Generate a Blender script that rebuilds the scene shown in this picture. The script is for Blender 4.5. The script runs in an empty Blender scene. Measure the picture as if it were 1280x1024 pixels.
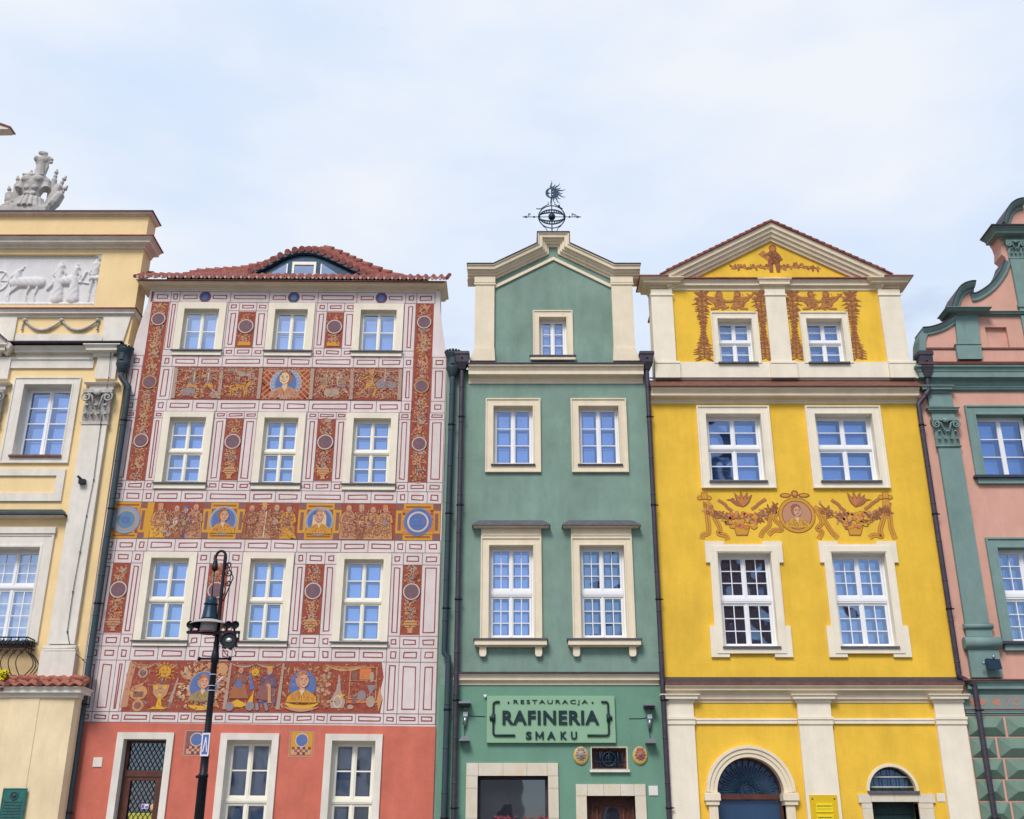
import bpy, bmesh, math, random
from mathutils import Vector, Matrix
from mathutils.geometry import tessellate_polygon
random.seed(7)
S = bpy.context.scene
R_ = math.radians
# ---------------------------------------------------------------- camera
FPX = 1397.0; PITCH = R_(22.4); CD = 26.0; CH = 1.6
cam = bpy.data.cameras.new('camera'); cob = bpy.data.objects.new('camera', cam)
S.collection.objects.link(cob); S.camera = cob
cam.sensor_fit = 'HORIZONTAL'; cam.sensor_width = 36.0; cam.lens = 36.0 * FPX / 1280.0
cob.location = (0, -CD, CH); cob.rotation_euler = (R_(90) + PITCH, 0, 0)
cam.clip_end = 2000; cam.clip_start = 0.1
# ---------------------------------------------------------------- world
SUN_EL, SUN_AZ = R_(48), R_(200)      # azimuth measured from +Y, clockwise
w = bpy.data.worlds.new('World'); S.world = w; w.use_nodes = True
nt = w.node_tree; nt.nodes.clear()
def wn(t, **k):
    n = nt.nodes.new(t)
    for a, b in k.items(): setattr(n, a, b)
    return n
sky = wn('ShaderNodeTexSky', sky_type='NISHITA', sun_disc=False)
sky.sun_elevation = SUN_EL; sky.sun_rotation = SUN_AZ; sky.air_density = 1.0; sky.dust_density = 1.5; sky.ozone_density = 2.0
tc = wn('ShaderNodeTexCoord')
mp = wn('ShaderNodeMapping'); mp.inputs['Scale'].default_value = (1.0, 1.0, 2.2); mp.inputs['Location'].default_value = (3.1, 0.4, 0.2)
nt.links.new(tc.outputs['Generated'], mp.inputs['Vector'])
n1 = wn('ShaderNodeTexNoise'); n1.inputs['Scale'].default_value = 2.3; n1.inputs['Detail'].default_value = 7; n1.inputs['Roughness'].default_value = 0.55
nt.links.new(mp.outputs['Vector'], n1.inputs['Vector'])
sep = wn('ShaderNodeSeparateXYZ'); nt.links.new(tc.outputs['Generated'], sep.inputs[0])
# the cloud sheet is thick over the houses (+Y) and broken, with blue, over the square behind the camera (-Y)
my = wn('ShaderNodeMath', operation='MULTIPLY_ADD'); my.inputs[1].default_value = 0.25; my.inputs[2].default_value = 0.085
nt.links.new(sep.outputs['Y'], my.inputs[0])
add = wn('ShaderNodeMath', operation='ADD'); nt.links.new(n1.outputs['Fac'], add.inputs[0]); nt.links.new(my.outputs[0], add.inputs[1])
rmp = wn('ShaderNodeValToRGB'); rmp.color_ramp.elements[0].position = 0.42; rmp.color_ramp.elements[1].position = 0.66
nt.links.new(add.outputs[0], rmp.inputs['Fac'])
n2 = wn('ShaderNodeTexNoise'); n2.inputs['Scale'].default_value = 3.4; n2.inputs['Detail'].default_value = 5; n2.inputs['Roughness'].default_value = 0.5
nt.links.new(mp.outputs['Vector'], n2.inputs['Vector'])
cr = wn('ShaderNodeValToRGB'); cr.color_ramp.elements[0].position = 0.36; cr.color_ramp.elements[1].position = 0.62
cr.color_ramp.elements[0].color = (5.05, 5.95, 7.4, 1); cr.color_ramp.elements[1].color = (6.5, 6.8, 7.3, 1)
nt.links.new(n2.outputs['Fac'], cr.inputs['Fac'])
mx = wn('ShaderNodeMix', data_type='RGBA')
nt.links.new(rmp.outputs['Color'], mx.inputs[0]); nt.links.new(sky.outputs[0], mx.inputs[6]); nt.links.new(cr.outputs['Color'], mx.inputs[7])
bg = wn('ShaderNodeBackground'); bg.inputs['Strength'].default_value = 0.10
nt.links.new(mx.outputs[2], bg.inputs['Color'])
wo = wn('ShaderNodeOutputWorld'); nt.links.new(bg.outputs[0], wo.inputs['Surface'])
# ---------------------------------------------------------------- sun (soft, overcast)
sl = bpy.data.lights.new('sun', 'SUN'); sl.energy = 2.0; sl.angle = R_(20); sl.color = (1.0, 0.95, 0.88)
so = bpy.data.objects.new('sun', sl); S.collection.objects.link(so)
sd = Vector((math.sin(SUN_AZ) * math.cos(SUN_EL), math.cos(SUN_AZ) * math.cos(SUN_EL), math.sin(SUN_EL)))
so.rotation_euler = (-sd).to_track_quat('-Z', 'Y').to_euler(); so.location = sd * 60
S.view_settings.view_transform = 'Standard'; S.view_settings.look = 'None'
S.view_settings.exposure = 0.42; S.view_settings.gamma = 1.0
S.cycles.max_bounces = 6; S.cycles.transparent_max_bounces = 8
# ---------------------------------------------------------------- photo pixel -> point on a facade plane at depth Y
def P(px, py, Y=0.0):
    u = (px - 640) / FPX; v = (512 - py) / FPX
    t = (Y + CD) / (math.cos(PITCH) - v * math.sin(PITCH))
    return u * t, CH + t * (math.sin(PITCH) + v * math.cos(PITCH))
def PX(px, py, Y=0.0): return P(px, py, Y)[0]
def PZ(py, Y=0.0): return P(640, py, Y)[1]
# ---------------------------------------------------------------- materials
MATS = {}
def rgb(r, g, b):
    f = lambda c: (c / 255 / 12.92) if c / 255 <= 0.04045 else ((c / 255 + 0.055) / 1.055) ** 2.4
    return (f(r), f(g), f(b), 1)
def mat(name, col, rough=0.8, var=0.0, scale=6.0, bump=0.0, bscale=60.0, metal=0.0, streak=0.0, col2=None, spec=0.3):
    if name in MATS: return MATS[name]
    m = bpy.data.materials.new(name); m.use_nodes = True; t = m.node_tree; p = t.nodes['Principled BSDF']
    p.inputs['Roughness'].default_value = rough; p.inputs['Metallic'].default_value = metal; p.inputs['Specular IOR Level'].default_value = spec
    p.inputs['Base Color'].default_value = col
    geo = t.nodes.new('ShaderNodeNewGeometry')
    out = None
    if var > 0 or col2 is not None:
        n = t.nodes.new('ShaderNodeTexNoise'); n.inputs['Scale'].default_value = scale; n.inputs['Detail'].default_value = 8; n.inputs['Roughness'].default_value = 0.65
        t.links.new(geo.outputs['Position'], n.inputs['Vector'])
        r = t.nodes.new('ShaderNodeValToRGB')
        a = tuple(c * (1 - var) for c in col[:3]) + (1,); b = tuple(min(1, c * (1 + var)) for c in col[:3]) + (1,)
        if col2 is not None: a = col2; b = col
        r.color_ramp.elements[0].color = a; r.color_ramp.elements[1].color = b
        r.color_ramp.elements[0].position = 0.3; r.color_ramp.elements[1].position = 0.7
        t.links.new(n.outputs['Fac'], r.inputs['Fac']); out = r.outputs['Color']
    if streak > 0:
        mp = t.nodes.new('ShaderNodeMapping'); mp.inputs['Scale'].default_value = (1.5, 1.5, 0.32)
        t.links.new(geo.outputs['Position'], mp.inputs['Vector'])
        n = t.nodes.new('ShaderNodeTexNoise'); n.inputs['Scale'].default_value = 1.6; n.inputs['Detail'].default_value = 9; n.inputs['Roughness'].default_value = 0.7
        t.links.new(mp.outputs[0], n.inputs['Vector'])
        r = t.nodes.new('ShaderNodeValToRGB'); r.color_ramp.elements[0].position = 0.33; r.color_ramp.elements[1].position = 0.6
        k = 1 - streak; r.color_ramp.elements[0].color = (k, k, k * 0.97, 1); r.color_ramp.elements[1].color = (1, 1, 1, 1)
        t.links.new(n.outputs['Fac'], r.inputs['Fac'])
        mm = t.nodes.new('ShaderNodeMix'); mm.data_type = 'RGBA'; mm.blend_type = 'MULTIPLY'; mm.inputs[0].default_value = 1
        if out: t.links.new(out, mm.inputs[6])
        else: mm.inputs[6].default_value = col
        t.links.new(r.outputs['Color'], mm.inputs[7]); out = mm.outputs[2]
    if out: t.links.new(out, p.inputs['Base Color'])
    if bump > 0:
        n = t.nodes.new('ShaderNodeTexNoise'); n.inputs['Scale'].default_value = bscale; n.inputs['Detail'].default_value = 4
        t.links.new(geo.outputs['Position'], n.inputs['Vector'])
        b = t.nodes.new('ShaderNodeBump'); b.inputs['Strength'].default_value = bump; b.inputs['Distance'].default_value = 0.02
        t.links.new(n.outputs['Fac'], b.inputs['Height']); t.links.new(b.outputs[0], p.inputs['Normal'])
    MATS[name] = m
    return m
def glass(name, tint, fac=0.5, rough=0.03, under=(0.02, 0.03, 0.05, 1), clear=True, wob=0.02):
    """window glass: a mirror-like skin over either a clear body (clear) or a dark room"""
    if name in MATS: return MATS[name]
    m = bpy.data.materials.new(name); m.use_nodes = True; t = m.node_tree; t.nodes.clear()
    o = t.nodes.new('ShaderNodeOutputMaterial'); mixn = t.nodes.new('ShaderNodeMixShader'); mixn.inputs[0].default_value = fac
    g = t.nodes.new('ShaderNodeBsdfGlossy'); g.inputs['Color'].default_value = tint; g.inputs['Roughness'].default_value = rough
    if clear:
        u = t.nodes.new('ShaderNodeBsdfTransparent'); u.inputs['Color'].default_value = (0.85, 0.9, 0.95, 1)
    else:
        u = t.nodes.new('ShaderNodeBsdfDiffuse'); u.inputs['Color'].default_value = under
    geo = t.nodes.new('ShaderNodeNewGeometry'); n = t.nodes.new('ShaderNodeTexNoise'); n.inputs['Scale'].default_value = 1.3; n.inputs['Detail'].default_value = 1
    t.links.new(geo.outputs['Position'], n.inputs['Vector'])
    b = t.nodes.new('ShaderNodeBump'); b.inputs['Strength'].default_value = 0.9; b.inputs['Distance'].default_value = wob
    t.links.new(n.outputs['Fac'], b.inputs['Height']); t.links.new(b.outputs[0], g.inputs['Normal'])
    t.links.new(u.outputs[0], mixn.inputs[1]); t.links.new(g.outputs[0], mixn.inputs[2]); t.links.new(mixn.outputs[0], o.inputs['Surface'])
    MATS[name] = m
    return m
# ---------------------------------------------------------------- scene graph helpers
ORG = {}
def thing(name, label, cat, loc, group=None):
    o = bpy.data.objects.new(name, None); S.collection.objects.link(o)
    o.location = loc; o['label'] = label; o['category'] = cat; o.empty_display_size = 0.3
    if group: o['group'] = group
    ORG[o] = Vector(loc)
    return o
class MB:
    """collects geometry in world metres; build() links it as ONE mesh object"""
    def __init__(s): s.v = []; s.f = []; s.m = []; s.mats = []; s.cur = 0; s.sm = []
        
    def use(s, m):
        if m not in s.mats: s.mats.append(m)
        s.cur = s.mats.index(m); return s
    def add(s, vs, fs, smooth=False):
        b = len(s.v); s.v.extend([tuple(v) for v in vs])
        for f in fs:
            s.f.append([b + i for i in f]); s.m.append(s.cur); s.sm.append(smooth)
        return s
    def quad(s, a, b, c, d): return s.add([a, b, c, d], [(0, 1, 2, 3)])
    def box(s, x0, x1, y0, y1, z0, z1):
        return s.add([(x0,y0,z0),(x1,y0,z0),(x1,y1,z0),(x0,y1,z0),(x0,y0,z1),(x1,y0,z1),(x1,y1,z1),(x0,y1,z1)],
                     [(0,3,2,1),(4,5,6,7),(0,1,5,4),(1,2,6,5),(2,3,7,6),(3,0,4,7)])
    def poly(s, pts, y):
        if len(pts) == 3 or len(pts) == 4: tris = [tuple(range(len(pts)))]
        else: tris = tessellate_polygon([[Vector((p[0], p[1], 0)) for p in pts]])
        return s.add([(p[0], y, p[1]) for p in pts], tris)
    def prism(s, pts, y0, y1):
        """outline in xz extruded from y0 to y1"""
        n = len(pts); tris = tessellate_polygon([[Vector((p[0], p[1], 0)) for p in pts]])
        s.add([(p[0], y0, p[1]) for p in pts] + [(p[0], y1, p[1]) for p in pts],
              [tuple(t) for t in tris] + [tuple(i + n for i in reversed(t)) for t in tris] + [(i, (i + 1) % n, (i + 1) % n + n, i + n) for i in range(n)])
        return s
    def wall(s, outline, holes, y, back, reveal):
        loops = [outline] + holes
        pts = [p for l in loops for p in l]
        tris = tessellate_polygon([[Vector((p[0], p[1], 0)) for p in l] for l in loops])
        s.add([(p[0], y, p[1]) for p in pts], [tuple(t) for t in tris])
        for li, l in enumerate(loops):
            yb = y + (back if li == 0 else reveal); n = len(l)
            s.add([(p[0], y, p[1]) for p in l] + [(p[0], yb, p[1]) for p in l], [(i, (i + 1) % n, (i + 1) % n + n, i + n) for i in range(n)])
        return s
    def loops(s, rects, closed_ring=False):
        """picture-frame surface through nested rectangles (x0,x1,z0,z1,y)"""
        vs = []
        for (x0, x1, z0, z1, y) in rects: vs += [(x0,y,z0),(x1,y,z0),(x1,y,z1),(x0,y,z1)]
        fs = []
        for k in range(len(rects) - 1):
            for i in range(4):
                a = 4*k + i; b = 4*k + (i+1) % 4; fs.append((a, b, b+4, a+4))
        return s.add(vs, fs)
    def tube(s, pts, r, n=8, caps=True, smooth=True):
        pts = [Vector(p) for p in pts]; rs = r if isinstance(r, (list, tuple)) else [r] * len(pts)
        vs = []; fs = []; up0 = None
        for i, p in enumerate(pts):
            d = (pts[min(i+1, len(pts)-1)] - pts[max(i-1, 0)])
            if d.length < 1e-9: d = Vector((0,0,1))
            d.normalize()
            if up0 is None:
                up0 = Vector((0,0,1)) if abs(d.z) < 0.9 else Vector((0,1,0))
            a = d.cross(up0)
            if a.length < 1e-6: a = d.cross(Vector((1,0,0)))
            a.normalize(); b = a.cross(d).normalized(); up0 = b
            for k in range(n):
                an = 2*math.pi*k/n
                vs.append(p + (a*math.cos(an) + b*math.sin(an)) * rs[i])
        for i in range(len(pts)-1):
            for k in range(n):
                fs.append((i*n+k, i*n+(k+1)%n, (i+1)*n+(k+1)%n, (i+1)*n+k))
        s.add(vs, fs, smooth)
        if caps:
            m = len(vs) - n
            s.add(vs[:n], [tuple(range(n))]); s.add(vs[m:], [tuple(range(n))])
        return s
    def lathe(s, c, prof, n=20, axis='z', a0=0.0, a1=2*math.pi, smooth=True, sx=1.0, sy=1.0):
        """prof: (radius, height) pairs round a vertical (or y) axis through c"""
        full = abs(a1 - a0 - 2*math.pi) < 1e-6; m = n if full else n + 1
        vs = []; fs = []
        for (r, h) in prof:
            for k in range(m):
                an = a0 + (a1 - a0) * k / n; x = r*math.cos(an)*sx; y = r*math.sin(an)*sy
                vs.append((c[0]+x, c[1]+y, c[2]+h) if axis == 'z' else (c[0]+x, c[1]+h, c[2]+y))
        for i in range(len(prof)-1):
            for k in range(n):
                k2 = (k+1) % m
                fs.append((i*m+k, i*m+k2, (i+1)*m+k2, (i+1)*m+k))
        return s.add(vs, fs, smooth)
    def ball(s, c, r, n=12, sc=(1,1,1)):
        vs = []; fs = []; rows = n//2
        for i in range(rows+1):
            th = math.pi*i/rows
            for k in range(n):
                a = 2*math.pi*k/n
                vs.append((c[0]+r*sc[0]*math.sin(th)*math.cos(a), c[1]+r*sc[1]*math.sin(th)*math.sin(a), c[2]+r*sc[2]*math.cos(th)))
        for i in range(rows):
            for k in range(n): fs.append((i*n+k, i*n+(k+1)%n, (i+1)*n+(k+1)%n, (i+1)*n+k))
        return s.add(vs, fs, True)
    def sweep(s, path, prof, nrm, sgn=1, closed=False):
        """profile (a outward in the path plane, b along nrm) swept with mitres"""
        path = [Vector(p) for p in path]; nrm = Vector(nrm).normalized(); N = len(path)
        def perp(i, j): return ((path[j]-path[i]).normalized().cross(nrm)) * sgn
        vs = []; fs = []; k = len(prof)
        for i in range(N):
            if closed: p0 = perp((i-1)%N, i); p1 = perp(i, (i+1)%N)
            else:
                p1 = perp(i, i+1) if i < N-1 else perp(i-1, i); p0 = perp(i-1, i) if i > 0 else p1
            d = max(0.15, 1 + p0.dot(p1)); m = (p0 + p1) / d
            for (a, b) in prof: vs.append(path[i] + m*a + nrm*b)
        rng = N if closed else N-1
        for i in range(rng):
            j = (i+1) % N
            for q in range(k): fs.append((i*k+q, i*k+(q+1)%k, j*k+(q+1)%k, j*k+q))
        s.add(vs, fs)
        if not closed:
            for off in (0, (N-1)*k):
                pr = [Vector((p[0], p[1], 0)) for p in prof]
                s.add(vs[off:off+k], [tuple(t) for t in tessellate_polygon([pr])])
        return s
    def build(s, name, parent=None, mats=None, label=None, origin=None, fix=True):
        me = bpy.data.meshes.new(name); o0 = Vector(origin) if origin is not None else (ORG[parent] if parent else Vector((0,0,0)))
        me.from_pydata([tuple(Vector(v) - o0) for v in s.v], [], s.f)
        for m in s.mats: me.materials.append(m)
        me.polygons.foreach_set('material_index', s.m); me.polygons.foreach_set('use_smooth', s.sm)
        if fix:
            bm = bmesh.new(); bm.from_mesh(me); bmesh.ops.remove_doubles(bm, verts=bm.verts, dist=1e-5)
            bmesh.ops.recalc_face_normals(bm, faces=bm.faces); bm.to_mesh(me); bm.free()
        me.update(); o = bpy.data.objects.new(name, me); S.collection.objects.link(o)
        if parent: o.parent = parent; ORG[o] = ORG[parent]
        else: o.location = o0; ORG[o] = o0
        if label: o['label'] = label
        return o
def tag(o, label, cat, group=None, kind=None):
    if label: o['label'] = label
    if cat: o['category'] = cat
    if group: o['group'] = group
    if kind: o['kind'] = kind
    return o
def struct(name, mb):
    o = mb.build(name); o['kind'] = 'structure'; return o
# ---------------------------------------------------------------- architectural vocabulary
def cprof(h, proj, k=0.0):
    """classical cornice profile, closed: (out, z)"""
    p = proj
    return [(-0.06, 0), (k+0.025, 0), (k+0.025, 0.13*h), (k+p*0.13, 0.17*h), (k+p*0.15, 0.34*h), (k+p*0.24, 0.36*h), (k+p*0.30, 0.40*h), (k+p*0.72, 0.42*h),
            (k+p*0.72, 0.69*h), (k+p*0.78, 0.70*h), (k+p*0.79, 0.75*h), (k+p*0.86, 0.85*h), (k+p*0.96, 0.88*h), (k+p, 0.89*h), (k+p, h), (-0.06, h)]
def cornice(mb, x0, x1, z0, z1, proj, y=0.0, left=True, right=True, k=0.0, depth=0.5):
    pth = []
    if left: pth.append((x0, y + depth, z0))
    pth += [(x0, y, z0), (x1, y, z0)]
    if right: pth.append((x1, y + depth, z0))
    return mb.sweep(pth, cprof(z1 - z0, proj, k), (0, 0, 1), 1)
def capslab(mb, x0, x1, z0, th, proj, y=0.0, depth=0.5):
    """thin sheet-metal or tile cover lying on a cornice"""
    return mb.box(x0 - proj, x1 + proj, y - proj, y + depth, z0, z0 + th)
def surround(mb, xo0, xo1, zo0, zo1, xi0, xi1, zi0, zi1, y, proj, reveal, steps=True):
    xi0 += .004; xi1 -= .004; zi0 += .004; zi1 -= .004
    L = [(xo0, xo1, zo0, zo1, y + 0.02), (xo0, xo1, zo0, zo1, y - proj)]
    if steps:
        a = 0.2
        def mixr(t, yy, dz=0): return (xo0+(xi0-xo0)*t, xo1+(xi1-xo1)*t, zo0+(zi0-zo0)*t, zo1+(zi1-zo1)*t, yy)
        L += [mixr(0.16, y-proj), mixr(0.2, y-proj*0.62), mixr(0.78, y-proj*0.62), mixr(0.82, y-proj*0.8), mixr(0.97, y-proj*0.8)]
    L += [(xi0, xi1, zi0, zi1, y - proj*0.8), (xi0, xi1, zi0, zi1, y + reveal)]
    return mb.loops(L)
def sash(mb, x0, x1, z0, z1, y, st, nx, nz, bar, th=0.045):
    """one casement leaf: stiles, rails and glazing bars"""
    mb.loops([(x0, x1, z0, z1, y+th), (x0, x1, z0, z1, y), (x0+st*.8, x1-st*.8, z0+st*.8, z1-st*.8, y), (x0+st, x1-st, z0+st, z1-st, y+0.012), (x0+st, x1-st, z0+st, z1-st, y+th)])
    for i in range(1, nx):
        xc = x0+st+(x1-x0-2*st)*i/nx; mb.box(xc-bar/2, xc+bar/2, y+0.010, y+0.032, z0+st-.002, z1-st+.002)
    for i in range(1, nz):
        zc = z0+st+(z1-z0-2*st)*i/nz; mb.box(x0+st-.002, x1-st+.002, y+0.012, y+0.030, zc-bar/2, zc+bar/2)
def window(parent, xi0, xi1, zi0, zi1, yf, fm, leaf, gl, inner=True, upper=None, lower=(1, 2), split=0.5, frame=0.045, st=0.05, bar=0.028, sillm=None, cas=None,
           yo=0.0, tr=0.07, curtain=None, dark=None):
    """joinery inside an opening: frame, panes, inner casements. yf = depth of the outer frame plane.
       lower/upper = (nx, nz) bars per leaf; upper None = a single tier"""
    win = cas
    fr = MB().use(fm)
    fr.loops([(xi0-.01, xi1+.01, zi0-.01, zi1+.01, yf+0.07), (xi0-.01, xi1+.01, zi0-.01, zi1+.01, yf), (xi0+frame, xi1-frame, zi0+frame, zi1-frame, yf), (xi0+frame, xi1-frame, zi0+frame, zi1-frame, yf+0.07)])
    a0, a1, b0, b1 = xi0+frame, xi1-frame, zi0+frame, zi1-frame
    tiers = []
    if upper:
        zt = b0 + (b1-b0)*split
        fr.box(a0-.002, a1+.002, yf-0.022, yf+0.05, zt-tr/2, zt+tr/2)
        fr.box(a0-.002, a1+.002, yf-0.034, yf-0.0225, zt-tr*0.22, zt+tr*0.28)
        tiers = [(b0, zt-tr/2, lower), (zt+tr/2, b1, upper)]
    else: tiers = [(b0, b1, lower)]
    xm = (a0+a1)/2
    pn = MB().use(gl); inn = MB().use(leaf) if inner else None; ipn = MB().use(MATS['inner_glass'])
    for (z0, z1, (nx, nz)) in tiers:
        for (x0, x1) in ((a0, xm-.001), (xm+.001, a1)):
            fr2 = fr; sash(fr2, x0+.004, x1-.004, z0+.004, z1-.004, yf+0.006, st, nx, nz, bar)
            t = random.uniform(-.004, .004); q = random.uniform(-.004, .004)
            pn.quad((x0+st*.6, yf+0.035+t, z0+st*.6), (x1-st*.6, yf+0.035-t, z0+st*.6), (x1-st*.6, yf+0.035-t+q, z1-st*.6), (x0+st*.6, yf+0.035+t+q, z1-st*.6))
            if inner:
                yi = yf+0.13
                sash(inn, x0+.004, x1-.004, z0+.004, z1-.004, yi, st*1.7, nx, nz, bar*1.5)
        fr.box(xm-.022, xm+.022, yf-0.010, yf+0.004, z0+.01, z1-.01)
    if inner:
        inn.loops([(xi0-.01, xi1+.01, zi0-.01, zi1+.01, yf+0.072), (xi0-.01, xi1+.01, zi0-.01, zi1+.01, yf+0.128), (a0+.01, a1-.01, b0+.01, b1-.01, yf+0.128)])
        inn.use(MATS['inner_glass']); inn.quad((a0-.03, yf+0.175, b0-.03), (a1+.03, yf+0.175, b0-.03), (a1+.03, yf+0.175, b1+.03), (a0-.03, yf+0.175, b1+.03))
    if curtain:
        c = MB().use(curtain); n = 26
        for (u0, u1) in ((0.0, 0.42), (0.58, 1.0)):
            vs = []; fs = []
            for i in range(n+1):
                x = a0+(a1-a0)*(u0+(u1-u0)*i/n); yy = yf+0.10+0.012*math.sin(i*1.9)
                vs += [(x, yy, b0), (x, yy, b1)]
            for i in range(n): fs.append((2*i, 2*i+2, 2*i+3, 2*i+1))
            c.add(vs, fs, True)
        c.build('curtain', win, fix=False)
    fr.build('frame', win)
    pn.build('pane', win, fix=False)
    if inner: inn.build('inner_frame', win)
    return win
def spiral(cx, cz, r0, r1, a0, turns, n=22, y=0.0, sx=1):
    out = []
    for i in range(n+1):
        t = i/n; r = r0+(r1-r0)*t; a = a0 + turns*2*math.pi*t
        out.append((cx + sx*r*math.cos(a), y, cz + r*math.sin(a)))
    return out
def capital(mb, x0, x1, z0, z1, y, proj=0.14):
    """carved leafy capital: bell, two rows of curling leaves, corner volutes, centre flower, abacus"""
    h = z1-z0; w = x1-x0
    mb.box(x0+.02, x1-.02, y-proj*0.45, y+.02, z0, z1-h*.12)
    mb.box(x0-.03, x1+.03, y-proj*1.25, y+.02, z1-h*.11, z1)
    mb.tube([(x0-.02, y-proj*.5, z0), (x1+.02, y-proj*.5, z0)], 0.025, 8)
    for row, (zb, lh, n, off) in enumerate(((z0, h*.36, 4, 0), (z0+h*.22, h*.42, 3, .5))):
        for i in range(n):
            cx = x0 + w*(i+.5)/n if row == 0 else x0 + w*(i+.5)/n
            lw = w/n*.46
            vs = []; fs = []; m = 7
            for j in range(m):
                t = j/(m-1); ww = lw*(0.75+0.5*math.sin(math.pi*min(1, t*1.1)))*(1-0.55*t*t)
                zz = zb+lh*(t if t < .8 else .8-(t-.8)*0.9); out = proj*(0.55+0.12*row) + proj*(0.75*t*t)
                vs += [(cx-ww, y-out+.03, zz), (cx-ww*.45, y-out-.012, zz), (cx, y-out+.012, zz), (cx+ww*.45, y-out-.012, zz), (cx+ww, y-out+.03, zz)]
            for j in range(m-1):
                for q in range(4): a = j*5+q; fs.append((a, a+1, a+6, a+5))
            mb.add(vs, fs, True)
    for sx, cx in ((-1, x1-w*.10), (1, x0+w*.10)):
        mb.tube(spiral(cx, z1-h*.24, h*.15, h*.02, math.pi*0.5, 1.6, 24, y-proj*1.1, sx), [0.022]*25, 6)
        mb.tube([(cx+sx*w*.30, y-proj*.8, z0+h*.42), (cx+sx*w*.2, y-proj, z1-h*.2), (cx, y-proj*1.1, z1-h*.09)], [.03, .026, .022], 6)
    mb.ball(((x0+x1)/2, y-proj*1.2, z1-h*.1), h*.1, 10, (1.2, .6, 1))
def pantiles(mb, x0, x1, y0, z0, dy, dz, tw=0.22, rows=4, amp=0.035, m=None, lift=0.035):
    """curved clay tiles from the eave (y0,z0) upslope by (dy,dz)"""
    n = max(2, int(round((x1-x0)/tw))); sub = 6; cols = n*sub+1
    for r in range(rows):
        vs = []; fs = []
        for (t, lf) in ((r/rows, lift), (r/rows, 0.0), ((r+1)/rows + .02, -0.005)):
            for c in range(cols):
                x = x0+(x1-x0)*c/(cols-1); ph = (c % sub)/sub
                zz = z0+dz*t+amp*math.sin(2*math.pi*ph)
                if lf == 0.0: vs.append((x, y0+dy*t-(0.02), zz - 0.004))
                elif lf > 0: vs.append((x, y0+dy*t-0.022, zz+lf))
                else: vs.append((x, y0+dy*t, zz+lf))
        for c in range(cols-1):
            fs.append((c, c+1, cols+c+1, cols+c)); fs.append((c, c+1, 2*cols+c+1, 2*cols+c))
        mb.add(vs, fs, True)
    return mb
def pipe_bracket(mb, x, y, z, r, wy=0.0):
    mb.lathe((x, y, z-.02), [(r+.001, 0), (r+.014, 0), (r+.014, .04), (r+.001, .04)], 10)
    mb.box(x+r*.4, x+r+.06, y-.012, y+.012, z-.014, z+.014); mb.box(x-.012, x+.012, y, wy, z-.012, z+.012)
# ---------------------------------------------------------------- shared materials
TRIM = mat('cream_trim', (0.80, 0.695, 0.53, 1), .8, .05, 3, .15, 50, streak=.10)
TRIMW = mat('white_trim', (0.84, 0.765, 0.63, 1), .8, .05, 3, .15, 50, streak=.10)
GREYTRIM = mat('grey_trim', (0.78, 0.735, 0.665, 1), .85, .06, 3, .2, 50, streak=.16)
CREAMW = mat('cream_plaster', (0.86, 0.65, 0.35, 1), .85, .06, 1.2, .25, 45, streak=.08)
PALEW = mat('pale_cream_plaster', (0.84, 0.68, 0.44, 1), .85, .08, 1.5, .25, 45, streak=.14)
PAINTW = mat('painted_plaster', (0.72, 0.63, 0.62, 1), .85, .07, 2.2, .2, 45, streak=.12)
REDW = mat('red_plaster', (0.60, 0.165, 0.115, 1), .85, .13, 1.6, .35, 40, streak=.14)
GREENW = mat('green_plaster', (0.215, 0.325, 0.275, 1), .85, .16, .9, .4, 40, streak=.18)
GREENG = mat('ground_green_plaster', (0.15, 0.30, 0.225, 1), .85, .10, 1.1, .3, 45, streak=.08)
YELW = mat('yellow_plaster', (0.83, 0.52, 0.055, 1), .85, .12, .9, .4, 40, streak=.12)
PINKW = mat('pink_plaster', (0.67, 0.375, 0.30, 1), .85, .08, 1.2, .25, 45, streak=.12)
GTRIM = mat('green_trim', (0.195, 0.30, 0.285, 1), .75, .10, 3, .2, 50, streak=.14)
COPPER = mat('green_copper', (0.05, 0.062, 0.09, 1), .6, .3, 5, .1, 60, metal=.1, col2=(0.035, 0.075, 0.08, 1), streak=.3)
ZINC = mat('dark_zinc', (0.07, 0.065, 0.10, 1), .5, .25, 6, .1, 60, metal=.4)
BROWNP = mat('brown_pipe', (0.065, 0.055, 0.075, 1), .5, .25, 6, .1, 60, metal=.3)
FLASH = mat('dark_flashing', (0.06, 0.05, 0.075, 1), .55, .3, 6, .1, 50, metal=.3)
FLASHB = mat('brown_flashing', (0.17, 0.075, 0.055, 1), .6, .3, 6, .1, 50, metal=.1)
SLATE = mat('slate_cover', (0.10, 0.10, 0.115, 1), .6, .3, 8, .2, 50)
TILE = mat('clay_tile', (0.40, 0.14, 0.10, 1), .8, .2, 7, .3, 40, col2=(0.20, 0.06, 0.065, 1), streak=.25)
TILEB = mat('new_clay_tile', (0.42, 0.155, 0.10, 1), .8, .2, 7, .3, 40, col2=(0.22, 0.07, 0.06, 1))
MORTAR = mat('mortar', (0.66, 0.58, 0.56, 1), .9, .15, 14, .3, 40)
WOODC = mat('cream_joinery', (0.86, 0.83, 0.72, 1), .45, .03, 5)
WOODW = mat('white_joinery', (0.82, 0.83, 0.86, 1), .4, .02, 5)
WOODIN = mat('shaded_inner_joinery', (0.045, 0.075, 0.17, 1), .5, .03, 5)  # navy puts the shade on the inner casements into their colour
STONE = mat('carved_stone', (0.50, 0.48, 0.46, 1), .85, .2, 6, .4, 30, streak=.25)
SANDST = mat('sandstone', (0.70, 0.66, 0.59, 1), .8, .1, 4, .3, 40, col2=(0.68, 0.57, 0.40, 1), streak=.1)
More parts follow.
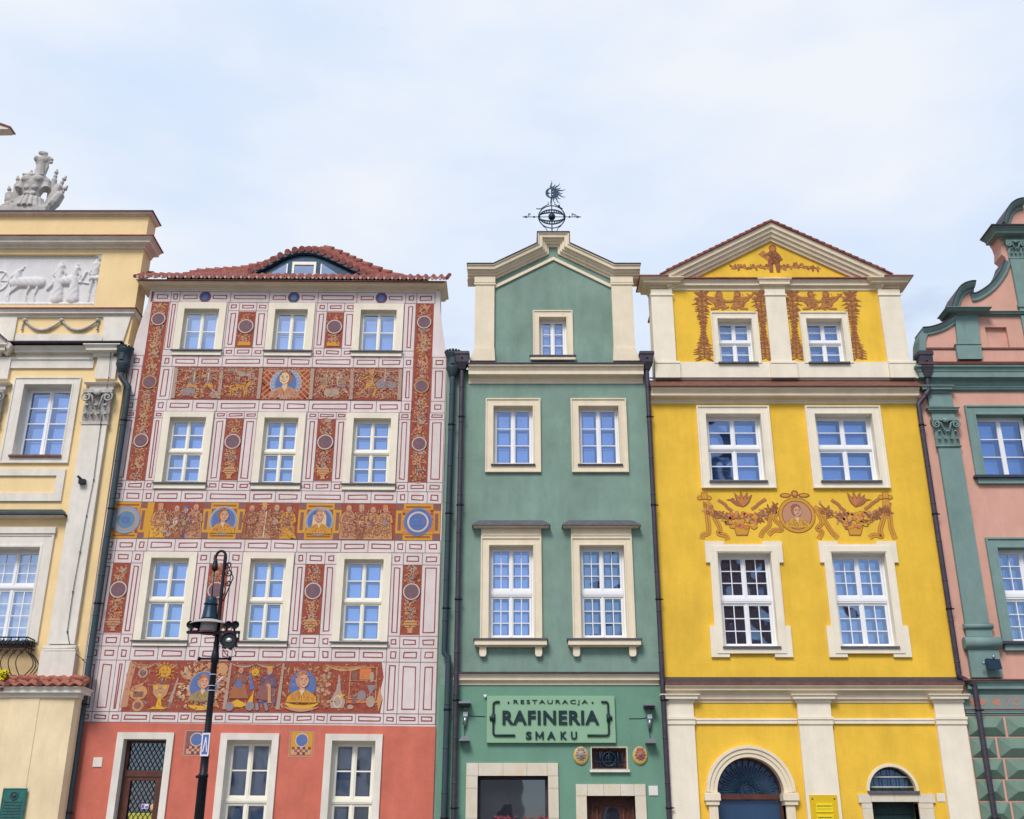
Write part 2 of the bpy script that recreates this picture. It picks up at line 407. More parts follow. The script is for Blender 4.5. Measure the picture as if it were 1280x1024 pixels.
RELIEF = mat('relief_plaster', (0.70, 0.69, 0.70, 1), .85, .05, 6, .2, 40, streak=.1)
IRON = mat('black_iron', (0.022, 0.02, 0.03, 1), .45, .3, 8, .1, 60, metal=.5)
IRONB = mat('blue_black_iron', (0.02, 0.045, 0.075, 1), .4, .3, 8, .1, 60, metal=.5)
DOORB = mat('brown_door', (0.10, 0.035, 0.025, 1), .5, .3, 8, .3, 30)
DOORG = mat('dark_green_door', (0.02, 0.05, 0.05, 1), .5, .3, 12, .4, 30)
LENS = mat('dark_lens', (0.02, 0.025, 0.025, 1), .35, .2, 20)
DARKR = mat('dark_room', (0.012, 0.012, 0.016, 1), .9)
GL = glass('sky_glass', (0.45, 0.58, 0.86, 1), .40, wob=.03)  # blue of the mirrored sky is put into the pane tints
GLP = glass('pale_sky_glass', (0.54, 0.66, 0.88, 1), .45, wob=.03)
GLD = glass('dark_reflection_glass', (0.30, 0.40, 0.50, 1), .45, clear=True, wob=.05)  # darker tint stands in for dark reflections in single panes
GLG = glass('ground_floor_glass', (0.46, 0.52, 0.66, 1), .5, wob=.006)
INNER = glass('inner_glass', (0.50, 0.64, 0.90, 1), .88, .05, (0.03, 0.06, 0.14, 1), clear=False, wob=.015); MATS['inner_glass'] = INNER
FAN = glass('fan_glass', (0.34, 0.50, 0.80, 1), .30, .25, (0.02, 0.06, 0.13, 1), clear=False)
NIGHT = glass('shop_glass', (0.30, 0.36, 0.46, 1), .35, .02, (0.03, 0.03, 0.045, 1), clear=False, wob=.005)
# ---------------------------------------------------------------- fresco painting
def pm(n, r, g, b, v=.20, s=11, k=.13):
    r, g, b = r+(196-r)*k, g+(150-g)*k, b+(132-b)*k
    c = rgb(r*.95, g*.95, b*.95); f = rgb(172, 118, 100); q = .38 if n not in ('cell_line', 'joint', 'gold', 'yellow', 'orange') else .18
    return mat('fresco_' + n, c, .85, v, s, .15, 60, col2=tuple(c[i]*(1-q)+f[i]*q for i in range(3)) + (1,))
C = dict(red=pm('red', 150, 52, 36), dred=pm('deep_red', 124, 42, 36), ochre=pm('ochre', 214, 160, 100), gold=pm('gold', 222, 160, 40), yel=pm('yellow', 232, 180, 40),
         tan=pm('tan', 202, 150, 116), pink=pm('flesh', 224, 172, 140), brown=pm('brown', 160, 96, 62), dark=pm('outline', 92, 42, 38), blue=pm('blue', 36, 112, 190),
         lblue=pm('light_blue', 124, 168, 205), gblue=pm('grey_blue', 132, 136, 150), mauve=pm('mauve', 122, 82, 84), grey=pm('grey', 178, 164, 148),
         white=pm('white', 226, 214, 206), disc=pm('slate_disc', 92, 82, 104), green=pm('olive', 150, 158, 96), orange=pm('orange', 222, 122, 60), line=pm('cell_line', 146, 62, 66),
         joint=pm('joint', 118, 92, 100), sepia=pm('sepia', 142, 84, 36), lsepia=pm('light_sepia', 190, 128, 60), navy=pm('navy', 50, 66, 128), cream=pm('lime_cream', 236, 214, 170), teal=pm('sea_blue', 50, 140, 185))
class Fresco(MB):
    """flat pigment shapes lying a few millimetres proud of the plaster at y"""
    def __init__(s, y=0.0, seed=1): super().__init__(); s.y0 = y; s.r = random.Random(seed); s.k = 0
    def yy(s, lv): s.k += 1; return s.y0 - 0.0015 - lv*0.0022 - (s.k % 19)*0.0001
    def pg(s, pts, c, lv=1): s.use(C[c]); return s.poly(pts, s.yy(lv))
    def rect(s, x0, x1, z0, z1, c, lv=0): return s.pg([(x0,z0),(x1,z0),(x1,z1),(x0,z1)], c, lv)
    def disc(s, x, z, r, c, lv=1, rz=None, n=20):
        rz = rz or r; s.use(C[c]); y = s.yy(lv)
        return s.add([(x+r*math.cos(2*math.pi*i/n), y, z+rz*math.sin(2*math.pi*i/n)) for i in range(n)], [tuple(range(n))])
    def ring(s, x, z, r0, r1, c, lv=2, n=26, q=1.0):
        s.use(C[c]); y = s.yy(lv); vs = []
        for i in range(n):
            a = 2*math.pi*i/n; vs += [(x+r0*math.cos(a), y, z+q*r0*math.sin(a)), (x+r1*math.cos(a), y, z+q*r1*math.sin(a))]
        return s.add(vs, [(2*i, 2*i+1, 2*((i+1)%n)+1, 2*((i+1)%n)) for i in range(n)])
    def box_line(s, x0, x1, z0, z1, w, c, lv=1):
        s.use(C[c]); y = s.yy(lv); o = [(x0,z0),(x1,z0),(x1,z1),(x0,z1)]; i = [(x0+w,z0+w),(x1-w,z0+w),(x1-w,z1-w),(x0+w,z1-w)]
        if c == 'line':
            j_ = [(s.r.uniform(-.011, .011), s.r.uniform(-.011, .011)) for _ in range(4)]; o = [(p[0]+d[0], p[1]+d[1]) for p, d in zip(o, j_)]; i = [(p[0]+d[0]+s.r.uniform(-.004, .004), p[1]+d[1]+s.r.uniform(-.004, .004)) for p, d in zip(i, j_)]
        return s.add([(p[0],y,p[1]) for p in o+i], [(k,(k+1)%4,(k+1)%4+4,k+4) for k in range(4)])
    def stroke(s, pts, w, c, lv=2, taper=0.0, w1=None):
        s.use(C[c]); y = s.yy(lv); n = len(pts); vs = []
        for i, p in enumerate(pts):
            a = pts[max(0,i-1)]; b = pts[min(n-1,i+1)]; dx, dz = b[0]-a[0], b[1]-a[1]; L = math.hypot(dx, dz) or 1
            t = i/(n-1); ww = w*(1-taper*t) if w1 is None else w+(w1-w)*t
            if taper == 2: ww = w*math.sin(math.pi*(0.12+0.8*t))
            nx, nz = -dz/L*ww/2, dx/L*ww/2
            vs += [(p[0]+nx, y, p[1]+nz), (p[0]-nx, y, p[1]-nz)]
        return s.add(vs, [(2*i, 2*i+2, 2*i+3, 2*i+1) for i in range(n-1)])
    def curve(s, p0, p1, p2, w, c, lv=2, taper=0.0, n=8, w1=None):
        pts = [((1-t)**2*p0[0]+2*t*(1-t)*p1[0]+t*t*p2[0], (1-t)**2*p0[1]+2*t*(1-t)*p1[1]+t*t*p2[1]) for t in [i/n for i in range(n+1)]]
        return s.stroke(pts, w, c, lv, taper, w1)
    def limb(s, pts, w, c, lv=2, w1=None):
        s.stroke(pts, w+.024, 'dark', lv-1, w1=(w1 if w1 is not None else w)+.024); s.stroke(pts, w, c, lv, w1=w1 if w1 is not None else w)
    def leaf(s, x, z, a, L, wd, c, lv=2):
        ca, sa = math.cos(a), math.sin(a); pts = []
        for t, ww in ((0, .05), (.25, .8), (.5, 1), (.8, .5), (1, .0)): pts.append((t*L, ww*wd/2))
        for t, ww in ((.8, .5), (.5, 1), (.25, .8), (0, .05)): pts.append((t*L, -ww*wd/2))
        P_ = [(x+u*ca-v*sa, z+u*sa+v*ca) for u, v in pts]
        return s.pg(P_, c, lv)
    def scroll(s, x, z, r, a0, dirn, w, c, turns=1.15, lv=2):
        pts = []
        n = 14
        for i in range(n+1):
            t = i/n; rr = r*(1-.8*t); a = a0+dirn*turns*2*math.pi*t; pts.append((x+rr*math.cos(a), z+rr*math.sin(a)))
        return s.stroke(pts, w, c, lv, .4)
    # --- motifs
    def arabesque(s, x0, x1, z0, z1, xs0=None, xs1=None, dens=1.0, cols=('ochre','tan','grey','brown','tan')):
        """scrolling foliage with flowers, fruit and birds up a strip; the strip may lean (xs = x range at the top)"""
        xs0 = x0 if xs0 is None else xs0; xs1 = x1 if xs1 is None else xs1; w = x1-x0; H = z1-z0; r = s.r
        X = lambda u, z: (x0+(xs0-x0)*(z-z0)/H) + u*w
        z = z0 + w*.25; k = 0
        while z < z1 - w*.2:
            sd = 1 if k % 2 else -1; c = r.choice(cols); rr = w*r.uniform(.16, .24)
            cx = X(.5, z)
            kind = r.random()
            s.curve((cx, z-w*.3), (cx+sd*w*.25, z), (cx, z+w*.3), w*.05, r.choice(cols), 2)
            for q in (-1, 1):
                s.scroll(cx+q*w*.22, z+w*r.uniform(-.1, .1), rr*.8, math.pi/2+(0 if q > 0 else 0), q, w*.06, r.choice(cols))
                for _ in range(int(3*dens)):
                    a = r.uniform(0, 6.28); s.leaf(cx+q*w*r.uniform(.05, .3), z+w*r.uniform(-.25, .25), a, w*r.uniform(.12, .22), w*.09, r.choice(cols), 3)
                for _ in range(2): s.stroke([(cx+q*w*r.uniform(.05,.38), z+w*r.uniform(-.25,.25)), (cx+q*w*r.uniform(.05,.38), z+w*r.uniform(-.25,.25))], .012, 'dark', 4)
            if kind < .35:      # bird
                s.disc(cx+sd*w*.1, z+w*.1, w*.15, c, 4, w*.09); s.leaf(cx+sd*w*.1, z+w*.1, math.pi/2+sd*.6, w*.3, w*.12, 'grey', 5); s.disc(cx+sd*w*.25, z+w*.2, w*.06, c, 5)
            elif kind < .7:     # flower
                for i in range(6): s.leaf(cx, z, i*1.047, w*.17, w*.09, c, 4)
                s.disc(cx, z, w*.05, 'dark', 5)
            else:
                s.disc(cx, z, w*.1, 'orange' if r.random() < .5 else 'gblue', 4); s.ring(cx, z, w*.09, w*.11, 'dark', 5)
            z += w*.42; k += 1
        for _ in range(int(H/w*10*dens)):
            zz = r.uniform(z0+.05, z1-.05); s.leaf(X(r.uniform(.08, .85), zz), zz, r.uniform(0, 6.28), w*r.uniform(.1, .2), w*.06, r.choice(cols), 1)
    def vase(s, x, z, w, c='ochre'):
        s.pg([(x-w*.15, z), (x+w*.15, z), (x+w*.1, z+w*.15), (x+w*.38, z+w*.5), (x+w*.25, z+w*.72), (x-w*.25, z+w*.72), (x-w*.38, z+w*.5), (x-w*.1, z+w*.15)], c, 5)
        for q in (-1, 1): s.ring(x+q*w*.38, z+w*.55, w*.1, w*.14, c, 5, 12)
        for i in range(3): s.stroke([(x-w*.3, z+w*(.3+.14*i)), (x+w*.3, z+w*(.3+.14*i))], .012, 'dark', 6)
    def target(s, x, z, r, ring='white', core='disc'):
        s.disc(x, z, r*1.08, 'dark', 7, n=26); s.disc(x, z, r, ring, 8, n=26); s.disc(x, z, r*.86, core, 9, n=26)
        s.ring(x, z, r*.6, r*.66, 'mauve', 10)
    def bust(s, x, z, h, robe='gold', hair='brown', skin='pink', face=1, veil=False):
        w = h*.95
        s.pg([(x-w*.5, z), (x+w*.5, z), (x+w*.46, z+h*.17), (x+w*.22, z+h*.34), (x+w*.1, z+h*.38), (x-w*.1, z+h*.38), (x-w*.22, z+h*.34), (x-w*.46, z+h*.17)], robe, 4)
        s.rect(x-h*.075, x+h*.075, z+h*.3, z+h*.5, skin, 5)
        s.disc(x-face*h*.02, z+h*.70, h*.205, hair, 4, h*.265)
        if veil: s.pg([(x-h*.24, z+h*.7), (x-h*.26, z+h*.25), (x+h*.26, z+h*.25), (x+h*.24, z+h*.7)], hair, 3)
        fx = x+face*h*.03
        s.disc(fx, z+h*.655, h*.155, skin, 6, h*.205)
        s.stroke([(fx-h*.1, z+h*.715), (fx-h*.035, z+h*.725)], h*.02, 'dark', 7); s.stroke([(fx+h*.04, z+h*.725), (fx+h*.105, z+h*.715)], h*.02, 'dark', 7)
        s.disc(fx-h*.065, z+h*.68, h*.022, 'dark', 7, h*.014, 8); s.disc(fx+h*.075, z+h*.68, h*.022, 'dark', 7, h*.014, 8)
        s.stroke([(fx+face*h*.01, z+h*.69), (fx+face*h*.03, z+h*.61), (fx, z+h*.60)], h*.014, 'brown', 7); s.stroke([(fx-h*.045, z+h*.545), (fx+h*.05, z+h*.55)], h*.02, 'dred', 7)
        for i in range(7):
            a = -w*.38+w*.76*i/6; s.stroke([(x+a*.35, z+h*.35), (x+a, z+h*.03)], h*.013, 'brown', 5)
        s.ring(fx, z+h*.655, h*.152, h*.163, 'brown', 7, 20, 1.3)
        s.pg([(x-h*.08, z+h*.38), (x, z+h*.2), (x+h*.08, z+h*.38)], 'cream', 6)
        r = s.r
        s.curve((fx-face*h*.03, z+h*.84), (fx-face*h*.17, z+h*.66), (fx-face*h*.04, z+h*.47), h*.07, 'tan', 6, 2); s.stroke([(fx+face*h*.05, z+h*.60), (fx+face*h*.09, z+h*.56)], h*.03, 'tan', 7)
        for i in range(16):
            a = math.pi*i/15; s.stroke([(x-face*h*.02+h*.15*math.cos(a), z+h*.78+h*.07*math.sin(a)), (x-face*h*.02+h*.20*math.cos(a+.1), z+h*.74+h*.22*math.sin(a))], h*.018, r.choice(('brown', 'dark', 'tan')), 7)
        for i in range(34):
            a = r.uniform(-.42, .42)*w; b = z+h*r.uniform(.02, .26); s.stroke([(x+a, b), (x+a*.86, b+h*r.uniform(.03, .09))], h*.016, r.choice(('brown', 'orange', 'ochre', 'tan', 'mauve')), 6)
    def robed(s, x, z, h, robe='tan', hat=None, skin='pink', hold=None, belt=None, lean=0):
        w = h*.36; r = s.r
        s.pg([(x-w*.62-.015, z-.005), (x+w*.62+.015, z-.005), (x+w*.42+.015, z+h*.79), (x-w*.42-.015, z+h*.79)], 'dark', 2)
        s.pg([(x-w*.62, z), (x+w*.62, z), (x+w*.5, z+h*.55), (x+w*.42, z+h*.74), (x+w*.15, z+h*.8), (x-w*.15, z+h*.8), (x-w*.42, z+h*.74), (x-w*.5, z+h*.55)], robe, 3)
        for i in range(9):
            a = -w*.5+w*i/8+r.uniform(-.01, .01); s.stroke([(x+a*.7, z+h*r.uniform(.55, .72)), (x+a, z+h*r.uniform(.02, .2))], .014, 'brown' if robe != 'brown' else 'dark', 4)
        for q in (-1, 1):
            s.limb([(x+q*w*.42, z+h*.7), (x+q*w*.55, z+h*.5), (x+q*w*.12, z+h*.46)], h*.07, robe, 6, h*.06); s.disc(x+q*w*.08, z+h*.46, h*.03, skin, 7, n=10)
        if belt: s.rect(x-w*.45, x+w*.45, z+h*.48, z+h*.53, belt, 5)
        hx = x+lean*h*.03
        s.disc(hx, z+h*.885, h*.088, 'brown', 5, h*.108, 14); s.disc(hx+h*.008, z+h*.875, h*.066, skin, 6, h*.085, 14)
        s.disc(hx-h*.02, z+h*.885, .012, 'dark', 7, n=6); s.disc(hx+h*.03, z+h*.885, .012, 'dark', 7, n=6); s.stroke([(hx-h*.02, z+h*.84), (hx+h*.03, z+h*.84)], .014, 'dred', 7)
        if r.random() < .5: s.pg([(hx-h*.05, z+h*.85), (hx+h*.06, z+h*.85), (hx, z+h*.76)], 'grey', 7)
        if hat == 'brim': s.rect(hx-h*.14, hx+h*.14, z+h*.94, z+h*.96, 'gold', 7); s.disc(hx, z+h*.97, h*.07, 'gold', 6, h*.05, 10)
        elif hat: s.pg([(hx-h*.08, z+h*.93), (hx+h*.08, z+h*.93), (hx+h*.06, z+h*1.01), (hx-h*.06, z+h*1.01)], hat, 7)
        if hold == 'staff': s.stroke([(x+w*.1, z+h*.02), (x+w*.2, z+h*.75)], .03, 'cream', 8)
        elif hold: s.disc(x, z+h*.47, h*.07, hold, 8, h*.09, 10)
    def warrior(s, x, z, h, body='gblue', skin='tan', flip=1, a=0):
        r = s.r; f = flip
        s.limb([(x, z+h*.45), (x+f*h*.22, z+h*.28), (x+f*h*.14, z+h*.02), (x+f*h*.24, z)], h*.11, skin, 3, h*.05)
        s.limb([(x, z+h*.45), (x-f*h*.2, z+h*.22), (x-f*h*.42, z+h*.04)], h*.11, skin, 3, h*.05)
        s.disc(x+f*h*.02, z+h*.6, h*.16, 'dark', 3, h*.22); s.disc(x+f*h*.02, z+h*.6, h*.145, body, 4, h*.2)
        s.pg([(x-h*.17, z+h*.36), (x+h*.19, z+h*.36), (x+h*.1, z+h*.52), (x-h*.1, z+h*.52)], r.choice(('ochre', 'gblue', 'gold')), 5)
        s.limb([(x+f*h*.12, z+h*.72), (x+f*h*.32, z+h*.84), (x+f*h*.5, z+h*.7)], h*.08, skin, 5, h*.04)
        s.limb([(x-f*h*.1, z+h*.72), (x-f*h*.28, z+h*.6), (x-f*h*.2, z+h*.8)], h*.08, skin, 5, h*.04)
        s.disc(x+f*h*.04, z+h*.87, h*.075, skin, 6, n=12); s.disc(x+f*h*.03, z+h*.92, h*.085, body, 7, h*.05, 12)
        s.stroke([(x+f*h*.5, z+h*.5), (x+f*h*.5, z+h*1.0)], .025, 'cream', 6)
        for i in range(5): s.stroke([(x-h*.12, z+h*(.5+.05*i)), (x+h*.15, z+h*(.52+.05*i))], .011, 'dark', 6)
    def beast(s, x, z, w, c='gold', flip=1, spots=True):
        f = flip
        s.disc(x, z+w*.42, w*.4, 'dark', 3, w*.17); s.disc(x, z+w*.42, w*.385, c, 4, w*.15)
        for lx in (-.32, -.22, .25, .34): s.limb([(x+lx*w, z+w*.35), (x+(lx+.02)*w, z+w*.18), (x+lx*w, z)], w*.08, c, 4, w*.04)
        s.limb([(x+f*w*.3, z+w*.45), (x+f*w*.45, z+w*.62)], w*.16, c, 4, w*.12); s.disc(x+f*w*.5, z+w*.62, w*.12, c, 5, w*.09); s.leaf(x+f*w*.46, z+w*.68, 1.4, w*.12, w*.05, 'dark', 6)
        s.curve((x-f*w*.38, z+w*.46), (x-f*w*.6, z+w*.5), (x-f*w*.5, z+w*.2), w*.05, c, 4)
        if spots:
            for i in range(5): s.disc(x-w*.25+i*w*.13, z+w*(.42+.05*math.sin(i*2)), w*.03, 'dark', 6, n=8)
    def cherub(s, x, z, h, flip=1, c='lsepia', ln='sepia'):
        f = flip
        s.stroke([(x-f*h*.1, z+h*.42), (x-f*h*.1, z+h*.1), (x-f*h*.42, z+h*.06)], h*.27, ln, 2, w1=h*.12)
        s.stroke([(x+f*h*.1, z+h*.4), (x+f*h*.34, z+h*.1), (x+f*h*.1, z+h*.04)], h*.26, ln, 2, w1=h*.12)
        s.disc(x, z+h*.48, h*.27, ln, 3, h*.29, 14); s.disc(x, z+h*.48, h*.24, c, 4, h*.26, 14)
        s.disc(x+f*h*.03, z+h*.27, h*.24, ln, 3, h*.17, 14); s.disc(x+f*h*.03, z+h*.27, h*.21, c, 4, h*.14, 14)
        s.pg([(x-f*h*.75, z+h*.9), (x-f*h*.5, z+h*.55), (x-f*h*.2, z+h*.3), (x-f*h*.15, z+h*.6)], ln, 2); s.pg([(x-f*h*.72, z+h*.86), (x-f*h*.5, z+h*.6), (x-f*h*.25, z+h*.36), (x-f*h*.15, z+h*.6)], c, 3)
        s.stroke([(x-f*h*.1, z+h*.4), (x-f*h*.1, z+h*.12), (x-f*h*.4, z+h*.07)], h*.2, c, 4, w1=h*.08)
        s.stroke([(x+f*h*.1, z+h*.38), (x+f*h*.32, z+h*.12), (x+f*h*.1, z+h*.05)], h*.2, c, 4, w1=h*.08)
        s.stroke([(x-f*h*.1, z+h*.62), (x-f*h*.5, z+h*.7), (x-f*h*.75, z+h*.9)], h*.15, ln, 4, w1=h*.08); s.stroke([(x-f*h*.1, z+h*.62), (x-f*h*.5, z+h*.7), (x-f*h*.75, z+h*.9)], h*.1, c, 5, w1=h*.05)
        s.stroke([(x+f*h*.1, z+h*.6), (x+f*h*.4, z+h*.45), (x+f*h*.6, z+h*.5)], h*.15, ln, 4, w1=h*.08); s.stroke([(x+f*h*.1, z+h*.6), (x+f*h*.4, z+h*.45), (x+f*h*.6, z+h*.5)], h*.1, c, 5, w1=h*.05)
        s.disc(x+f*h*.04, z+h*.87, h*.17, ln, 5, n=14); s.disc(x+f*h*.07, z+h*.84, h*.125, c, 6, n=14); s.disc(x+f*h*.12, z+h*.86, h*.02, ln, 7, n=6)
        for i in range(4): s.stroke([(x-h*.1, z+h*(.35+.08*i)), (x+h*.1, z+h*(.33+.08*i))], .012, ln, 6)
    def lattice(s, x0, x1, z0, z1, st, w, c='ochre'):
        import itertools
        H = z1-z0
        k = x0-H
        while k < x1:
            for sg in (0, 1):
                # clip the diagonal to the rectangle
                if sg == 0: f = lambda t: (k+t, z0+t)
                else: f = lambda t: (k+H-t, z0+t)
                ts = [t for t in (0, H)]
                t0, t1 = 0, H
                if sg == 0: t0 = max(0, x0-k); t1 = min(H, x1-k)
                else: t0 = max(0, k+H-x1); t1 = min(H, k+H-x0)
                if t1-t0 > .03: s.stroke([f(t0), f(t1)], w, c, 1)
            k += st
        i = 0
        z = z0+st/2
    def swag(s, x0, x1, z, sag, w, c='tan', n=2):
        for i in range(n):
            a = x0+(x1-x0)*i/n; b = x0+(x1-x0)*(i+1)/n
            s.curve((a, z), ((a+b)/2, z-sag*2), (b, z), w, c, 3, 2); s.curve((a, z+.01), ((a+b)/2, z-sag*2+.03), (b, z+.01), .014, 'dark', 4)
    def clutter(s, x0, x1, z0, z1, n, cols=('tan','ochre','pink','grey','gblue'), lv=1, sz=.22):
        r = s.r
        for _ in range(n):
            a = r.uniform(0, 6.28); x = r.uniform(x0+.08, x1-.08); z = r.uniform(z0+.06, z1-.06)
            L = min(r.uniform(.4, 1)*sz, (x1-x)*.9 if math.cos(a) > 0 else (x-x0)*.9, (z1-z)*.95 if math.sin(a) > 0 else (z-z0)*.95)
            if L > .04: s.leaf(x, z, a, L, L*r.uniform(.25, .5), r.choice(cols), lv)
            if L > .06: s.stroke([(x, z), (x+L*.9*math.cos(a+.1), z+L*.9*math.sin(a+.1))], .012, 'dark', lv+1)
    def hatch(s, x0, x1, z0, z1, n, cols=('tan','brown','mauve','ochre','pink','brown'), lv=5):
        r = s.r
        for _ in range(n):
            x = r.uniform(x0+.05, x1-.05); z = r.uniform(z0+.05, z1-.05); a = r.choice((1.3, 1.6, 1.9, .5, 2.6, 0)); L = r.uniform(.03, .075)
            s.stroke([(x, z), (x+L*math.cos(a), min(z1-.01, z+L*math.sin(a)))], r.uniform(.008, .02), r.choice(cols), lv+r.randint(0, 4))
    def sun_(s, x, z, r, c='gold'):
        for i in range(14): s.leaf(x, z, i*2*math.pi/14, r*1.55, r*.35, c, 4)
        s.disc(x, z, r, c, 5); s.disc(x-r*.3, z+r*.2, r*.1, 'dark', 6, n=8); s.disc(x+r*.3, z+r*.2, r*.1, 'dark', 6, n=8); s.stroke([(x-r*.3, z-r*.3), (x, z-r*.42), (x+r*.3, z-r*.3)], r*.1, 'dark', 6); s.ring(x, z, r*.95, r*1.05, 'dark', 6)
    def framed(s, x0, x1, z0, z1):
        """gold frame with mauve corner blocks and side bars"""
        w = (x1-x0); b = w*.17
        s.rect(x0, x1, z0, z1, 'gold', 1)
        for (a0, a1) in ((x0, x0+b), (x1-b, x1)):
            for (c0, c1) in ((z0, z0+b*.9), (z1-b*.9, z1)): s.rect(a0, a1, c0, c1, 'mauve', 2)
            s.rect(a0+b*.28, a1-b*.28, z0+b*1.3, z1-b*1.3, 'mauve', 2)
        s.rect(x0+b*1.3, x1-b*1.3, z0+b*.3, z0+b*.55, 'sepia', 2); s.rect(x0+b*1.3, x1-b*1.3, z1-b*.55, z1-b*.3, 'sepia', 2)
        s.rect(x0+b*1.15, x1-b*1.15, z0+b*.9, z1-b*.9, 'mauve', 2)
# ---------------------------------------------------------------- downpipes
def downpipe(parent, x, ztop, zbot, y, m, hop='box', r=0.055, x2=None, jog=None, kink=None, hz=None, lower=None):
    d = MB().use(m)
    pts = [(x, y, ztop)]
    for (jx, jz0, jz1) in (jog or []): pts += [(pts[-1][0], y, jz0), (jx, y, jz1)]
    pts.append((pts[-1][0], y, zbot))
    out = [pts[0]]
    for i in range(1, len(pts)):
        a = Vector(pts[i-1]); b = Vector(pts[i]); L = (b-a).length
        if L > .3: out += [tuple(a+(b-a).normalized()*.06), tuple(b-(b-a).normalized()*.06)]
        out.append(tuple(b))
    d.tube(out, r, 14)
    z = ztop-.5; 
    def xa(zz):
        for i in range(len(pts)-1):
            if pts[i][2] >= zz >= pts[i+1][2] and pts[i][2] != pts[i+1][2]:
                t = (pts[i][2]-zz)/(pts[i][2]-pts[i+1][2]); return pts[i][0]+(pts[i+1][0]-pts[i][0])*t
        return pts[-1][0]
    while z > zbot+.2:
        d.lathe((xa(z), y, z), [(r, 0), (r+.006, .004), (r+.006, .03), (r, .034)], 14); z -= .95
    o = d.build('downpipe', parent)
    h = MB().use(m); hh = hz or .42
    if hop == 'box':
        w = .17
        for (z0, z1, a, b) in ((ztop-.02, ztop+hh*.35, r*1.3, w*.86), (ztop+hh*.35, ztop+hh*.85, w*.9, w*1.0)):
            h.add([(x-a,y-a,z0),(x+a,y-a,z0),(x+a,y+a,z0),(x-a,y+a,z0),(x-b,y-b,z1),(x+b,y-b,z1),(x+b,y+b,z1),(x-b,y+b,z1)], [(0,3,2,1),(4,5,6,7),(0,1,5,4),(1,2,6,5),(2,3,7,6),(3,0,4,7)])
        h.box(x-w*1.12, x+w*1.12, y-w*1.12, y+w*1.1, ztop+hh*.85, ztop+hh)
        h.box(x-w*1.0, x+w*1.0, y-w*1.0, y+w, ztop+hh, ztop+hh+.02)
        h.ball((x, y-w*1.0, ztop+hh*.62), .028, 8)
    else:
        h.lathe((x, y, ztop), [(r*1.1, 0), (r*1.5, .05), (.17, .22), (.17, .25), (.16, .26), (.16, .52), (.17, .53), (.17, .56), (.205, .60), (.205, .66), (.18, .68), (0, .68)], 16)
        for i in range(16):
            a = i*math.pi/8; h.ball((x+.2*math.cos(a), y+.2*math.sin(a), ztop+.68), .034, 6)
        h.box(x-.05, x+.05, y-.185, y-.15, ztop+.3, ztop+.48)
    h.build('hopper', o)
    b = MB().use(IRON); z = ztop-1.3
    while z > zbot+.3: pipe_bracket(b, xa(z), y, z, r, 0.0); z -= 2.3
    b.build('bracket', o)
    return o
GRP = 'town houses in the row'
# ================================================================ setting
pav = MB().use(mat('granite_paving', (0.12, 0.11, 0.105, 1), .85, .25, 5, .5, 12)); pav.quad((-300,-300,0),(300,-300,0),(300,300,0),(-300,300,0))
struct('ground', pav)
sw = MB().use(mat('pavement_slabs', (0.27, 0.25, 0.23, 1), .85, .15, 3, .4, 20)); sw.box(-40, 40, -4.2, 0.6, -.2, .12)
for i in range(0): pass
struct('pavement', sw)
kb = MB().use(STONE)
for i in range(-20, 20): kb.box(i*2.0+.01, i*2.0+1.99, -4.36, -4.204, -.2, .125)
struct('kerb', kb)
# ================================================================ RED PAINTED HOUSE
L0 = Vector((-5.7, 0, 0))
red = thing('town_house', 'white house painted with red cells and figure friezes above a salmon red ground floor', 'house', L0, GRP)
WX = [(-8.755, -7.49), (-6.385, -5.175), (-4.15, -2.855)]
rows = {1: (13.80, 13.96, 15.14, 15.32), 2: (10.20, 10.37, 12.09, 12.23), 3: (6.38, 6.52, 8.47, 8.60)}
holes = []
for r_, (zo0, zi0, zi1, zo1) in rows.items():
    for (a, b) in WX: holes.append([(a+.175, zi0), (b-.175, zi0), (b-.175, zi1), (a+.175, zi1)])
lc = [(-9.82, 4.66), (-1.68, 4.62), (-1.68, 13.6), (-1.74, 14.1), (-1.84, 14.7), (-1.91, 15.2), (-1.93, 15.8), (-9.55, 15.8), (-9.57, 15.3), (-9.64, 15.0), (-9.74, 14.4), (-9.8, 13.8), (-9.82, 13.4)]
MB().use(PAINTW).wall(lc, holes, 0, .5, .42).build('painted_wall', red)
G = [(-8.80, -7.53, 4.44, 'door'), (-6.48, -5.17, 4.44, 'w'), (-4.13, -2.85, 4.44, 'w')]
gh = []
for (a, b, zt, k) in G: gh.append([(a+.15, .5 if k == 'w' else .14), (b-.15, .5 if k == 'w' else .14), (b-.15, zt-.14), (a+.15, zt-.14)])
MB().use(REDW).wall([(-9.84, 0), (-1.67, 0), (-1.67, 4.618), (-9.84, 4.658)], gh, -.012, .5, .42).build('ground_floor_wall', red)
bd = MB().use(PAINTW); bd.box(-9.78, -1.72, .9, 8, 0, 13.6); bd.box(-9.4, -2.25, .5, 1.6, 13.6, 15.5)
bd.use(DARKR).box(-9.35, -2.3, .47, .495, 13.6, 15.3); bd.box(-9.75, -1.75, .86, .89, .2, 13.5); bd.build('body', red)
cm = MB().use(TRIM); zc0 = PZ(363); zc1 = PZ(350, -.3)
cornice(cm, -9.56, -2.04, zc0, zc1, .30, depth=.7); cm.box(-9.4, -2.2, .4, .46, zc0-.3, zc1)
cm.build('cornice', red)
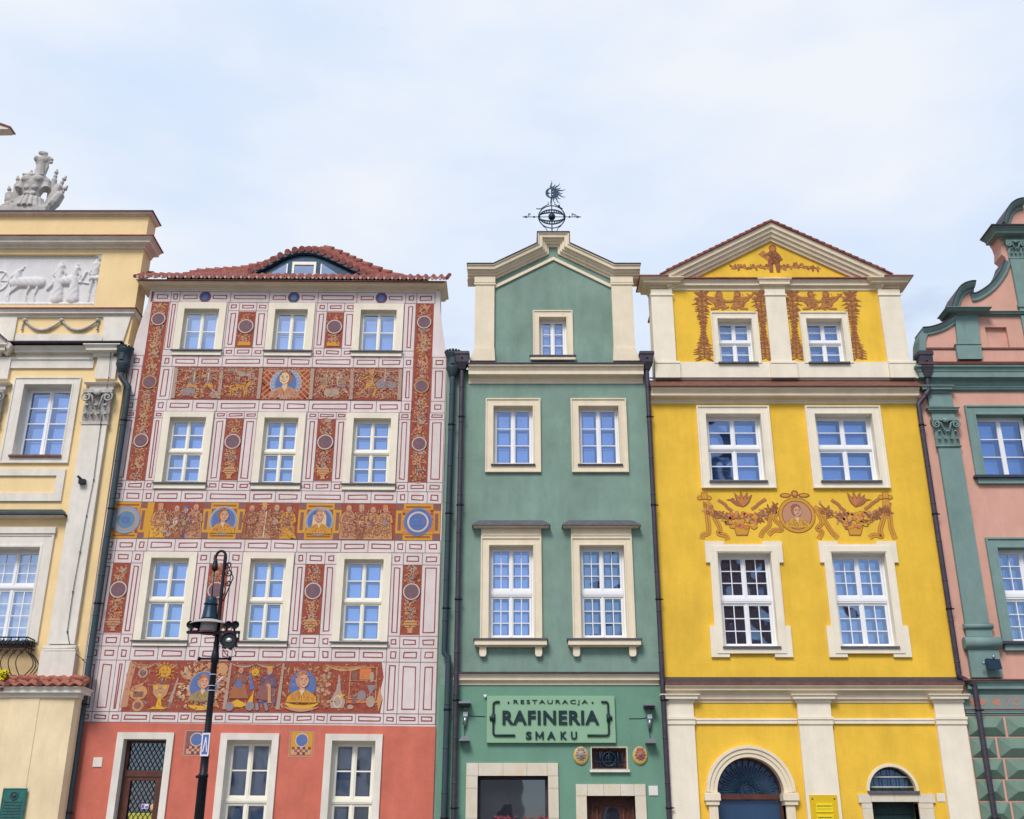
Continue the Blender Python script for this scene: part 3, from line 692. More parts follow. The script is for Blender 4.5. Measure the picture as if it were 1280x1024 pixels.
# painted joints and cells
f = Fresco(0, 3)
def cell(x0, x1, z0, z1, m=None):
    w, h = x1-x0, z1-z0; m = min(.10, w*.27, h*.27) if m is None else m
    f.box_line(x0-.007, x1+.007, z0-.007, z1+.007, .014, 'joint', 0); f.box_line(x0+m, x1-m, z0+m, z1-m, .026, 'line', 0)
def band(xs, z0, z1, skip=()):
    for i in range(len(xs)-1):
        if i not in skip: cell(xs[i], xs[i+1], z0, z1)
B5 = [-9.8, -9.47, -9.0, -8.72, -8.06, -7.44, -6.39, -5.76, -5.13, -4.08, -3.43, -2.80, -2.53, -2.06, -1.70]
ZA = (PZ(378.5), PZ(365.5)); ZB = (PZ(459), PZ(445.5)); ZC = (PZ(515), PZ(500.5)); ZD = (PZ(628.5), PZ(613.5)); ZE = (PZ(690), PZ(674.6)); ZF = (PZ(826.5), PZ(809)); ZG = (4.665, PZ(891))
band([-9.5, -9.44, -8.98, -8.75], *ZA); band([-2.82, -2.53, -2.05, -1.95], *ZA, skip=(2,))
for (a, b) in ((-7.42, -6.4), (-5.12, -4.1)): cell(a, b, *ZA)
for (a, b) in ((-8.75, -7.42), (-6.4, -5.12), (-4.1, -2.82)):
    f.box_line(a-.007, b+.007, ZA[0]-.007, ZA[1]+.007, .014, 'joint', 0)
    m = (a+b)/2; f.box_line(a+.09, m-.2, ZA[0]+.09, ZA[1]-.09, .024, 'line', 0); f.box_line(m+.2, b-.09, ZA[0]+.09, ZA[1]-.09, .024, 'line', 0)
    f.disc(m, (ZA[0]+ZA[1])/2, .155, 'disc', 1, .165); f.disc(m, (ZA[0]+ZA[1])/2, .13, 'navy', 2, .14); f.disc(m, (ZA[0]+ZA[1])/2, .08, 'teal' if a > -7 and a < -6 else 'blue', 3, .09)
band(B5, *ZB, skip=(1, 12)); band(B5, *ZC, skip=(1, 12)); band(B5, *ZD); band(B5, *ZE)
B6 = [-9.8, -9.46, -9.07, -8.78, -8.14, -7.5, -7.2, -6.74, -6.43, -5.81, -5.17, -4.89, -4.42, -4.13, -3.49, -2.86, -2.56, -2.07, -1.69]
band(B6, *ZF); band(B6, *ZG)
for (z0, z1) in ((ZF[0]-.002-(ZF[0]-ZG[1]), ZF[0]),):
    for (a, b) in ((-9.8, -9.46), (-9.46, -9.07), (-9.07, -8.86), (-2.86, -2.56), (-2.56, -2.07), (-2.07, -1.69)): cell(a, b, z0, z1, .07 if b-a < .3 else .09)
def pier(xs, zt, zb, zst, zsb, strip=False):
    """small cells over and under, tall cells either side of a painted panel"""
    a, p, q, b = xs
    for (x0, x1) in ((a, p), (p, q), (q, b)):
        if not strip or (x0, x1) != (p, q): cell(x0, x1, zst, zt); cell(x0, x1, zb, zsb)
    cell(a, p, zsb, zst, .07); cell(q, b, zsb, zst, .07)
for xs in ((-7.44, -7.16, -6.71, -6.4), (-5.13, -4.86, -4.41, -4.1)): pier(xs, ZA[0], ZB[1], PZ(389), PZ(435))
for xs in ((-7.47, -7.17, -6.73, -6.4), (-5.15, -4.87, -4.42, -4.14)): pier(xs, ZC[0], ZD[1], PZ(523.5), PZ(602))
for xs in ((-7.49, -7.18, -6.73, -6.41), (-5.16, -4.89, -4.44, -4.15)): pier(xs, ZE[0], ZF[1], PZ(705), PZ(793))
cell(-8.98, -8.77, PZ(438), ZA[0], .06); cell(-2.84, -2.53, PZ(438), ZA[0], .09)
for (a, b) in ((-9.8, -9.47), (-9.0, -8.68), (-2.8, -2.53), (-2.06, -1.7)): cell(a, b, ZC[1], ZB[0], .08)
for (a, b) in ((-9.8, -9.46), (-9.0, -8.77), (-2.84, -2.55), (-2.08, -1.7)): cell(a, b, PZ(602), PZ(523.5), .07); cell(a, b, PZ(523.5), ZC[0]); cell(a, b, ZD[1], PZ(602))
cell(-9.46, -9.0, ZD[1], PZ(602)); cell(-2.55, -2.08, ZD[1], PZ(602))
for xs in ((-9.8, -9.47, -9.05, -8.78), (-2.86, -2.57, -2.12, -1.69)): pier(xs, ZE[0], ZF[1], PZ(705), PZ(794))
f.build('painted_cells', red, fix=False)
# ornament strips and pier panels
def panel_obj(name, fn, seed, label=None):
    q = Fresco(0, seed); fn(q); return q.build(name, red, fix=False, label=label)
zt, zb = ZA[0], PZ(602)
def stripL(q):
    q.rect(-9.46, -9.0, zb, zt, 'dred' if 0 else 'red', 0); q.arabesque(-9.46, -9.0, zb, zt, dens=1.4)
    for (y, c) in ((400, 'white'), (479, 'ochre'), (552, 'white')): q.target(-9.23, PZ(y), .185, c)
def stripR(q):
    q.rect(-2.55, -2.07, zb, zt, 'red', 0); q.arabesque(-2.55, -2.07, zb, zt, dens=1.4)
    for (y, c) in ((402, 'white'), (482, 'ochre'), (554, 'white')): q.target(-2.31, PZ(y), .185, c)
panel_obj('painted_strip', stripL, 11); panel_obj('painted_strip', stripR, 12)
sd = 20
for (ya, yb_, yc, xx) in ((390, 435, 408.5, ((-7.16, -6.71), (-4.86, -4.41))), (524, 601, 552.5, ((-7.17, -6.73), (-4.87, -4.42))), (705, 792.5, 738.5, ((-9.47, -9.05), (-7.18, -6.73), (-4.89, -4.44), (-2.57, -2.12)))):
    for (a, b) in xx:
        sd += 1
        def fn(q, a=a, b=b):
            q.rect(a, b, PZ(yb_), PZ(ya), 'red', 0); q.arabesque(a, b, PZ(yb_)+.1, PZ(ya), dens=1.5); q.target((a+b)/2, PZ(yc), .2)
            if ya > 400: q.vase((a+b)/2, PZ(yb_)+.04, .42, 'ochre' if a > -9 else 'tan')
            else: q.rect(a+.06, b-.06, PZ(yb_)+.06, PZ(yb_)+.16, 'gold', 4)
        panel_obj('painted_panel', fn, sd)
# frieze 1
z0, z1 = ZC[1]+.01, ZB[0]-.01; H = z1-z0
def fr1(q):
    q.rect(-8.64, -2.8, z0, z1, 'dred', 0); q.rect(-8.6, -2.84, z0+.02, z1-.02, 'red', 1)
    for x in (-8.58, -7.42, -6.42, -5.1, -4.08, -2.86): q.rect(x-.05, x+.05, z0+.02, z1-.03, 'grey', 6); q.stroke([(x+.05, z0+.02), (x+.05, z1)], .014, 'dark', 7)
    q.swag(-8.6, -6.42, z1-.04, .06, .09, 'tan', 3); q.swag(-5.1, -2.84, z1-.04, .05, .08, 'tan', 3)
    q.clutter(-8.5, -7.5, z0, z1, 26); q.warrior(-8.15, z0+.04, H*.9, 'gblue', 'ochre', 1); q.warrior(-7.72, z0+.06, H*.85, 'gblue', 'tan', -1)
    q.disc(-8.22, z0+.2, .2, 'gblue', 6, .11); q.disc(-7.55, z0+.13, .1, 'grey', 6)
    q.clutter(-7.4, -6.45, z0, z1, 26); q.beast(-6.95, z0+.07, .62, 'gold', 1); q.beast(-6.85, z0+.5, .5, 'grey', -1, False)
    q.lattice(-6.36, -5.15, z0+.02, z1-.02, .15, .024); q.swag(-6.36, -5.15, z1-.04, .05, .07, 'tan', 2)
    q.disc(-5.76, z0+H*.5, .40, 'white', 2, .42); q.disc(-5.76, z0+H*.5, .385, 'lblue', 3, .405); q.disc(-5.76, z0+H*.5, .27, 'blue', 4, .33)
    for i in range(22):
        a = i*2*math.pi/22; q.stroke([(-5.76+.31*math.cos(a), z0+H*.5+.34*math.sin(a)), (-5.76+.36*math.cos(a), z0+H*.5+.39*math.sin(a))], .02, 'white', 5)
    q.bust(-5.78, z0+.06, .82, 'tan', 'brown', 'cream', -1)
    q.clutter(-5.0, -4.15, z0, z1, 40, ('tan', 'grey', 'pink', 'ochre')); q.warrior(-4.8, z0+.05, H*.8, 'grey', 'tan', 1); q.warrior(-4.35, z0+.05, H*.85, 'grey', 'pink', -1); q.disc(-4.58, z0+.2, .2, 'grey', 7, .13)
    q.clutter(-4.0, -2.9, z0, z1, 36); q.warrior(-3.62, z0+.12, H*.82, 'gold', 'gold', 1); q.warrior(-3.15, z0+.04, H*.92, 'gblue', 'tan', -1); q.pg([(-3.5, z0+.45), (-3.3, z0+.62), (-3.2, z0+.42), (-3.4, z0+.3)], 'gblue', 8); q.rect(-3.18, -2.95, z0+.34, z0+.5, 'gblue', 8)
    q.hatch(-8.6, -6.45, z0, z1, 800, ('tan', 'pink', 'grey', 'brown', 'dred', 'ochre')); q.hatch(-5.08, -2.86, z0, z1, 1100, ('tan', 'pink', 'grey', 'brown', 'dred', 'pink'))
panel_obj('painted_frieze', fr1, 41, 'upper frieze with fighting figures, beasts and a blue portrait roundel on red')
# frieze 2
z0b, z1b = ZE[1]+.01, ZD[0]-.01; H2 = z1b-z0b
def fr2(q):
    z0, z1, H = z0b, z1b, H2
    q.rect(-9.8, -1.71, z0, z1, 'red', 0)
    for (a, b, core) in ((-9.78, -8.86, 'teal'), (-2.78, -1.74, 'blue')):
        q.framed(a-.02, b+.02, z0, z1); w = b-a
        q.rect(a+.14, b-.14, z0+.14, z1-.14, 'orange', 3)
        rr = q.r
        for i in range(9):
            for j in range(9):
                if rr.random() < .55:
                    cw = (w-.28)/9; ch = (H-.28)/9; q.rect(a+.14+i*cw, a+.14+(i+.8)*cw, z0+.14+j*ch, z0+.14+(j+.85)*ch, rr.choice(('gold', 'pink', 'mauve', 'dred')), 4)
        cx, cz = (a+b)/2, (z0+z1)/2
        q.disc(cx, cz, .35, 'gblue', 5, n=28); q.disc(cx, cz, .33, 'lblue' if core == 'teal' else 'blue', 6, n=28); q.disc(cx, cz, .26, 'white' if core == 'blue' else 'grey', 7, n=28); q.disc(cx, cz, .215, core, 8, n=28); q.disc(cx, cz, .10, 'blue', 9)
    q.rect(-8.84, -8.68, z0, z1, 'gold', 2)
    for (x, h, robe, hat, hold, belt) in ((-8.52, .86, 'ochre', 'ochre', None, 'gold'), (-8.12, .84, 'brown', None, 'cream', None), (-7.9, .8, 'navy', 'blue', 'green', None), (-7.66, .88, 'tan', None, None, None)):
        q.robed(x, z0+.01, h, robe, hat, hold=hold, belt=belt)
    q.rect(-8.7, -8.36, z0+.02, z0+.3, 'yel', 5)
    for i in range(5): q.leaf(-8.32+.03*i, z0+.05+.1*i, 2.6 if i % 2 else .5, .17, .09, 'grey', 8)
    for (a, b, robe, hair, vl, fc) in ((-7.47, -6.46, 'gold', 'brown', False, 1), (-5.16, -4.12, 'gold', 'cream', True, -1)):
        q.framed(a, b, z0, z1); cx, cz = (a+b)/2, (z0+z1)/2
        q.disc(cx, cz, .34, 'white', 4, .36, 28); q.disc(cx, cz, .33, 'lblue', 5, .35, 28); q.disc(cx, cz, .285, 'blue', 6, .305, 28)
        q.y0 -= .012; q.bust(cx, z0+.14, .66, robe, hair, 'pink', fc, vl); q.y0 += .012
    for (x, h, robe, hat, hold, belt) in ((-6.3, .86, 'brown', None, None, None), (-6.0, .9, 'tan', 'brim', 'staff', None), (-5.7, .88, 'brown', None, 'grey', None), (-5.4, .86, 'gold', 'mauve', 'mauve', None),
                                    (-3.95, .88, 'tan', None, None, None), (-3.64, .86, 'brown', 'grey', None, 'pink'), (-3.36, .84, 'ochre', None, 'mauve', None), (-3.06, .86, 'ochre', 'orange', 'gblue', 'mauve')):
        q.robed(x, z0+.01, h, robe, hat, hold=hold, belt=belt)
    q.curve((-5.5, z0+.25), (-5.2, z0+.05), (-5.24, z0+.02), .12, 'gold', 7)
    for a, b in ((-8.68, -7.5), (-6.42, -5.2), (-4.1, -2.88)): q.hatch(a, b, z0, z1-.14, 550)
panel_obj('painted_frieze', fr2, 42, 'middle frieze with a procession of robed figures between gold framed portraits and blue roundels')
z0c, z1c = ZG[1]+.01, ZF[0]-.01; H3 = z1c-z0c
def fr3(q):
    z0, z1, H = z0c, z1c, H3
    q.pg([(-8.82, z0), (-2.94, z0), (-2.9, z0+.3), (-2.96, z0+.5), (-2.9, z0+.8), (-2.96, z1), (-8.72, z1), (-8.8, z0+.8), (-8.74, z0+.5)], 'red', 0)
    q.pg([(-8.84, z0+.08), (-8.68, z0+.1), (-8.66, z0+.6), (-8.6, z1-.04), (-8.76, z1-.02), (-8.8, z0+.6)], 'tan', 2)
    q.swag(-8.7, -7.62, z1-.05, .09, .1, 'tan', 2); q.sun_(-7.92, z1-.24, .15); q.ring(-8.42, z1-.28, .07, .11, 'grey', 4); q.ring(-8.42, z1-.28, .0, .06, 'mauve', 4)
    q.pg([(-8.2, z0+.62), (-7.74, z0+.62), (-7.8, z0+.36), (-7.97, z0+.2), (-8.14, z0+.36)], 'dark', 3); q.pg([(-8.17, z0+.6), (-7.77, z0+.6), (-7.82, z0+.38), (-7.97, z0+.23), (-8.12, z0+.38)], 'tan', 4)
    for (x, z) in ((-8.07, z0+.53), (-7.87, z0+.53), (-7.97, z0+.36)): q.disc(x, z, .05, 'yel', 6)
    q.stroke([(-8.12, z0+.42), (-7.97, z0+.46), (-7.82, z0+.42)], .03, 'grey', 5); q.rect(-8.02, -7.92, z0+.62, z0+.84, 'mauve', 4)
    q.disc(-8.47, z0+.42, .2, 'ochre', 3, .17); q.stroke([(-8.62, z0+.5), (-8.38, z0+.62)], .05, 'tan', 5); q.rect(-8.58, -8.36, z0+.32, z0+.44, 'mauve', 5); q.disc(-8.45, z0+.13, .13, 'ochre', 3); q.disc(-8.45, z0+.13, .08, 'mauve', 4)
    q.pg([(-8.2, z0+.05), (-7.8, z0+.05), (-7.9, z0+.12), (-7.94, z0+.3), (-8.0, z0+.3), (-8.04, z0+.12)], 'yel', 5); q.stroke([(-7.72, z0+.2), (-7.6, z0+.75)], .09, 'grey', 4, w1=.03); q.leaf(-7.62, z0+.6, .1, .2, .06, 'ochre', 5)
    q.clutter(-8.4, -7.6, z0, z0+.3, 10)
    # wreath and portrait
    rr = q.r
    for _ in range(150):
        a = rr.uniform(0, 6.28); d = rr.uniform(.3, .62); x = -7.02+d*math.cos(a)*.95; z = z0+H*.5+d*.9*math.sin(a)
        if -7.55 < x < -6.5 and z0+.04 < z < z1-.04: q.disc(x, z, rr.uniform(.03, .06), rr.choice(('ochre', 'pink', 'tan', 'cream', 'brown')), 2+rr.randint(0, 2), n=9); q.leaf(x, z, a, .08, .04, rr.choice(('grey', 'dark', 'ochre')), 5)
    q.disc(-7.0, z0+.56, .33, 'grey', 6, .35, 26); q.disc(-7.0, z0+.56, .31, 'blue', 7, .33, 26)
    q.y0 -= .016; q.bust(-7.0, z0+.24, .62, 'green', 'tan', 'pink', 1); q.y0 += .016
    q.disc(-6.62, z1-.18, .14, 'ochre', 5); q.curve((-7.3, z0+.14), (-7.0, z0+.02), (-6.7, z0+.14), .1, 'yel', 5, 2)
    for x in (-6.45, -5.24): q.pg([(x-.07, z0+.06), (x+.02, z0+.06), (x+.05, z1-.04), (x, z1-.04)], 'grey', 6)
    q.swag(-6.42, -5.26, z1-.04, .07, .07, 'grey', 2); q.sun_(-5.85, z1-.24, .09, 'yel'); q.stroke([(-5.88, z0+.5), (-5.98, z0+.9)], .1, 'blue', 4, w1=.03)
    q.robed(-6.18, z0+.3, .72, 'mauve', None); q.pg([(-6.4, z0+.3), (-5.95, z0+.3), (-6.05, z0+.62), (-6.3, z0+.62)], 'brown', 8); q.disc(-6.2, z0+.62, .09, 'blue', 9, .07)
    q.pg([(-6.45, z0+.14), (-6.2, z0+.28), (-5.98, z0+.18), (-5.84, z0+.46), (-5.84, z0+.2), (-6.1, z0+.1)], 'yel', 9); q.disc(-6.36, z0+.12, .1, 'gblue', 9); q.disc(-5.9, z0+.13, .1, 'gblue', 9)
    q.robed(-5.52, z0+.16, .86, 'navy', 'gold', hold='grey'); q.pg([(-5.8, z0+.3), (-5.44, z0+.24), (-5.46, z0+.56), (-5.7, z0+.6)], 'mauve', 9); q.stroke([(-5.46, z0+.2), (-5.5, z0+.6)], .07, 'ochre', 10); q.limb([(-5.75, z0+.2), (-5.72, z0+.04)], .07, 'gblue', 8); q.limb([(-5.56, z0+.2), (-5.5, z0+.04)], .07, 'gblue', 8)
    for _ in range(70):
        x = rr.uniform(-5.15, -4.3); z = rr.uniform(z0+.06, z1-.1); q.leaf(x, z, rr.uniform(0, 6.28), rr.uniform(.08, .2), .04, rr.choice(('ochre', 'grey', 'tan', 'green')), 2)
    q.disc(-4.74, z0+.6, .32, 'mauve', 5, .36, 26); q.disc(-4.74, z0+.6, .3, 'blue', 6, .34, 26); q.y0 -= .014; q.bust(-4.74, z0+.22, .74, 'gold', 'tan', 'pink', 1); q.y0 += .014
    q.curve((-5.1, z0+.2), (-4.74, z0+.0), (-4.36, z0+.2), .12, 'yel', 7, 2); q.curve((-5.12, z0+.12), (-4.74, z0-.02), (-4.34, z0+.12), .07, 'tan', 8, 2)
    q.swag(-4.25, -3.3, z1-.06, .1, .1, 'ochre', 1)
    for i in range(36): q.disc(-4.2+rr.uniform(-.08, .08), z0+.1+rr.uniform(0, H-.2), .04, rr.choice(('ochre', 'grey', 'tan', 'brown')), 3+i % 3, n=8)
    q.pg([(-4.06, z0+.1), (-3.78, z0+.1), (-3.74, z0+.25), (-3.86, z0+.5), (-3.9, z0+.85), (-3.93, z0+.85), (-3.97, z0+.5), (-4.1, z0+.25)], 'grey', 5); q.ring(-3.92, z0+.25, .08, .1, 'white', 6, 16, 1.4)
    q.rect(-3.72, -3.0, z0+.22, z0+.28, 'orange', 4); q.box_line(-3.68, -3.05, z0+.3, z1-.1, .025, 'tan', 4); q.stroke([(-3.68, z0+.72), (-3.05, z0+.72)], .02, 'tan', 5); q.rect(-3.62, -3.5, z0+.72, z0+.92, 'mauve', 5); q.rect(-3.45, -3.2, z0+.74, z0+1.0, 'orange', 4)
    q.disc(-3.38, z0+.38, .1, 'gblue', 6, .12); q.rect(-3.6, -3.5, z0+.2, z0+.42, 'mauve', 6); q.pg([(-3.28, z0+.62), (-3.06, z0+.62), (-3.17, z0+.4)], 'gblue', 7); q.disc(-3.17, z0+.25, .1, 'grey', 7, .13); q.disc(-3.62, z0+.13, .07, 'grey', 6, .05)
    q.disc(-3.17, z0+.8, .05, 'grey', 6, .12); q.pg([(-3.74, z0+.4), (-3.9, z0+.3), (-3.9, z0+.42)], 'yel', 6)
    q.hatch(-8.8, -2.95, z0, z1, 1300, ('tan', 'brown', 'red', 'ochre', 'dred'), 2)
    q.pg([(-2.98, z0+.03), (-2.91, z0+.3), (-2.98, z0+.6), (-3.03, z0+.3)], 'ochre', 5)
panel_obj('painted_frieze', fr3, 43, 'lower frieze with a shield, portraits in wreaths and still lifes on red')
# two painted tablets on the ground floor
for (x, sd_) in ((-7.02, 51), (-4.66, 52)):
    def tb(q, x=x):
        z = PZ(946); q.y0 = -.012; q.box_line(x-.28, x+.28, z, z+.56, .02, 'grey', 1); q.rect(x-.24, x+.24, z+.04, z+.54, 'gold' if x > -5 else 'mauve', 0)
        q.disc(x, z+.36, .15, 'white', 2); q.disc(x, z+.36, .13, 'blue', 3)
        for i in range(7):
            for j in range(3):
                if (i+j) % 2 == 0 and abs(i-3) <= 3-(2-j)*.8: q.rect(x-.21+i*.06, x-.21+(i+1)*.06, z+.05+j*.055, z+.105+j*.055, 'dark' if j != 1 else 'mauve', 3)
                elif abs(i-3) <= 3: q.rect(x-.21+i*.06, x-.21+(i+1)*.06, z+.05+j*.055, z+.105+j*.055, 'pink', 2)
    panel_obj('painted_tablet', tb, sd_)
# windows
for r_, (zo0, zi0, zi1, zo1) in rows.items():
    for (a, b) in WX:
        c = surround(MB().use(TRIMW), a, b, zo0, zo1, a+.175, b-.175, zi0, zi1, 0, .045, .13, steps=False).build('window', red)
        window(red, a+.175, b-.175, zi0, zi1, .13, WOODC, WOODIN, GLP if r_ == 1 else GL, True, None if r_ == 1 else (1, 2), (1, 2), .49, .04, .045, .026, cas=c, tr=.09)
        s_ = MB().use(SLATE); s_.box(a-.04, b+.04, -.085, .19, zi0-.045, zi0-.012) if 0 else s_.box(a-.04, b+.04, -.085, -.037, zi0-.05, zi0-.018).box(a+.177, b-.177, -.037, .128, zi0+.001, zi0+.012); s_.build('sill', c)
for (a, b, zt_, k) in G:
    zb_ = .5 if k == 'w' else .12
    c = surround(MB().use(GREYTRIM), a, b, zb_-.12 if k == 'w' else zb_, zt_, a+.15, b-.15, zb_, zt_-.14, -.012, .05, .24, steps=False).build('window' if k == 'w' else 'door', red)
    if k == 'w':
        window(red, a+.15, b-.15, 1.5, zt_-.14, .2, WOODC, WOODIN, GLG, True, (1, 2), (1, 3), .545, .05, .055, .03, cas=c, tr=.10)
        MB().use(WOODC).box(a+.15, b-.15, .19, .3, zb_, 1.498).build('parapet', c)
        continue
    x0, x1 = a+.15, b-.15; zt2 = zt_-.14; zm = PZ(968, .2)
    d = MB().use(DOORB); d.loops([(x0, x1, .14, zt2, .3), (x0, x1, .14, zt2, .2), (x0+.08, x1-.08, .2, zt2-.05, .2), (x0+.08, x1-.08, .2, zt2-.05, .3)])
    d.box(x0+.07, x1-.07, .17, .28, zm-.07, zm+.06); d.box(x0+.08, x0+.2, .19, .27, .2, zm-.07); d.box(x1-.2, x1-.08, .19, .27, .2, zm-.07); d.box(x0+.2, x1-.2, .19, .27, zm-.15, zm-.07); d.box(x0+.2, x1-.2, .19, .27, .2, 1.2)
    d.build('leaf', c)
    MB().use(NIGHT).quad((x0+.05, .26, .5), (x1-.05, .26, .5), (x1-.05, .26, zt2), (x0+.05, .26, zt2)).build('pane', c, fix=False)
    la = MB().use(IRON)
    for (l0, l1, h0, h1, m) in ((x0+.08, x1-.08, zm+.06, zt2-.05, GREYTRIM), (x0+.2, x1-.2, 1.2, zm-.15, GREYTRIM)):
        st = .105; k_ = l0-(h1-h0)*.62
        while k_ < l1:
            for sg in (1, -1):
                Hh = h1-h0; sl_ = .62
                if sg == 1: t0 = max(0, (l0-k_)/sl_); t1 = min(Hh, (l1-k_)/sl_); pa = (k_+t0*sl_, h0+t0); pb = (k_+t1*sl_, h0+t1)
                else: t0 = max(0, (k_+Hh*sl_-l1)/sl_); t1 = min(Hh, (k_+Hh*sl_-l0)/sl_); pa = (k_+Hh*sl_-t0*sl_, h0+t0); pb = (k_+Hh*sl_-t1*sl_, h0+t1)
                if t1-t0 > .03: la.tube([(pa[0], .235, pa[1]), (pb[0], .235, pb[1])], .007, 5)
            k_ += st
    la.build('lattice', c)
# roof with eyebrow dormer
rf = MB().use(TILE); eY, eZ = -.36, zc1+.03
pantiles(rf, -9.86, -1.76, eY, eZ, .75, .50, tw=.21, rows=3, amp=.05)
rf.box(-9.82, -1.80, eY+.06, .4, eZ-.06, eZ-.04); rf.box(-9.3, -2.3, .38, 2.2, eZ+.02, eZ+.5)
for sx, xe in ((-1, -9.88), (1, -1.74)):      # verge tiles down both sides
    for i in range(4): rf.tube([(xe, eY+.0+i*.3, eZ+.02+i*.2), (xe, eY+.34+i*.3, eZ+.22+i*.2)], [.05, .045], 8)
rf.use(MORTAR)
n = int(round((9.86-1.76)/.21)); tw_ = (9.86-1.76)/n
for i in range(n):
    for k_ in range(3): xx = -9.86+tw_*(i+.25); rf.tube([(xx, eY-.01+k_*.25, eZ+.012+k_*.167), (xx, eY+.1+k_*.25, eZ+.05+k_*.167)], .036, 8)
roof = rf.build('roof', red)
# silhouettes measured along the dormer
Yf, Yb = .45, 2.3
SB = [(228, 346), (245, 341), (300, 337), (330, 330), (348, 321), (368, 313), (385, 309.5), (404, 309), (425, 317), (450, 328), (475, 338), (500, 346), (512, 347)]
SF = [(300, 346), (322, 338), (340, 327), (358, 317), (378, 313), (398, 316), (415, 324), (435, 333), (452, 342), (462, 347)]
def sil(tab, Y, x):
    q = [P(a, b, Y) for a, b in tab]
    if x <= q[0][0]: return q[0][1]
    for i in range(len(q)-1):
        if q[i][0] <= x <= q[i+1][0]:
            t = (x-q[i][0])/(q[i+1][0]-q[i][0]); t = t if 1 else t; return q[i][1]+(q[i+1][1]-q[i][1])*t
    return q[-1][1]
def sm(tab, Y, x, d=.12): return sum(sil(tab, Y, x+k*d) for k in (-2, -1, 0, 1, 2))/5
dm = MB().use(TILE); xa_, xb_ = PX(232, 346, Yf), PX(508, 347, Yf); cols = 26*6; R2 = 5; xs_ = [xa_+(xb_-xa_)*i/cols for i in range(cols+1)]
for r_ in range(R2):
    vs = []; fs = []
    for (t, lf) in ((r_/R2, .035), (r_/R2, -.004), ((r_+1)/R2+.015, 0)):
        for i, x in enumerate(xs_):
            ta = t; Y = Yf+(Yb-Yf)*ta-(.02 if lf else 0)
            zf = max(sm(SF, Yf, x), eZ+.51); zb2 = sm(SB, Yb, x*1.0+ (x+5.7)*.06)
            vs.append((x, Y, zf+(zb2-zf)*ta+lf+.04*math.sin(2*math.pi*(i % 6)/6)))
    m_ = len(xs_)
    for i in range(m_-1): fs += [(i, i+1, m_+i+1, m_+i), (i, i+1, 2*m_+i+1, 2*m_+i)]
    dm.add(vs, fs, True)
xr_ = PX(312, 340, Yf); 
while xr_ < PX(466, 340, Yf):
    zq = sm(SF, Yf, xr_)+.03; dm.tube([(xr_, Yf-.09, zq), (xr_, Yf+.2, zq+.08)], [.085, .07], 10); xr_ += .19
dm.use(TILEB)
hp = [(a, b) for a, b in SB if a <= 350] ; hp2 = [(a, b) for a, b in SB if a >= 400 and a <= 500]
for tab in (hp, hp2):
    pts = [P(a, b, Yb-.05) for a, b in tab]; acc = []
    for i in range(len(pts)-1):
        Ls = math.hypot(pts[i+1][0]-pts[i][0], pts[i+1][1]-pts[i][1]); k_ = max(1, int(round(Ls/.26)))
        for j in range(k_): acc.append((pts[i][0]+(pts[i+1][0]-pts[i][0])*j/k_, pts[i][1]+(pts[i+1][1]-pts[i][1])*j/k_))
    acc.append(pts[-1])
    for i in range(len(acc)-1):
        (ax, az), (bx, bz) = acc[i], acc[i+1]
        if tab is hp2: ax, az, bx, bz = bx, bz, ax, az
        dm.tube([(ax, Yb-.08, az-.02), (bx+(bx-ax)*.12, Yb-.08, bz-.04)], [.115, .085], 10)
dm.build('dormer_roof', red)
for_ = MB().use(IRONB); arch = []
for i in range(41):
    x = PX(312, 340, Yf)+(PX(462, 340, Yf)-PX(312, 340, Yf))*i/40; arch.append((x, sm(SF, Yf, x)-.0))
base = eZ+.4
for_.prism(arch+[(arch[-1][0], base), (arch[0][0], base)], Yf+.05, Yf+.12)
for_.sweep([(a, Yf+.05, b) for a, b in arch], [(0, 0), (0, .1), (-.07, .1), (-.10, .05), (-.10, 0)], (0, -1, 0), -1)
dmr = for_.build('dormer', red)
ww = MB().use(WOODC); wx0, wx1 = PX(363, 335, Yf), PX(393, 335, Yf); wz0, wz1 = PZ(343.5, Yf), PZ(327, Yf)
ww.loops([(wx0, wx1, wz0, wz1, Yf+.05), (wx0, wx1, wz0, wz1, Yf+.01), (wx0+.06, wx1-.06, wz0+.03, wz1-.09, Yf+.01), (wx0+.06, wx1-.06, wz0+.03, wz1-.09, Yf+.045)])
ww.build('frame', dmr)
gg = MB().use(GLP); gg.quad((wx0+.05, Yf+.044, wz0+.02), (wx1-.05, Yf+.044, wz0+.02), (wx1-.05, Yf+.044, wz1-.08), (wx0+.05, Yf+.044, wz1-.08))
gg.poly([(wx0-.12, wz1-.02), (wx0-.62, wz0+.03), (wx0-.12, wz0+.03)], Yf+.044); gg.poly([(wx1+.12, wz1-.02), (wx1+.62, wz0+.03), (wx1+.12, wz0+.03)], Yf+.044); gg.build('pane', dmr, fix=False)
bb = MB().use(WOODW)
for s_, xx in ((-1, wx0-.12), (1, wx1+.12)): bb.box(min(xx, xx+s_*.035), max(xx, xx+s_*.035), Yf+.02, Yf+.046, wz0+.03, wz1-.06)
bb.build('side_bar', dmr)
downpipe(red, -1.52, PZ(470, -.15), .12, -.15, COPPER, 'round', .068, jog=[(-1.42, PZ(816), PZ(822))], hz=.6)
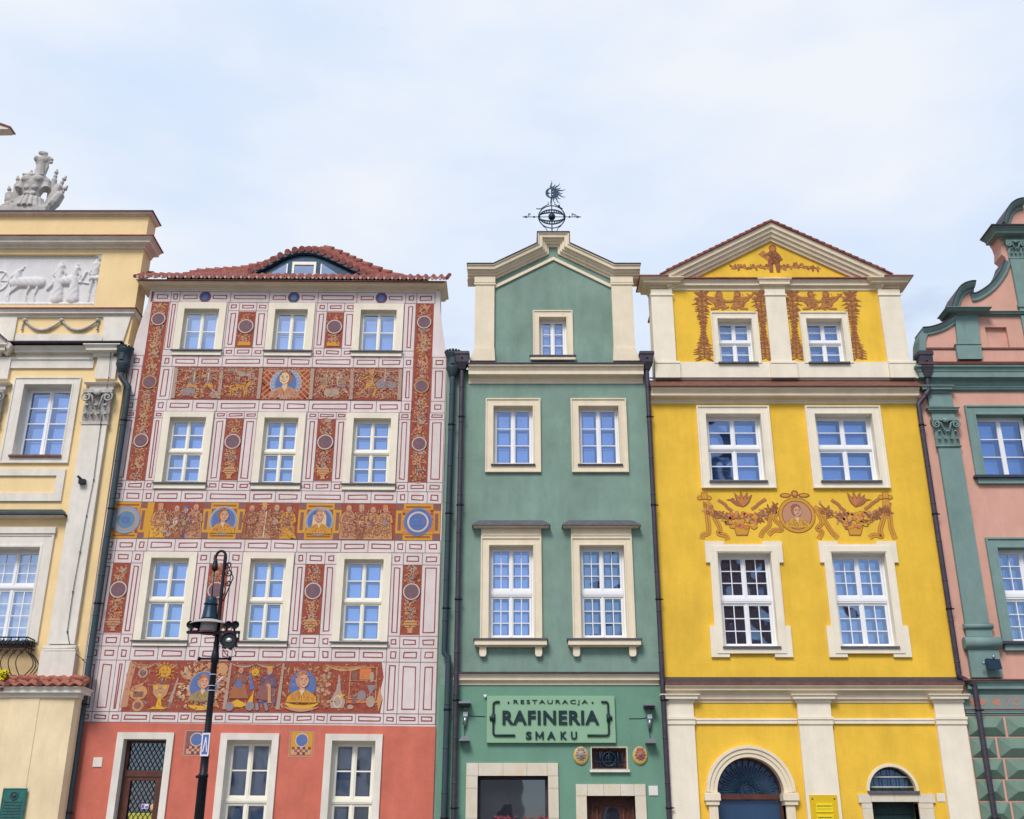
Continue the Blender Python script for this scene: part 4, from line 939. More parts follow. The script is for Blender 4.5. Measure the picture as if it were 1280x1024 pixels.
# rotate the leaning old facade a little about its middle
ANG = R_(.42); pv = Vector((-5.7, 0, 11.0)); red.rotation_euler = (0, ANG, 0)
red.location = pv + Matrix.Rotation(ANG, 3, 'Y') @ (L0 - pv)
def text_obj(name, txt, x0, x1, z0, z1, y, m, parent, bold=0.0, th=.012, space=1.0):
    cu = bpy.data.curves.new('tmp', 'FONT'); cu.body = txt; cu.offset = bold; cu.extrude = 0.0; cu.space_character = space; cu.resolution_u = 4
    ob = bpy.data.objects.new('tmp', cu); S.collection.objects.link(ob); bpy.context.view_layer.update()
    me = ob.evaluated_get(bpy.context.evaluated_depsgraph_get()).to_mesh()
    vs = [v.co.copy() for v in me.vertices]; fs = [list(p.vertices) for p in me.polygons]
    ob.evaluated_get(bpy.context.evaluated_depsgraph_get()).to_mesh_clear(); bpy.data.objects.remove(ob); bpy.data.curves.remove(cu)
    ax0 = min(v.x for v in vs); ax1 = max(v.x for v in vs); az0 = min(v.y for v in vs); az1 = max(v.y for v in vs)
    b = MB().use(m); cnt = {}
    for f in fs:
        for i in range(len(f)): e = tuple(sorted((f[i], f[(i+1) % len(f)]))); cnt[e] = cnt.get(e, 0)+1
    V = [(x0+(v.x-ax0)/(ax1-ax0)*(x1-x0), z0+(v.y-az0)/(az1-az0)*(z1-z0)) for v in vs]; n = len(V)
    side = [(a, c, c+n, a+n) for (a, c), k in cnt.items() if k == 1]
    b.add([(p[0], y-th, p[1]) for p in V] + [(p[0], y, p[1]) for p in V], fs+side)
    return b.build(name, parent)
# ================================================================ GREEN RESTAURANT HOUSE
L0 = Vector((.9, 0, 0))
grn = thing('town_house', 'narrow green plastered house with cream gable, between the red painted and the yellow house', 'house', L0, GRP)
GX0, GX1 = -1.655, 3.465
gw2 = [(-.66, .715), (1.475, 2.87)]; z2 = (PZ(591), PZ(580.5), PZ(508), PZ(499))
gw3 = [(-.74, .70), (1.18+.10, 2.76)]
gw3 = [(PX(601.5, 665), PX(676.5, 665)), (PX(713.5, 665), PX(789, 665))]; z3 = (PZ(798), PZ(682), PZ(674))
H_ = []
for (a, b) in gw2: H_.append([(a+.19, z2[1]), (b-.19, z2[1]), (b-.19, z2[2]), (a+.19, z2[2])])
for (a, b) in gw3: H_.append([(a+.19, z3[0]), (b-.19, z3[0]), (b-.19, z3[1]), (a+.19, z3[1])])
zl = PZ(856)
MB().use(GREENW).wall([(GX0, zl), (GX1, zl), (GX1, PZ(462)), (GX0, PZ(462))], H_, 0, .5, .42).build('wall', grn)
sw_ = (PX(597, 970), PX(685, 970), .9, PZ(970)); dr_ = (PX(733, 995), PX(793.5, 995), .14, PZ(995)); bw_ = (PX(739.5, 945), PX(783.5, 945), PZ(961.5), PZ(934.5))
H_ = [[(a, c), (b, c), (b, d_), (a, d_)] for (a, b, c, d_) in (sw_, dr_, bw_)]
MB().use(GREENG).wall([(GX0, 0), (GX1, 0), (GX1, zl-.002), (GX0, zl-.002)], H_, -.006, .5, .45).build('ground_floor_wall', grn)
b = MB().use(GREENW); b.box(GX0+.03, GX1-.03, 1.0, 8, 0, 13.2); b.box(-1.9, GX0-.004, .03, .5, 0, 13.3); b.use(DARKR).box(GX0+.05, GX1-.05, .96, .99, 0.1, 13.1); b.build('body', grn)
# gable
gz = PZ(348.5); zb_ = PZ(453.5)
pth = [(-1.17, gz), (-.42, gz), (.96, 16.80), (.96, 17.02), (1.24, 17.02), (1.24, 16.80), (2.62, gz), (3.37, gz)]
gwn = (PX(673.5, 397), PX(708, 397), PZ(447), PZ(397))
out = [(-.95, zb_-.1), (3.15, zb_-.1), (3.15, gz+.1), (2.62, gz+.12), (1.24, 16.92), (1.24, 17.15), (.96, 17.15), (.96, 16.92), (-.42, gz+.12), (-.95, gz+.1)]
MB().use(GREENW).wall(out, [[(gwn[0], gwn[2]), (gwn[1], gwn[2]), (gwn[1], gwn[3]), (gwn[0], gwn[3])]], 0, .55, .4).build('gable_wall', grn)
c = MB().use(TRIM)
prof = [(a_*.66, b_) for a_, b_ in [(-.03, -.05), (-.03, .05), (.05, .06), (.06, .12), (.13, .13), (.14, .17), (.22, .19), (.23, .26), (.36, .27), (.37, .30), (.42, .30), (.42, -.4), (.3, -.05)]]
c.sweep([(a, 0, z) for a, z in pth], prof, (0, -1, 0), -1)
c.box(-1.18, -.95, -.0, .4, gz-.02, gz+.2).box(3.15, 3.38, 0, .4, gz-.02, gz+.2)
c.sweep([(-.47, 0, PZ(360)), (1.1, 0, PZ(324)), (2.62, 0, PZ(359))], [(-.04, -.01), (-.04, .05), (.0, .05), (.01, .03), (.05, .03), (.05, -.01)], (0, -1, 0), -1)
c.build('gable_cornice', grn)
c = MB().use(FLASH); c.sweep([(a, 0, z) for a, z in [(-1.19, gz)] + pth[1:-1] + [(3.39, gz)]], [(.28, -.42), (.28, .325), (.30, .325), (.30, -.42)], (0, -1, 0), -1); c.build('flashing', grn)
for (a, b) in ((-.965, -.46), (2.61, 3.16)):
    c = MB().use(TRIM); c.box(a, b, -.10, .5, PZ(438), gz-.005); c.box(a-.03, b+.03, -.125, -.101, PZ(358.5), PZ(356.5)); c.box(a-.02, b+.02, -.13, -.1012, PZ(356), gz-.008)
    s_ = -1 if a < 0 else 1; a2, b2 = (a-.12, b+.03) if s_ < 0 else (a-.03, b+.12)
    c.add([(a2, -.14, zb_), (b2, -.14, zb_), (b2-(.12 if s_ > 0 else .02), -.14, PZ(438)), (a2+(.12 if s_ < 0 else .02), -.14, PZ(438)), (a2, .4, zb_), (b2, .4, zb_), (b2-(.12 if s_ > 0 else .02), .4, PZ(438)), (a2+(.12 if s_ < 0 else .02), .4, PZ(438))],
          [(0, 1, 2, 3), (4, 7, 6, 5), (0, 4, 5, 1), (1, 5, 6, 2), (2, 6, 7, 3), (3, 7, 4, 0)])
    c.build('pilaster', grn)
so_ = (PX(666, 390), PX(715.5, 390), gwn[2]-.02, PZ(389))
c = surround(MB().use(TRIM), *so_, *gwn, 0, .06, .16).build('window', grn)
window(grn, *gwn, .16, WOODW, WOODIN, GLP, True, None, (1, 3), frame=.045, st=.05, bar=.02, cas=c)
s_ = MB().use(TRIM); s_.box(PX(663, 450), PX(719, 450), -.13, -.062, PZ(452), PZ(448.5)); s_.use(FLASH).box(PX(662, 450), PX(720, 450), -.15, -.06, PZ(448.5)+.001, PZ(447)+.01); s_.build('sill', c)
# main cornice
c = MB().use(TRIM); cornice(c, -1.10, 3.33, PZ(480), PZ(455, -.3), .30, left=False, right=False)
c.build('cornice', grn); MB().use(FLASH).box(-1.13, 3.36, -.33, .0-.002, PZ(455, -.3)+.002, PZ(455, -.3)+.03).build('flashing', grn)
for (a, b) in gw2:
    op = (a+.19, b-.19, z2[1], z2[2])
    c = surround(MB().use(TRIM), a, b, z2[0], z2[3], *op, 0, .07, .17).build('window', grn)
    window(grn, *op, .15, WOODW, WOODIN, GL, True, None, (1, 3), frame=.035, st=.055, bar=.022, cas=c, curtain=None)
    s_ = MB().use(FLASH); s_.box(a+.14, b-.14, -.09, -.058, z2[1]-.05, z2[1]-.015); s_.build('sill', c)
for i, (a, b) in enumerate(gw3):
    op = (a+.19, b-.19, z3[0], z3[1])
    c = MB().use(TRIM); surround(c, a, b, z3[0]-.01, z3[2]+.03, *op, 0, .07, .17); c.box(a, b, -.05, .02, z3[2]+.032, PZ(661)); c.box(a+.04, b-.04, -.066, -.051, z3[2]+.07, PZ(664))
    c = c.build('window', grn)
    window(grn, *op, .17, WOODW, WOODIN, GL if i == 0 else GLD, True, (2, 3), (2, 3), .49, .05, .05, .02, cas=c, tr=.15)
    h = MB().use(TRIM); hx0, hx1 = a+.0, b+.0; cornice(h, hx0+.0, hx1, PZ(661), PZ(657, -.24)+.0, .19, depth=.2)
    zt = PZ(657, -.24); h.use(SLATE); e = .22
    h.add([(hx0-e, -e, zt+.004), (hx1+e, -e, zt+.004), (hx1+e, -e, zt+.04), (hx0-e, -e, zt+.04), (hx1, .05, zt+.24), (hx0, .05, zt+.24), (hx0-e, .05, zt+.004), (hx1+e, .05, zt+.004)],
          [(0, 1, 2, 3), (3, 2, 4, 5), (0, 3, 5, 6), (1, 7, 4, 2), (0, 6, 7, 1)])
    h.build('hood', c)
    s_ = MB().use(TRIM); s_.box(a-.12, b+.1, -.2, .01, PZ(808), PZ(802)); s_.box(a-.08, b+.06, -.12, .01, PZ(809.5), PZ(808)-.002)
    for xx in (a-.01, b-.17): s_.prism([(xx, PZ(819)), (xx+.03, PZ(821.5)), (xx+.13, PZ(821.5)), (xx+.16, PZ(819)), (xx+.16, PZ(809.5)-.002), (xx, PZ(809.5)-.002)], -.11, .01)
    s_.use(SLATE).box(a-.15, b+.13, -.23, .01, PZ(802)+.002, PZ(802)+.04); s_.build('sill', c)
c = MB().use(TRIM); cornice(c, -1.34, 3.36, PZ(856.5), PZ(842, -.16), .14, left=False, right=False, y=-.006); c.build('string_course', grn)
MB().use(FLASH).box(-1.36, 3.38, -.19, -.008, PZ(842, -.16)+.002, PZ(842, -.16)+.035).build('flashing', grn)
# stone framed shop window and door
for (o_, k, out_) in ((sw_, 'window', (PX(583, 955), PX(697.5, 955), PZ(954))), (dr_, 'door', (PX(719.5, 981), PX(806.5, 981), PZ(980.5)))):
    fb = 0.9-.12 if k == 'window' else .13
    c = MB().use(SANDST); jw = .0
    a0, a1, zt = out_; x0, x1, z0_, z1_ = o_
    zz = fb
    while zz < z1_-.05:
        ze = min(zz+.62, z1_-.006)
        c.box(a0, x0, -.055, .25, zz+.004, ze); c.box(x1, a1, -.055, .25, zz+.004, ze); zz = ze+.002
    sp = [a0, x0+.02, x0+(x1-x0)*.36, x0+(x1-x0)*.7, x1-.02, a1]
    for i in range(5): c.box(sp[i]+.003, sp[i+1]-.003, -.055, .25, z1_, zt)
    c.box(a0+.02, x0+.0, -.075, -.056, fb+.1, zt-.03) if 0 else None
    if k == 'window': c.box(a0-.04, a1+.04, -.1, .25, fb-.14, fb)
    c = c.build(k, grn)
    d = MB().use(BROWNP if k == 'window' else DOORB)
    d.loops([(x0, x1, z0_, z1_, .3), (x0, x1, z0_, z1_, .2), (x0+.06, x1-.06, z0_+.06, z1_-.06, .2), (x0+.06, x1-.06, z0_+.06, z1_-.06, .3)])
    if k == 'door':
        d.box(x0+.06, x1-.06, .24, .3, .14, z1_-.06); zm = z1_-.42
        d.loops([(x0+.12, x1-.12, .3, z1_-.14, .24), (x0+.12, x1-.12, .3, z1_-.14, .215), (x0+.16, x1-.16, .34, z1_-.18, .215), (x0+.16, x1-.16, .34, z1_-.18, .24)])
        cxd = (x0+x1)/2
        for s2 in (-1, 1): d.tube([(cxd+s2*.22, .225, .4), (cxd+s2*.25, .225, 1.6), (cxd+s2*.3, .225, z1_-.22)], .03, 8); d.tube(spiral(cxd+s2*.3, z1_-.3, .08, .02, 0, 1.4, 16, .225, s2), .014, 6)
    d = d.build('frame', c)
    g = MB().use(NIGHT)
    if k == 'window': g.quad((x0+.05, .27, z0_), (x1-.05, .27, z0_), (x1-.05, .27, z1_), (x0+.05, .27, z1_))
    else:
        cxd = (x0+x1)/2; g.poly([(cxd-.2, 1.2), (cxd+.2, 1.2), (cxd+.2, z1_-.34)] + [(cxd+.2*math.cos(t*math.pi/10), z1_-.34+.12*math.sin(t*math.pi/10)) for t in range(1, 10)] + [(cxd-.2, z1_-.34)], .235)
    g.build('pane', c, fix=False)
# barred window
c = surround(MB().use(SANDST), bw_[0]-.02, bw_[1]+.02, bw_[2]-.0, bw_[3]+.02, *bw_, 0, .012, .2, steps=False)
c.use(GREYTRIM).box(bw_[0]-.05, bw_[1]+.05, -.08, .0, bw_[2]-.07, bw_[2]-.015); c = c.build('window', grn)
d = MB().use(DOORB); d.loops([(bw_[0], bw_[1], bw_[2], bw_[3], .25), (bw_[0], bw_[1], bw_[2], bw_[3], .19), (bw_[0]+.06, bw_[1]-.06, bw_[2]+.05, bw_[3]-.06, .19), (bw_[0]+.06, bw_[1]-.06, bw_[2]+.05, bw_[3]-.06, .25)]); d.build('frame', c)
MB().use(NIGHT).quad((bw_[0]+.03, .24, bw_[2]), (bw_[1]-.03, .24, bw_[2]), (bw_[1]-.03, .24, bw_[3]), (bw_[0]+.03, .24, bw_[3])).build('pane', c, fix=False)
d = MB().use(IRONB); cx_, cz_ = (bw_[0]+bw_[1])/2, (bw_[2]+bw_[3])/2
for u in (-.2, 0, .2): d.tube([(cx_+u, .08, bw_[2]), (cx_+u, .08, bw_[3])], .014, 6)
for v in (-.07,): d.tube([(bw_[0], .085, cz_+v), (bw_[1], .085, cz_+v)], .012, 6)
d.tube(spiral(cx_, cz_-.01, .15, .15, 0, 1, 24, .075), .016, 6); d.tube(spiral(cx_, cz_-.01, .09, .02, 0, 1.5, 24, .075), .012, 6); d.build('grille', c)
downpipe(grn, -1.27, PZ(462, -.15), .12, -.16, BROWNP, 'box', .058, hz=.42)
downpipe(grn, 3.42, PZ(462, -.15), .12, -.16, BROWNP, 'box', .058, hz=.42)
# ---- weather vane
vx, vz0 = 1.08, 17.02+.30; vc = PZ(270, 0); vr = .36
wv = thing('weather_vane', 'black iron globe weather vane with sun and moon faces on top of the green gable', 'weather vane', (vx, .05, vz0))
vy = .05
MB().use(IRONB).tube([(vx, vy, vz0-.0), (vx, vy, PZ(228, 0))], [.016, .012], 8).build('rod', wv)
g = MB().use(IRONB)
g.tube([(vx+vr*math.cos(a*math.pi/16), vy, vc+vr*math.sin(a*math.pi/16)*.98) for a in range(33)], .016, 6)
for q in (-1, 1):     # two rings of the tilted zodiac band, studded between
    for (dz, rr) in ((.0, 1), (.10, .93)):
        g.tube([(vx+vr*rr*math.cos(a*math.pi/16), vy+vr*rr*.12*math.sin(a*math.pi/16)*q, vc+q*(.15*abs(math.sin(a*math.pi/16))+dz*.9*abs(math.sin(a*math.pi/16))+.01)) for a in range(17)], .021, 6)
    for a in range(1, 16):
        t = a*math.pi/16; x = vx+vr*math.cos(t); y = vy+vr*.12*math.sin(t)*q; z = vc+q*(.15*math.sin(t)+.01)
        g.tube([(x, y, z), (vx+vr*.93*math.cos(t), y*.95, z+q*.09*math.sin(t))], .017, 5)
g.ball((vx, vy, vc), .1, 14)
for q in (-1, 1):
    g.tube([(vx+q*.25, vy, vc-.28), (vx+q*.16, vy, vc-.36), (vx+q*.05, vy, vz0+.01)], .01, 6); g.tube([(vx+q*.3, vy, vc+.25), (vx+q*.2, vy, vc+.33), (vx+q*.08, vy, vc+.4), (vx+q*.1, vy, vc+.46)], .012, 6)
g.tube([(vx-.42, vy, vc+.26), (vx-.28, vy, vc+.25)], .014, 5); g.ball((vx+.2, vy, vc+.35), .035, 6)
g.build('globe', wv)
g = MB().use(IRONB); g.tube([(vx-.75, vy, vc), (vx+.75, vy, vc)], .01, 6)
for q in (-1, 1): g.ball((vx+q*.48, vy, vc), .03, 8); g.prism([(vx+q*.8, vc), (vx+q*.66, vc+.04), (vx+q*.69, vc), (vx+q*.66, vc-.04)], vy-.008, vy+.008)
g.build('arrow_bar', wv)
text_obj('letter', 'P', vx-.64, vx-.57, vc+.02, vc+.11, vy+.006, IRONB, wv, .02); text_obj('letter', 'Pn', vx+.54, vx+.66, vc+.02, vc+.11, vy+.006, IRONB, wv, .02)
g = MB().use(IRONB); mz = PZ(240, 0); r0 = .165
pts = [(vx+r0*math.cos(t), mz+r0*math.sin(t)) for t in [math.pi/2+i*math.pi/16 for i in range(17)]] + [(vx-.02-.07*math.cos(t), mz+.13*math.sin(t)) for t in [-math.pi/2+i*math.pi/10 for i in range(11)]]
g.prism(pts, vy-.01, vy+.01); g.prism([(vx-.09, mz+.02), (vx-.02, mz-.02), (vx-.1, mz-.03)], vy-.01, vy+.01)
g.build('moon', wv)
g = MB().use(IRONB); g.prism([(vx-.005, mz+r0)] + [(vx+r0*math.cos(t), mz+r0*math.sin(t)) for t in [math.pi/2-i*math.pi/14 for i in range(1, 14)]] + [(vx-.005, mz-r0), (vx-.005, mz-.07), (vx+.04, mz-.07), (vx+.07, mz-.03), (vx-.005, mz-.04), (vx-.005, mz+.03), (vx+.06, mz+.03), (vx+.06, mz+.055), (vx-.005, mz+.055)], vy-.012, vy+.012)
for i in range(11):
    a = math.pi*.5-i*math.pi/10*1.02; L = .17 if i % 2 else .26
    p = []; 
    for j in range(6):
        t = j/5; w = .03*(1-t); off = .018*math.sin(t*7); ca, sa = math.cos(a), math.sin(a); d_ = r0*.92+L*t
        p.append(((vx+d_*ca-(off+w)*sa, mz+d_*sa+(off+w)*ca), (vx+d_*ca-(off-w)*sa, mz+d_*sa+(off-w)*ca)))
    for j in range(5): g.add([(q[0], yy, q[1]) for yy in (vy-.008, vy+.008) for q in (p[j][0], p[j][1], p[j+1][1], p[j+1][0])], [(0, 1, 2, 3), (4, 7, 6, 5), (0, 4, 5, 1), (2, 6, 7, 3), (1, 5, 6, 2), (3, 7, 4, 0)])
g.build('sun', wv)
# ---- restaurant sign
Ys = -.09; sx0, sx1, sz0, sz1 = PX(608.6, 900, Ys), PX(769, 900, Ys), PZ(928.6, Ys), PZ(870, Ys)
sg = thing('restaurant_sign', 'pale green restaurant board reading RAFINERIA SMAKU in dark raised letters', 'sign', ((sx0+sx1)/2, Ys, sz0))
SG = mat('sign_green', (0.26, 0.44, 0.29, 1), .45, .03, 3); SL = mat('sign_letters', (0.012, 0.035, 0.04, 1), .4, .1, 8)
MB().use(SG).loops([(sx0, sx1, sz0, sz1, -.008), (sx0, sx1, sz0, sz1, Ys+.004), (sx0+.004, sx1-.004, sz0+.004, sz1-.004, Ys)]).quad((sx0+.004, Ys, sz0+.004), (sx1-.004, Ys, sz0+.004), (sx1-.004, Ys, sz1-.004), (sx0+.004, Ys, sz1-.004)).build('board', sg)
X_ = lambda a: PX(550+a/4.267, 895, Ys); Z_ = lambda a: PZ(830+a/4.267, Ys)
text_obj('lettering', 'RESTAURACJA', X_(392), X_(790), Z_(219), Z_(192), Ys, SL, sg, .0, .02, 1.35)
text_obj('lettering', 'RAFINERIA', X_(333), X_(848), Z_(324), Z_(249), Ys, SL, sg, .032, .03, 1.12)
for ch, a, b in (('S', 457, 488), ('A', 570, 614), ('K', 641, 674), ('U', 696, 728)): text_obj('lettering', ch, X_(a), X_(b), Z_(403), Z_(361), Ys, SL, sg, .03, .03)
ma, mb_, mz0, mz1 = X_(508), X_(552), Z_(403), Z_(361); mt = (mb_-ma)*.19; mc = (ma+mb_)/2
MB().use(SL).prism([(ma, mz0), (ma+mt, mz0), (ma+mt, mz0+(mz1-mz0)*.62), (mc, mz0+(mz1-mz0)*.12), (mb_-mt, mz0+(mz1-mz0)*.62), (mb_-mt, mz0), (mb_, mz0), (mb_, mz1), (mb_-mt*.9, mz1), (mc, mz0+(mz1-mz0)*.42), (ma+mt*.9, mz1), (ma, mz1)], Ys-.03, Ys).build('lettering', sg)
for xx in (365, 815): MB().use(SL).lathe((X_(xx), Ys-.02, Z_(207)), [(0, 0), (.022, 0), (.022, .02)], 10, 'y').build('dot', sg)
for q, (pa, pb, pc) in enumerate((((318, 203), 285, (400, 382)), ((862, 203), 898, (783, 382)))):
    d = MB().use(SL); s2 = 1 if q == 0 else -1; yb = Ys-.022; xa = X_(pb); r = .06
    pts = [(X_(pa[0]), yb, Z_(203))] + [(xa+s2*(r-r*math.sin(t)), yb, Z_(203)-(r-r*math.cos(t))) for t in [i*math.pi/12 for i in range(7)]] + [(xa+s2*(r-r*math.cos(t)), yb, Z_(382)+(r-r*math.sin(t))) for t in [i*math.pi/12 for i in range(7)]] + [(X_(pc[0]), yb, Z_(382))]
    d.tube(pts, .024, 8); d.tube([(xa, yb, Z_(308)), (xa, yb, Z_(268))], .045, 10); d.tube([(xa-s2*.005, yb, Z_(290)), (xa-s2*.075, yb, Z_(290))], .014, 8); d.tube([(xa-s2*.07, yb, Z_(302)), (xa-s2*.07, yb, Z_(278))], .016, 8)
    d.build('pipe_emblem', sg)
# ---- wall lamps either side of the sign
CHR = mat('brushed_steel', (0.35, 0.36, 0.40, 1), .35, .1, 20, metal=.8)
WHP = mat('white_plastic', (0.75, 0.76, 0.8, 1), .5, .03, 10)
for (u, lab) in ((133, 'steel up and down wall lamp with white box, left of the restaurant board'), (1117, 'steel up and down wall lamp right of the restaurant board, beside the brown pipe')):
    du = 0 if u < 500 else 1; xx = X_(u); oz = 12*du
    t = thing('wall_lamp', lab, 'lamp', (xx, 0, Z_(400+oz)), 'wall lamps beside the restaurant board')
    h = MB().use(IRON); h.box(xx-.10, xx+.10, -.26, -.03, Z_(228+oz), Z_(216+oz)); h.use(CHR).box(xx-.13, xx+.13, -.28, -.02, Z_(216+oz)+.001, Z_(205+oz)); h.box(xx-.03, xx+.03, -.05, -.006, Z_(240+oz), Z_(228+oz)); h.build('upper_head', t)
    h = MB().use(CHR); z = Z_(400+oz); h.add([(xx-.05, -.16, z+.06), (xx+.05, -.16, z+.06), (xx+.05, -.02, z+.06), (xx-.05, -.02, z+.06), (xx-.11, -.24, z-.03), (xx+.11, -.24, z-.03), (xx+.11, -.01, z-.03), (xx-.11, -.01, z-.03)], [(0,1,2,3),(0,4,5,1),(1,5,6,2),(2,6,7,3),(3,7,4,0),(4,7,6,5)]); h.box(xx-.115, xx+.115, -.245, -.008, z-.055, z-.031); h.build('lower_head', t)
    MB().use(WHP).box(xx-.04, xx+.06, -.09, -.006, Z_(278+oz), Z_(256+oz)).build('junction_box', t)
    MB().use(CHR).tube([(xx-.01, -.08, Z_(326+oz)), (xx+.01, -.08, Z_(282+oz))], .042, 10).build('transformer', t)
    MB().use(IRON).tube([(xx, -.02, Z_(390+oz)), (xx, -.02, Z_(330+oz))], .008, 6).tube([(xx+.05, -.015, Z_(268+oz)), (xx+.14*(1 if u < 500 else -1), -.015, Z_(276+oz)), (xx+.45*(1 if u < 500 else -1), -.015, Z_(278+oz))], .006, 5).build('cable', t)
t = MB().use(WHP); xx, zz = X_(240), Z_(172); t.ball((xx, -.04, zz), .035, 8, (1, 1, 1.2)); t.ball((xx-.03, -.04, zz+.03), .016, 6); t.ball((xx+.03, -.04, zz+.03), .016, 6); t.box(xx-.01, xx+.01, -.04, -.006, zz-.03, zz)
tag(t.build('alarm_sensor', origin=(xx, 0, zz)), 'tiny white sensor on the green wall above the board corner', 'sensor')
# ---- oval plaques
def plaque(px, py, lab, hue):
    x, z = X_(px), Z_(py)
    a = MB().use(mat('gilt_plaque_'+hue, (0.55, 0.38, 0.12, 1), .5, .2, 14, .3, 30)); a.lathe((x, -.055, z), [(0, 0), (.13, 0), (.155, .012), (.17, .03), (.17, .05)], 24, 'y', sy=1.18)
    t = thing('oval_plaque', lab, 'plaque', (x, 0, z), 'oval plaques beside the barred window'); a.build('plate', t)
    r = random.Random(len(hue)); b = MB().use(mat('plaque_relief_'+hue, (0.35, 0.14, 0.12, 1) if hue == 'red' else (0.34, 0.27, 0.25, 1), .6, .3, 20, .3, 30))
    b.ball((x, -.06, z+.01), .09, 12, (1, .4, 1.1)); b.ball((x, -.085, z+.02), .05, 10, (1, .6, 1.1))
    for i in range(10): an = i*.63; b.ball((x+.095*math.cos(an), -.062, z+.02+.1*math.sin(an)), .03, 7, (1, .5, 1))
    for q in (-1, 0, 1): b.ball((x+q*.05, -.06, z+.14), .03, 7, (1, .6, 1.3))
    b.build('relief', t)
    return t
plaque(748, 488, 'oval gilt plaque with grey relief, left of the barred window', 'grey'); plaque(1060, 488, 'oval gilt plaque with reddish relief, right of the barred window', 'red')
def number_plate(x, z, w, y, lab, grp=None):
    m = MB().use(WHP); m.box(x-w/2, x+w/2, y-.018, y, z-w/2, z+w/2); m.use(GREYTRIM); m.box(x-w*.44, x+w*.44, y-.0205, y-.018, z-w*.44, z+w*.44)
    tag(m.build('wall_box', origin=(x, y, z)), lab, 'wall box', grp)
number_plate(PX(816.5, 988.5), PZ(988.5), .2, -.006, 'small square white box on the green wall beside the stone door frame')
number_plate(PX(122.5, 953), PZ(953), .2, -.013, 'small square white box on the red wall left of the lattice door')
number_plate(PX(1176, 997), PZ(997), .17, 0, 'small square pale box on the yellow wall right of the small arched window')
# ---- flowers added for the reddish reflections low in the shop window
def flowers(name, lab, x0, x1, y, z, cols, n, r_=.03, box=True, spread=.12, parent=None, h=.22):
    t = thing(name, lab, 'flower box' if box else 'plant', ((x0+x1)/2, y, z)); rr = random.Random(5)
    if box: MB().use(DOORB).box(x0, x1, y-.1, y+.1, z-.2, z).build('box', t)
    lf = MB().use(mat('leaf_green', (0.05, 0.12, 0.03, 1), .7, .3, 20)); fl = MB().use(mat('petal_'+name+str(n), cols, .6, .2, 20))
    for _ in range(n):
        c = Vector((rr.uniform(x0, x1), y+rr.uniform(-spread, spread), z+rr.uniform(-.02, h))); a = rr.uniform(0, 6.28); d = Vector((math.cos(a), math.sin(a), rr.uniform(-.3, .8))).normalized(); s_ = d.cross(Vector((0, 0, 1))).normalized()
        lf.add([c, c+d*.04+s_*.025, c+d*.09, c+d*.04-s_*.025], [(0, 1, 2, 3)])
        if rr.random() < .6:
            c = c+Vector((0, -.02, .04))
            for k in range(5): an = k*1.256; e = Vector((math.cos(an), -.3, math.sin(an)))*r_; p_ = Vector((-math.sin(an), 0, math.cos(an)))*r_*.5; fl.add([c, c+e+p_, c+e*1.2, c+e-p_], [(0, 1, 2, 3)])
    lf.build('foliage', t, fix=False); fl.build('blossom', t, fix=False)
    return t
flowers('flower_box', 'added box of small red flowers standing in for reflections in the dark stone framed shop window', sw_[0]+.35, sw_[1]+.0, -.2, PZ(1024, -.2)-.2, (0.30, 0.04, 0.07, 1), 160, .022, True, .1)
# ================================================================ YELLOW HOUSE
L0 = Vector((6.9, 0, 0))
yel = thing('town_house', 'yellow plastered house with triangular gable, brown garland paintings and white pilasters', 'house', L0, GRP)
YX0, YX1 = 3.475, 10.205
yw2 = [(4.63, 6.455), (7.36, 9.245)]; y2 = (PZ(611), PZ(602), PZ(518), PZ(508.3))
yw3 = [(PX(896, 691.6), PX(963, 691.6)), (PX(1038, 691.6), PX(1106, 691.6))]; y3 = (PZ(809), PZ(691.5))
H_ = []
for (a, b) in yw2: H_.append([(a+.22, y2[1]), (b-.22, y2[1]), (b-.22, y2[2]), (a+.22, y2[2])])
for (a, b) in yw3: H_.append([(a, y3[0]), (b, y3[0]), (b, y3[1]), (a, y3[1])])
zl = PZ(868)
MB().use(YELW).wall([(YX0, zl), (YX1, zl), (YX1, 13.1), (YX0, 13.1)], H_, 0, .5, .45).build('wall', yel)
ax, ar, az = PX(938, 991), .745, PZ(991); bx_, br, bz = PX(1116, 988), .52, PZ(989)
arch1 = [(ax-ar, .14), (ax+ar, .14)] + [(ax+ar*math.cos(t*math.pi/20), az+ar*math.sin(t*math.pi/20)*1.02) for t in range(0, 21)]
arch2 = [(bx_+br*math.cos(t*math.pi/16), bz+br*math.sin(t*math.pi/16)) for t in range(0, 17)]
dx0, dx1, dz1 = PX(1089, 1003), PX(1147, 1003), PZ(1002.5)
MB().use(YELW).wall([(YX0, 0), (YX1, 0), (YX1, zl-.002), (YX0, zl-.002)], [arch1, arch2, [(dx0, .14), (dx1, .14), (dx1, dz1), (dx0, dz1)]], -.005, .5, .45).build('ground_floor_wall', yel)
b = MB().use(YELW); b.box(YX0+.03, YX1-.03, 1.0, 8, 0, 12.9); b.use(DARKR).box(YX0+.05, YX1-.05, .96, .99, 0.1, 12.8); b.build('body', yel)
gwy = [(PX(887.6, 391), PX(946, 391)), (PX(998, 391), PX(1058.3, 391))]; gy = (PZ(454.5), PZ(399), PZ(391)); tz = PZ(348)
H_ = [[(a+.16, gy[0]), (b-.16, gy[0]), (b-.16, gy[1]), (a+.16, gy[1])] for (a, b) in gwy]
cx = 6.92; apz = PZ(301)
MB().use(YELW).wall([(3.66, 12.9), (10.17, 12.9), (10.17, tz), (9.1, tz), (cx, apz+.1), (4.75, tz), (3.66, tz)], H_, 0, .6, .42).build('gable_wall', yel)
c = MB().use(TRIM)
zt0, zt1 = PZ(363.5), PZ(349, -.14)
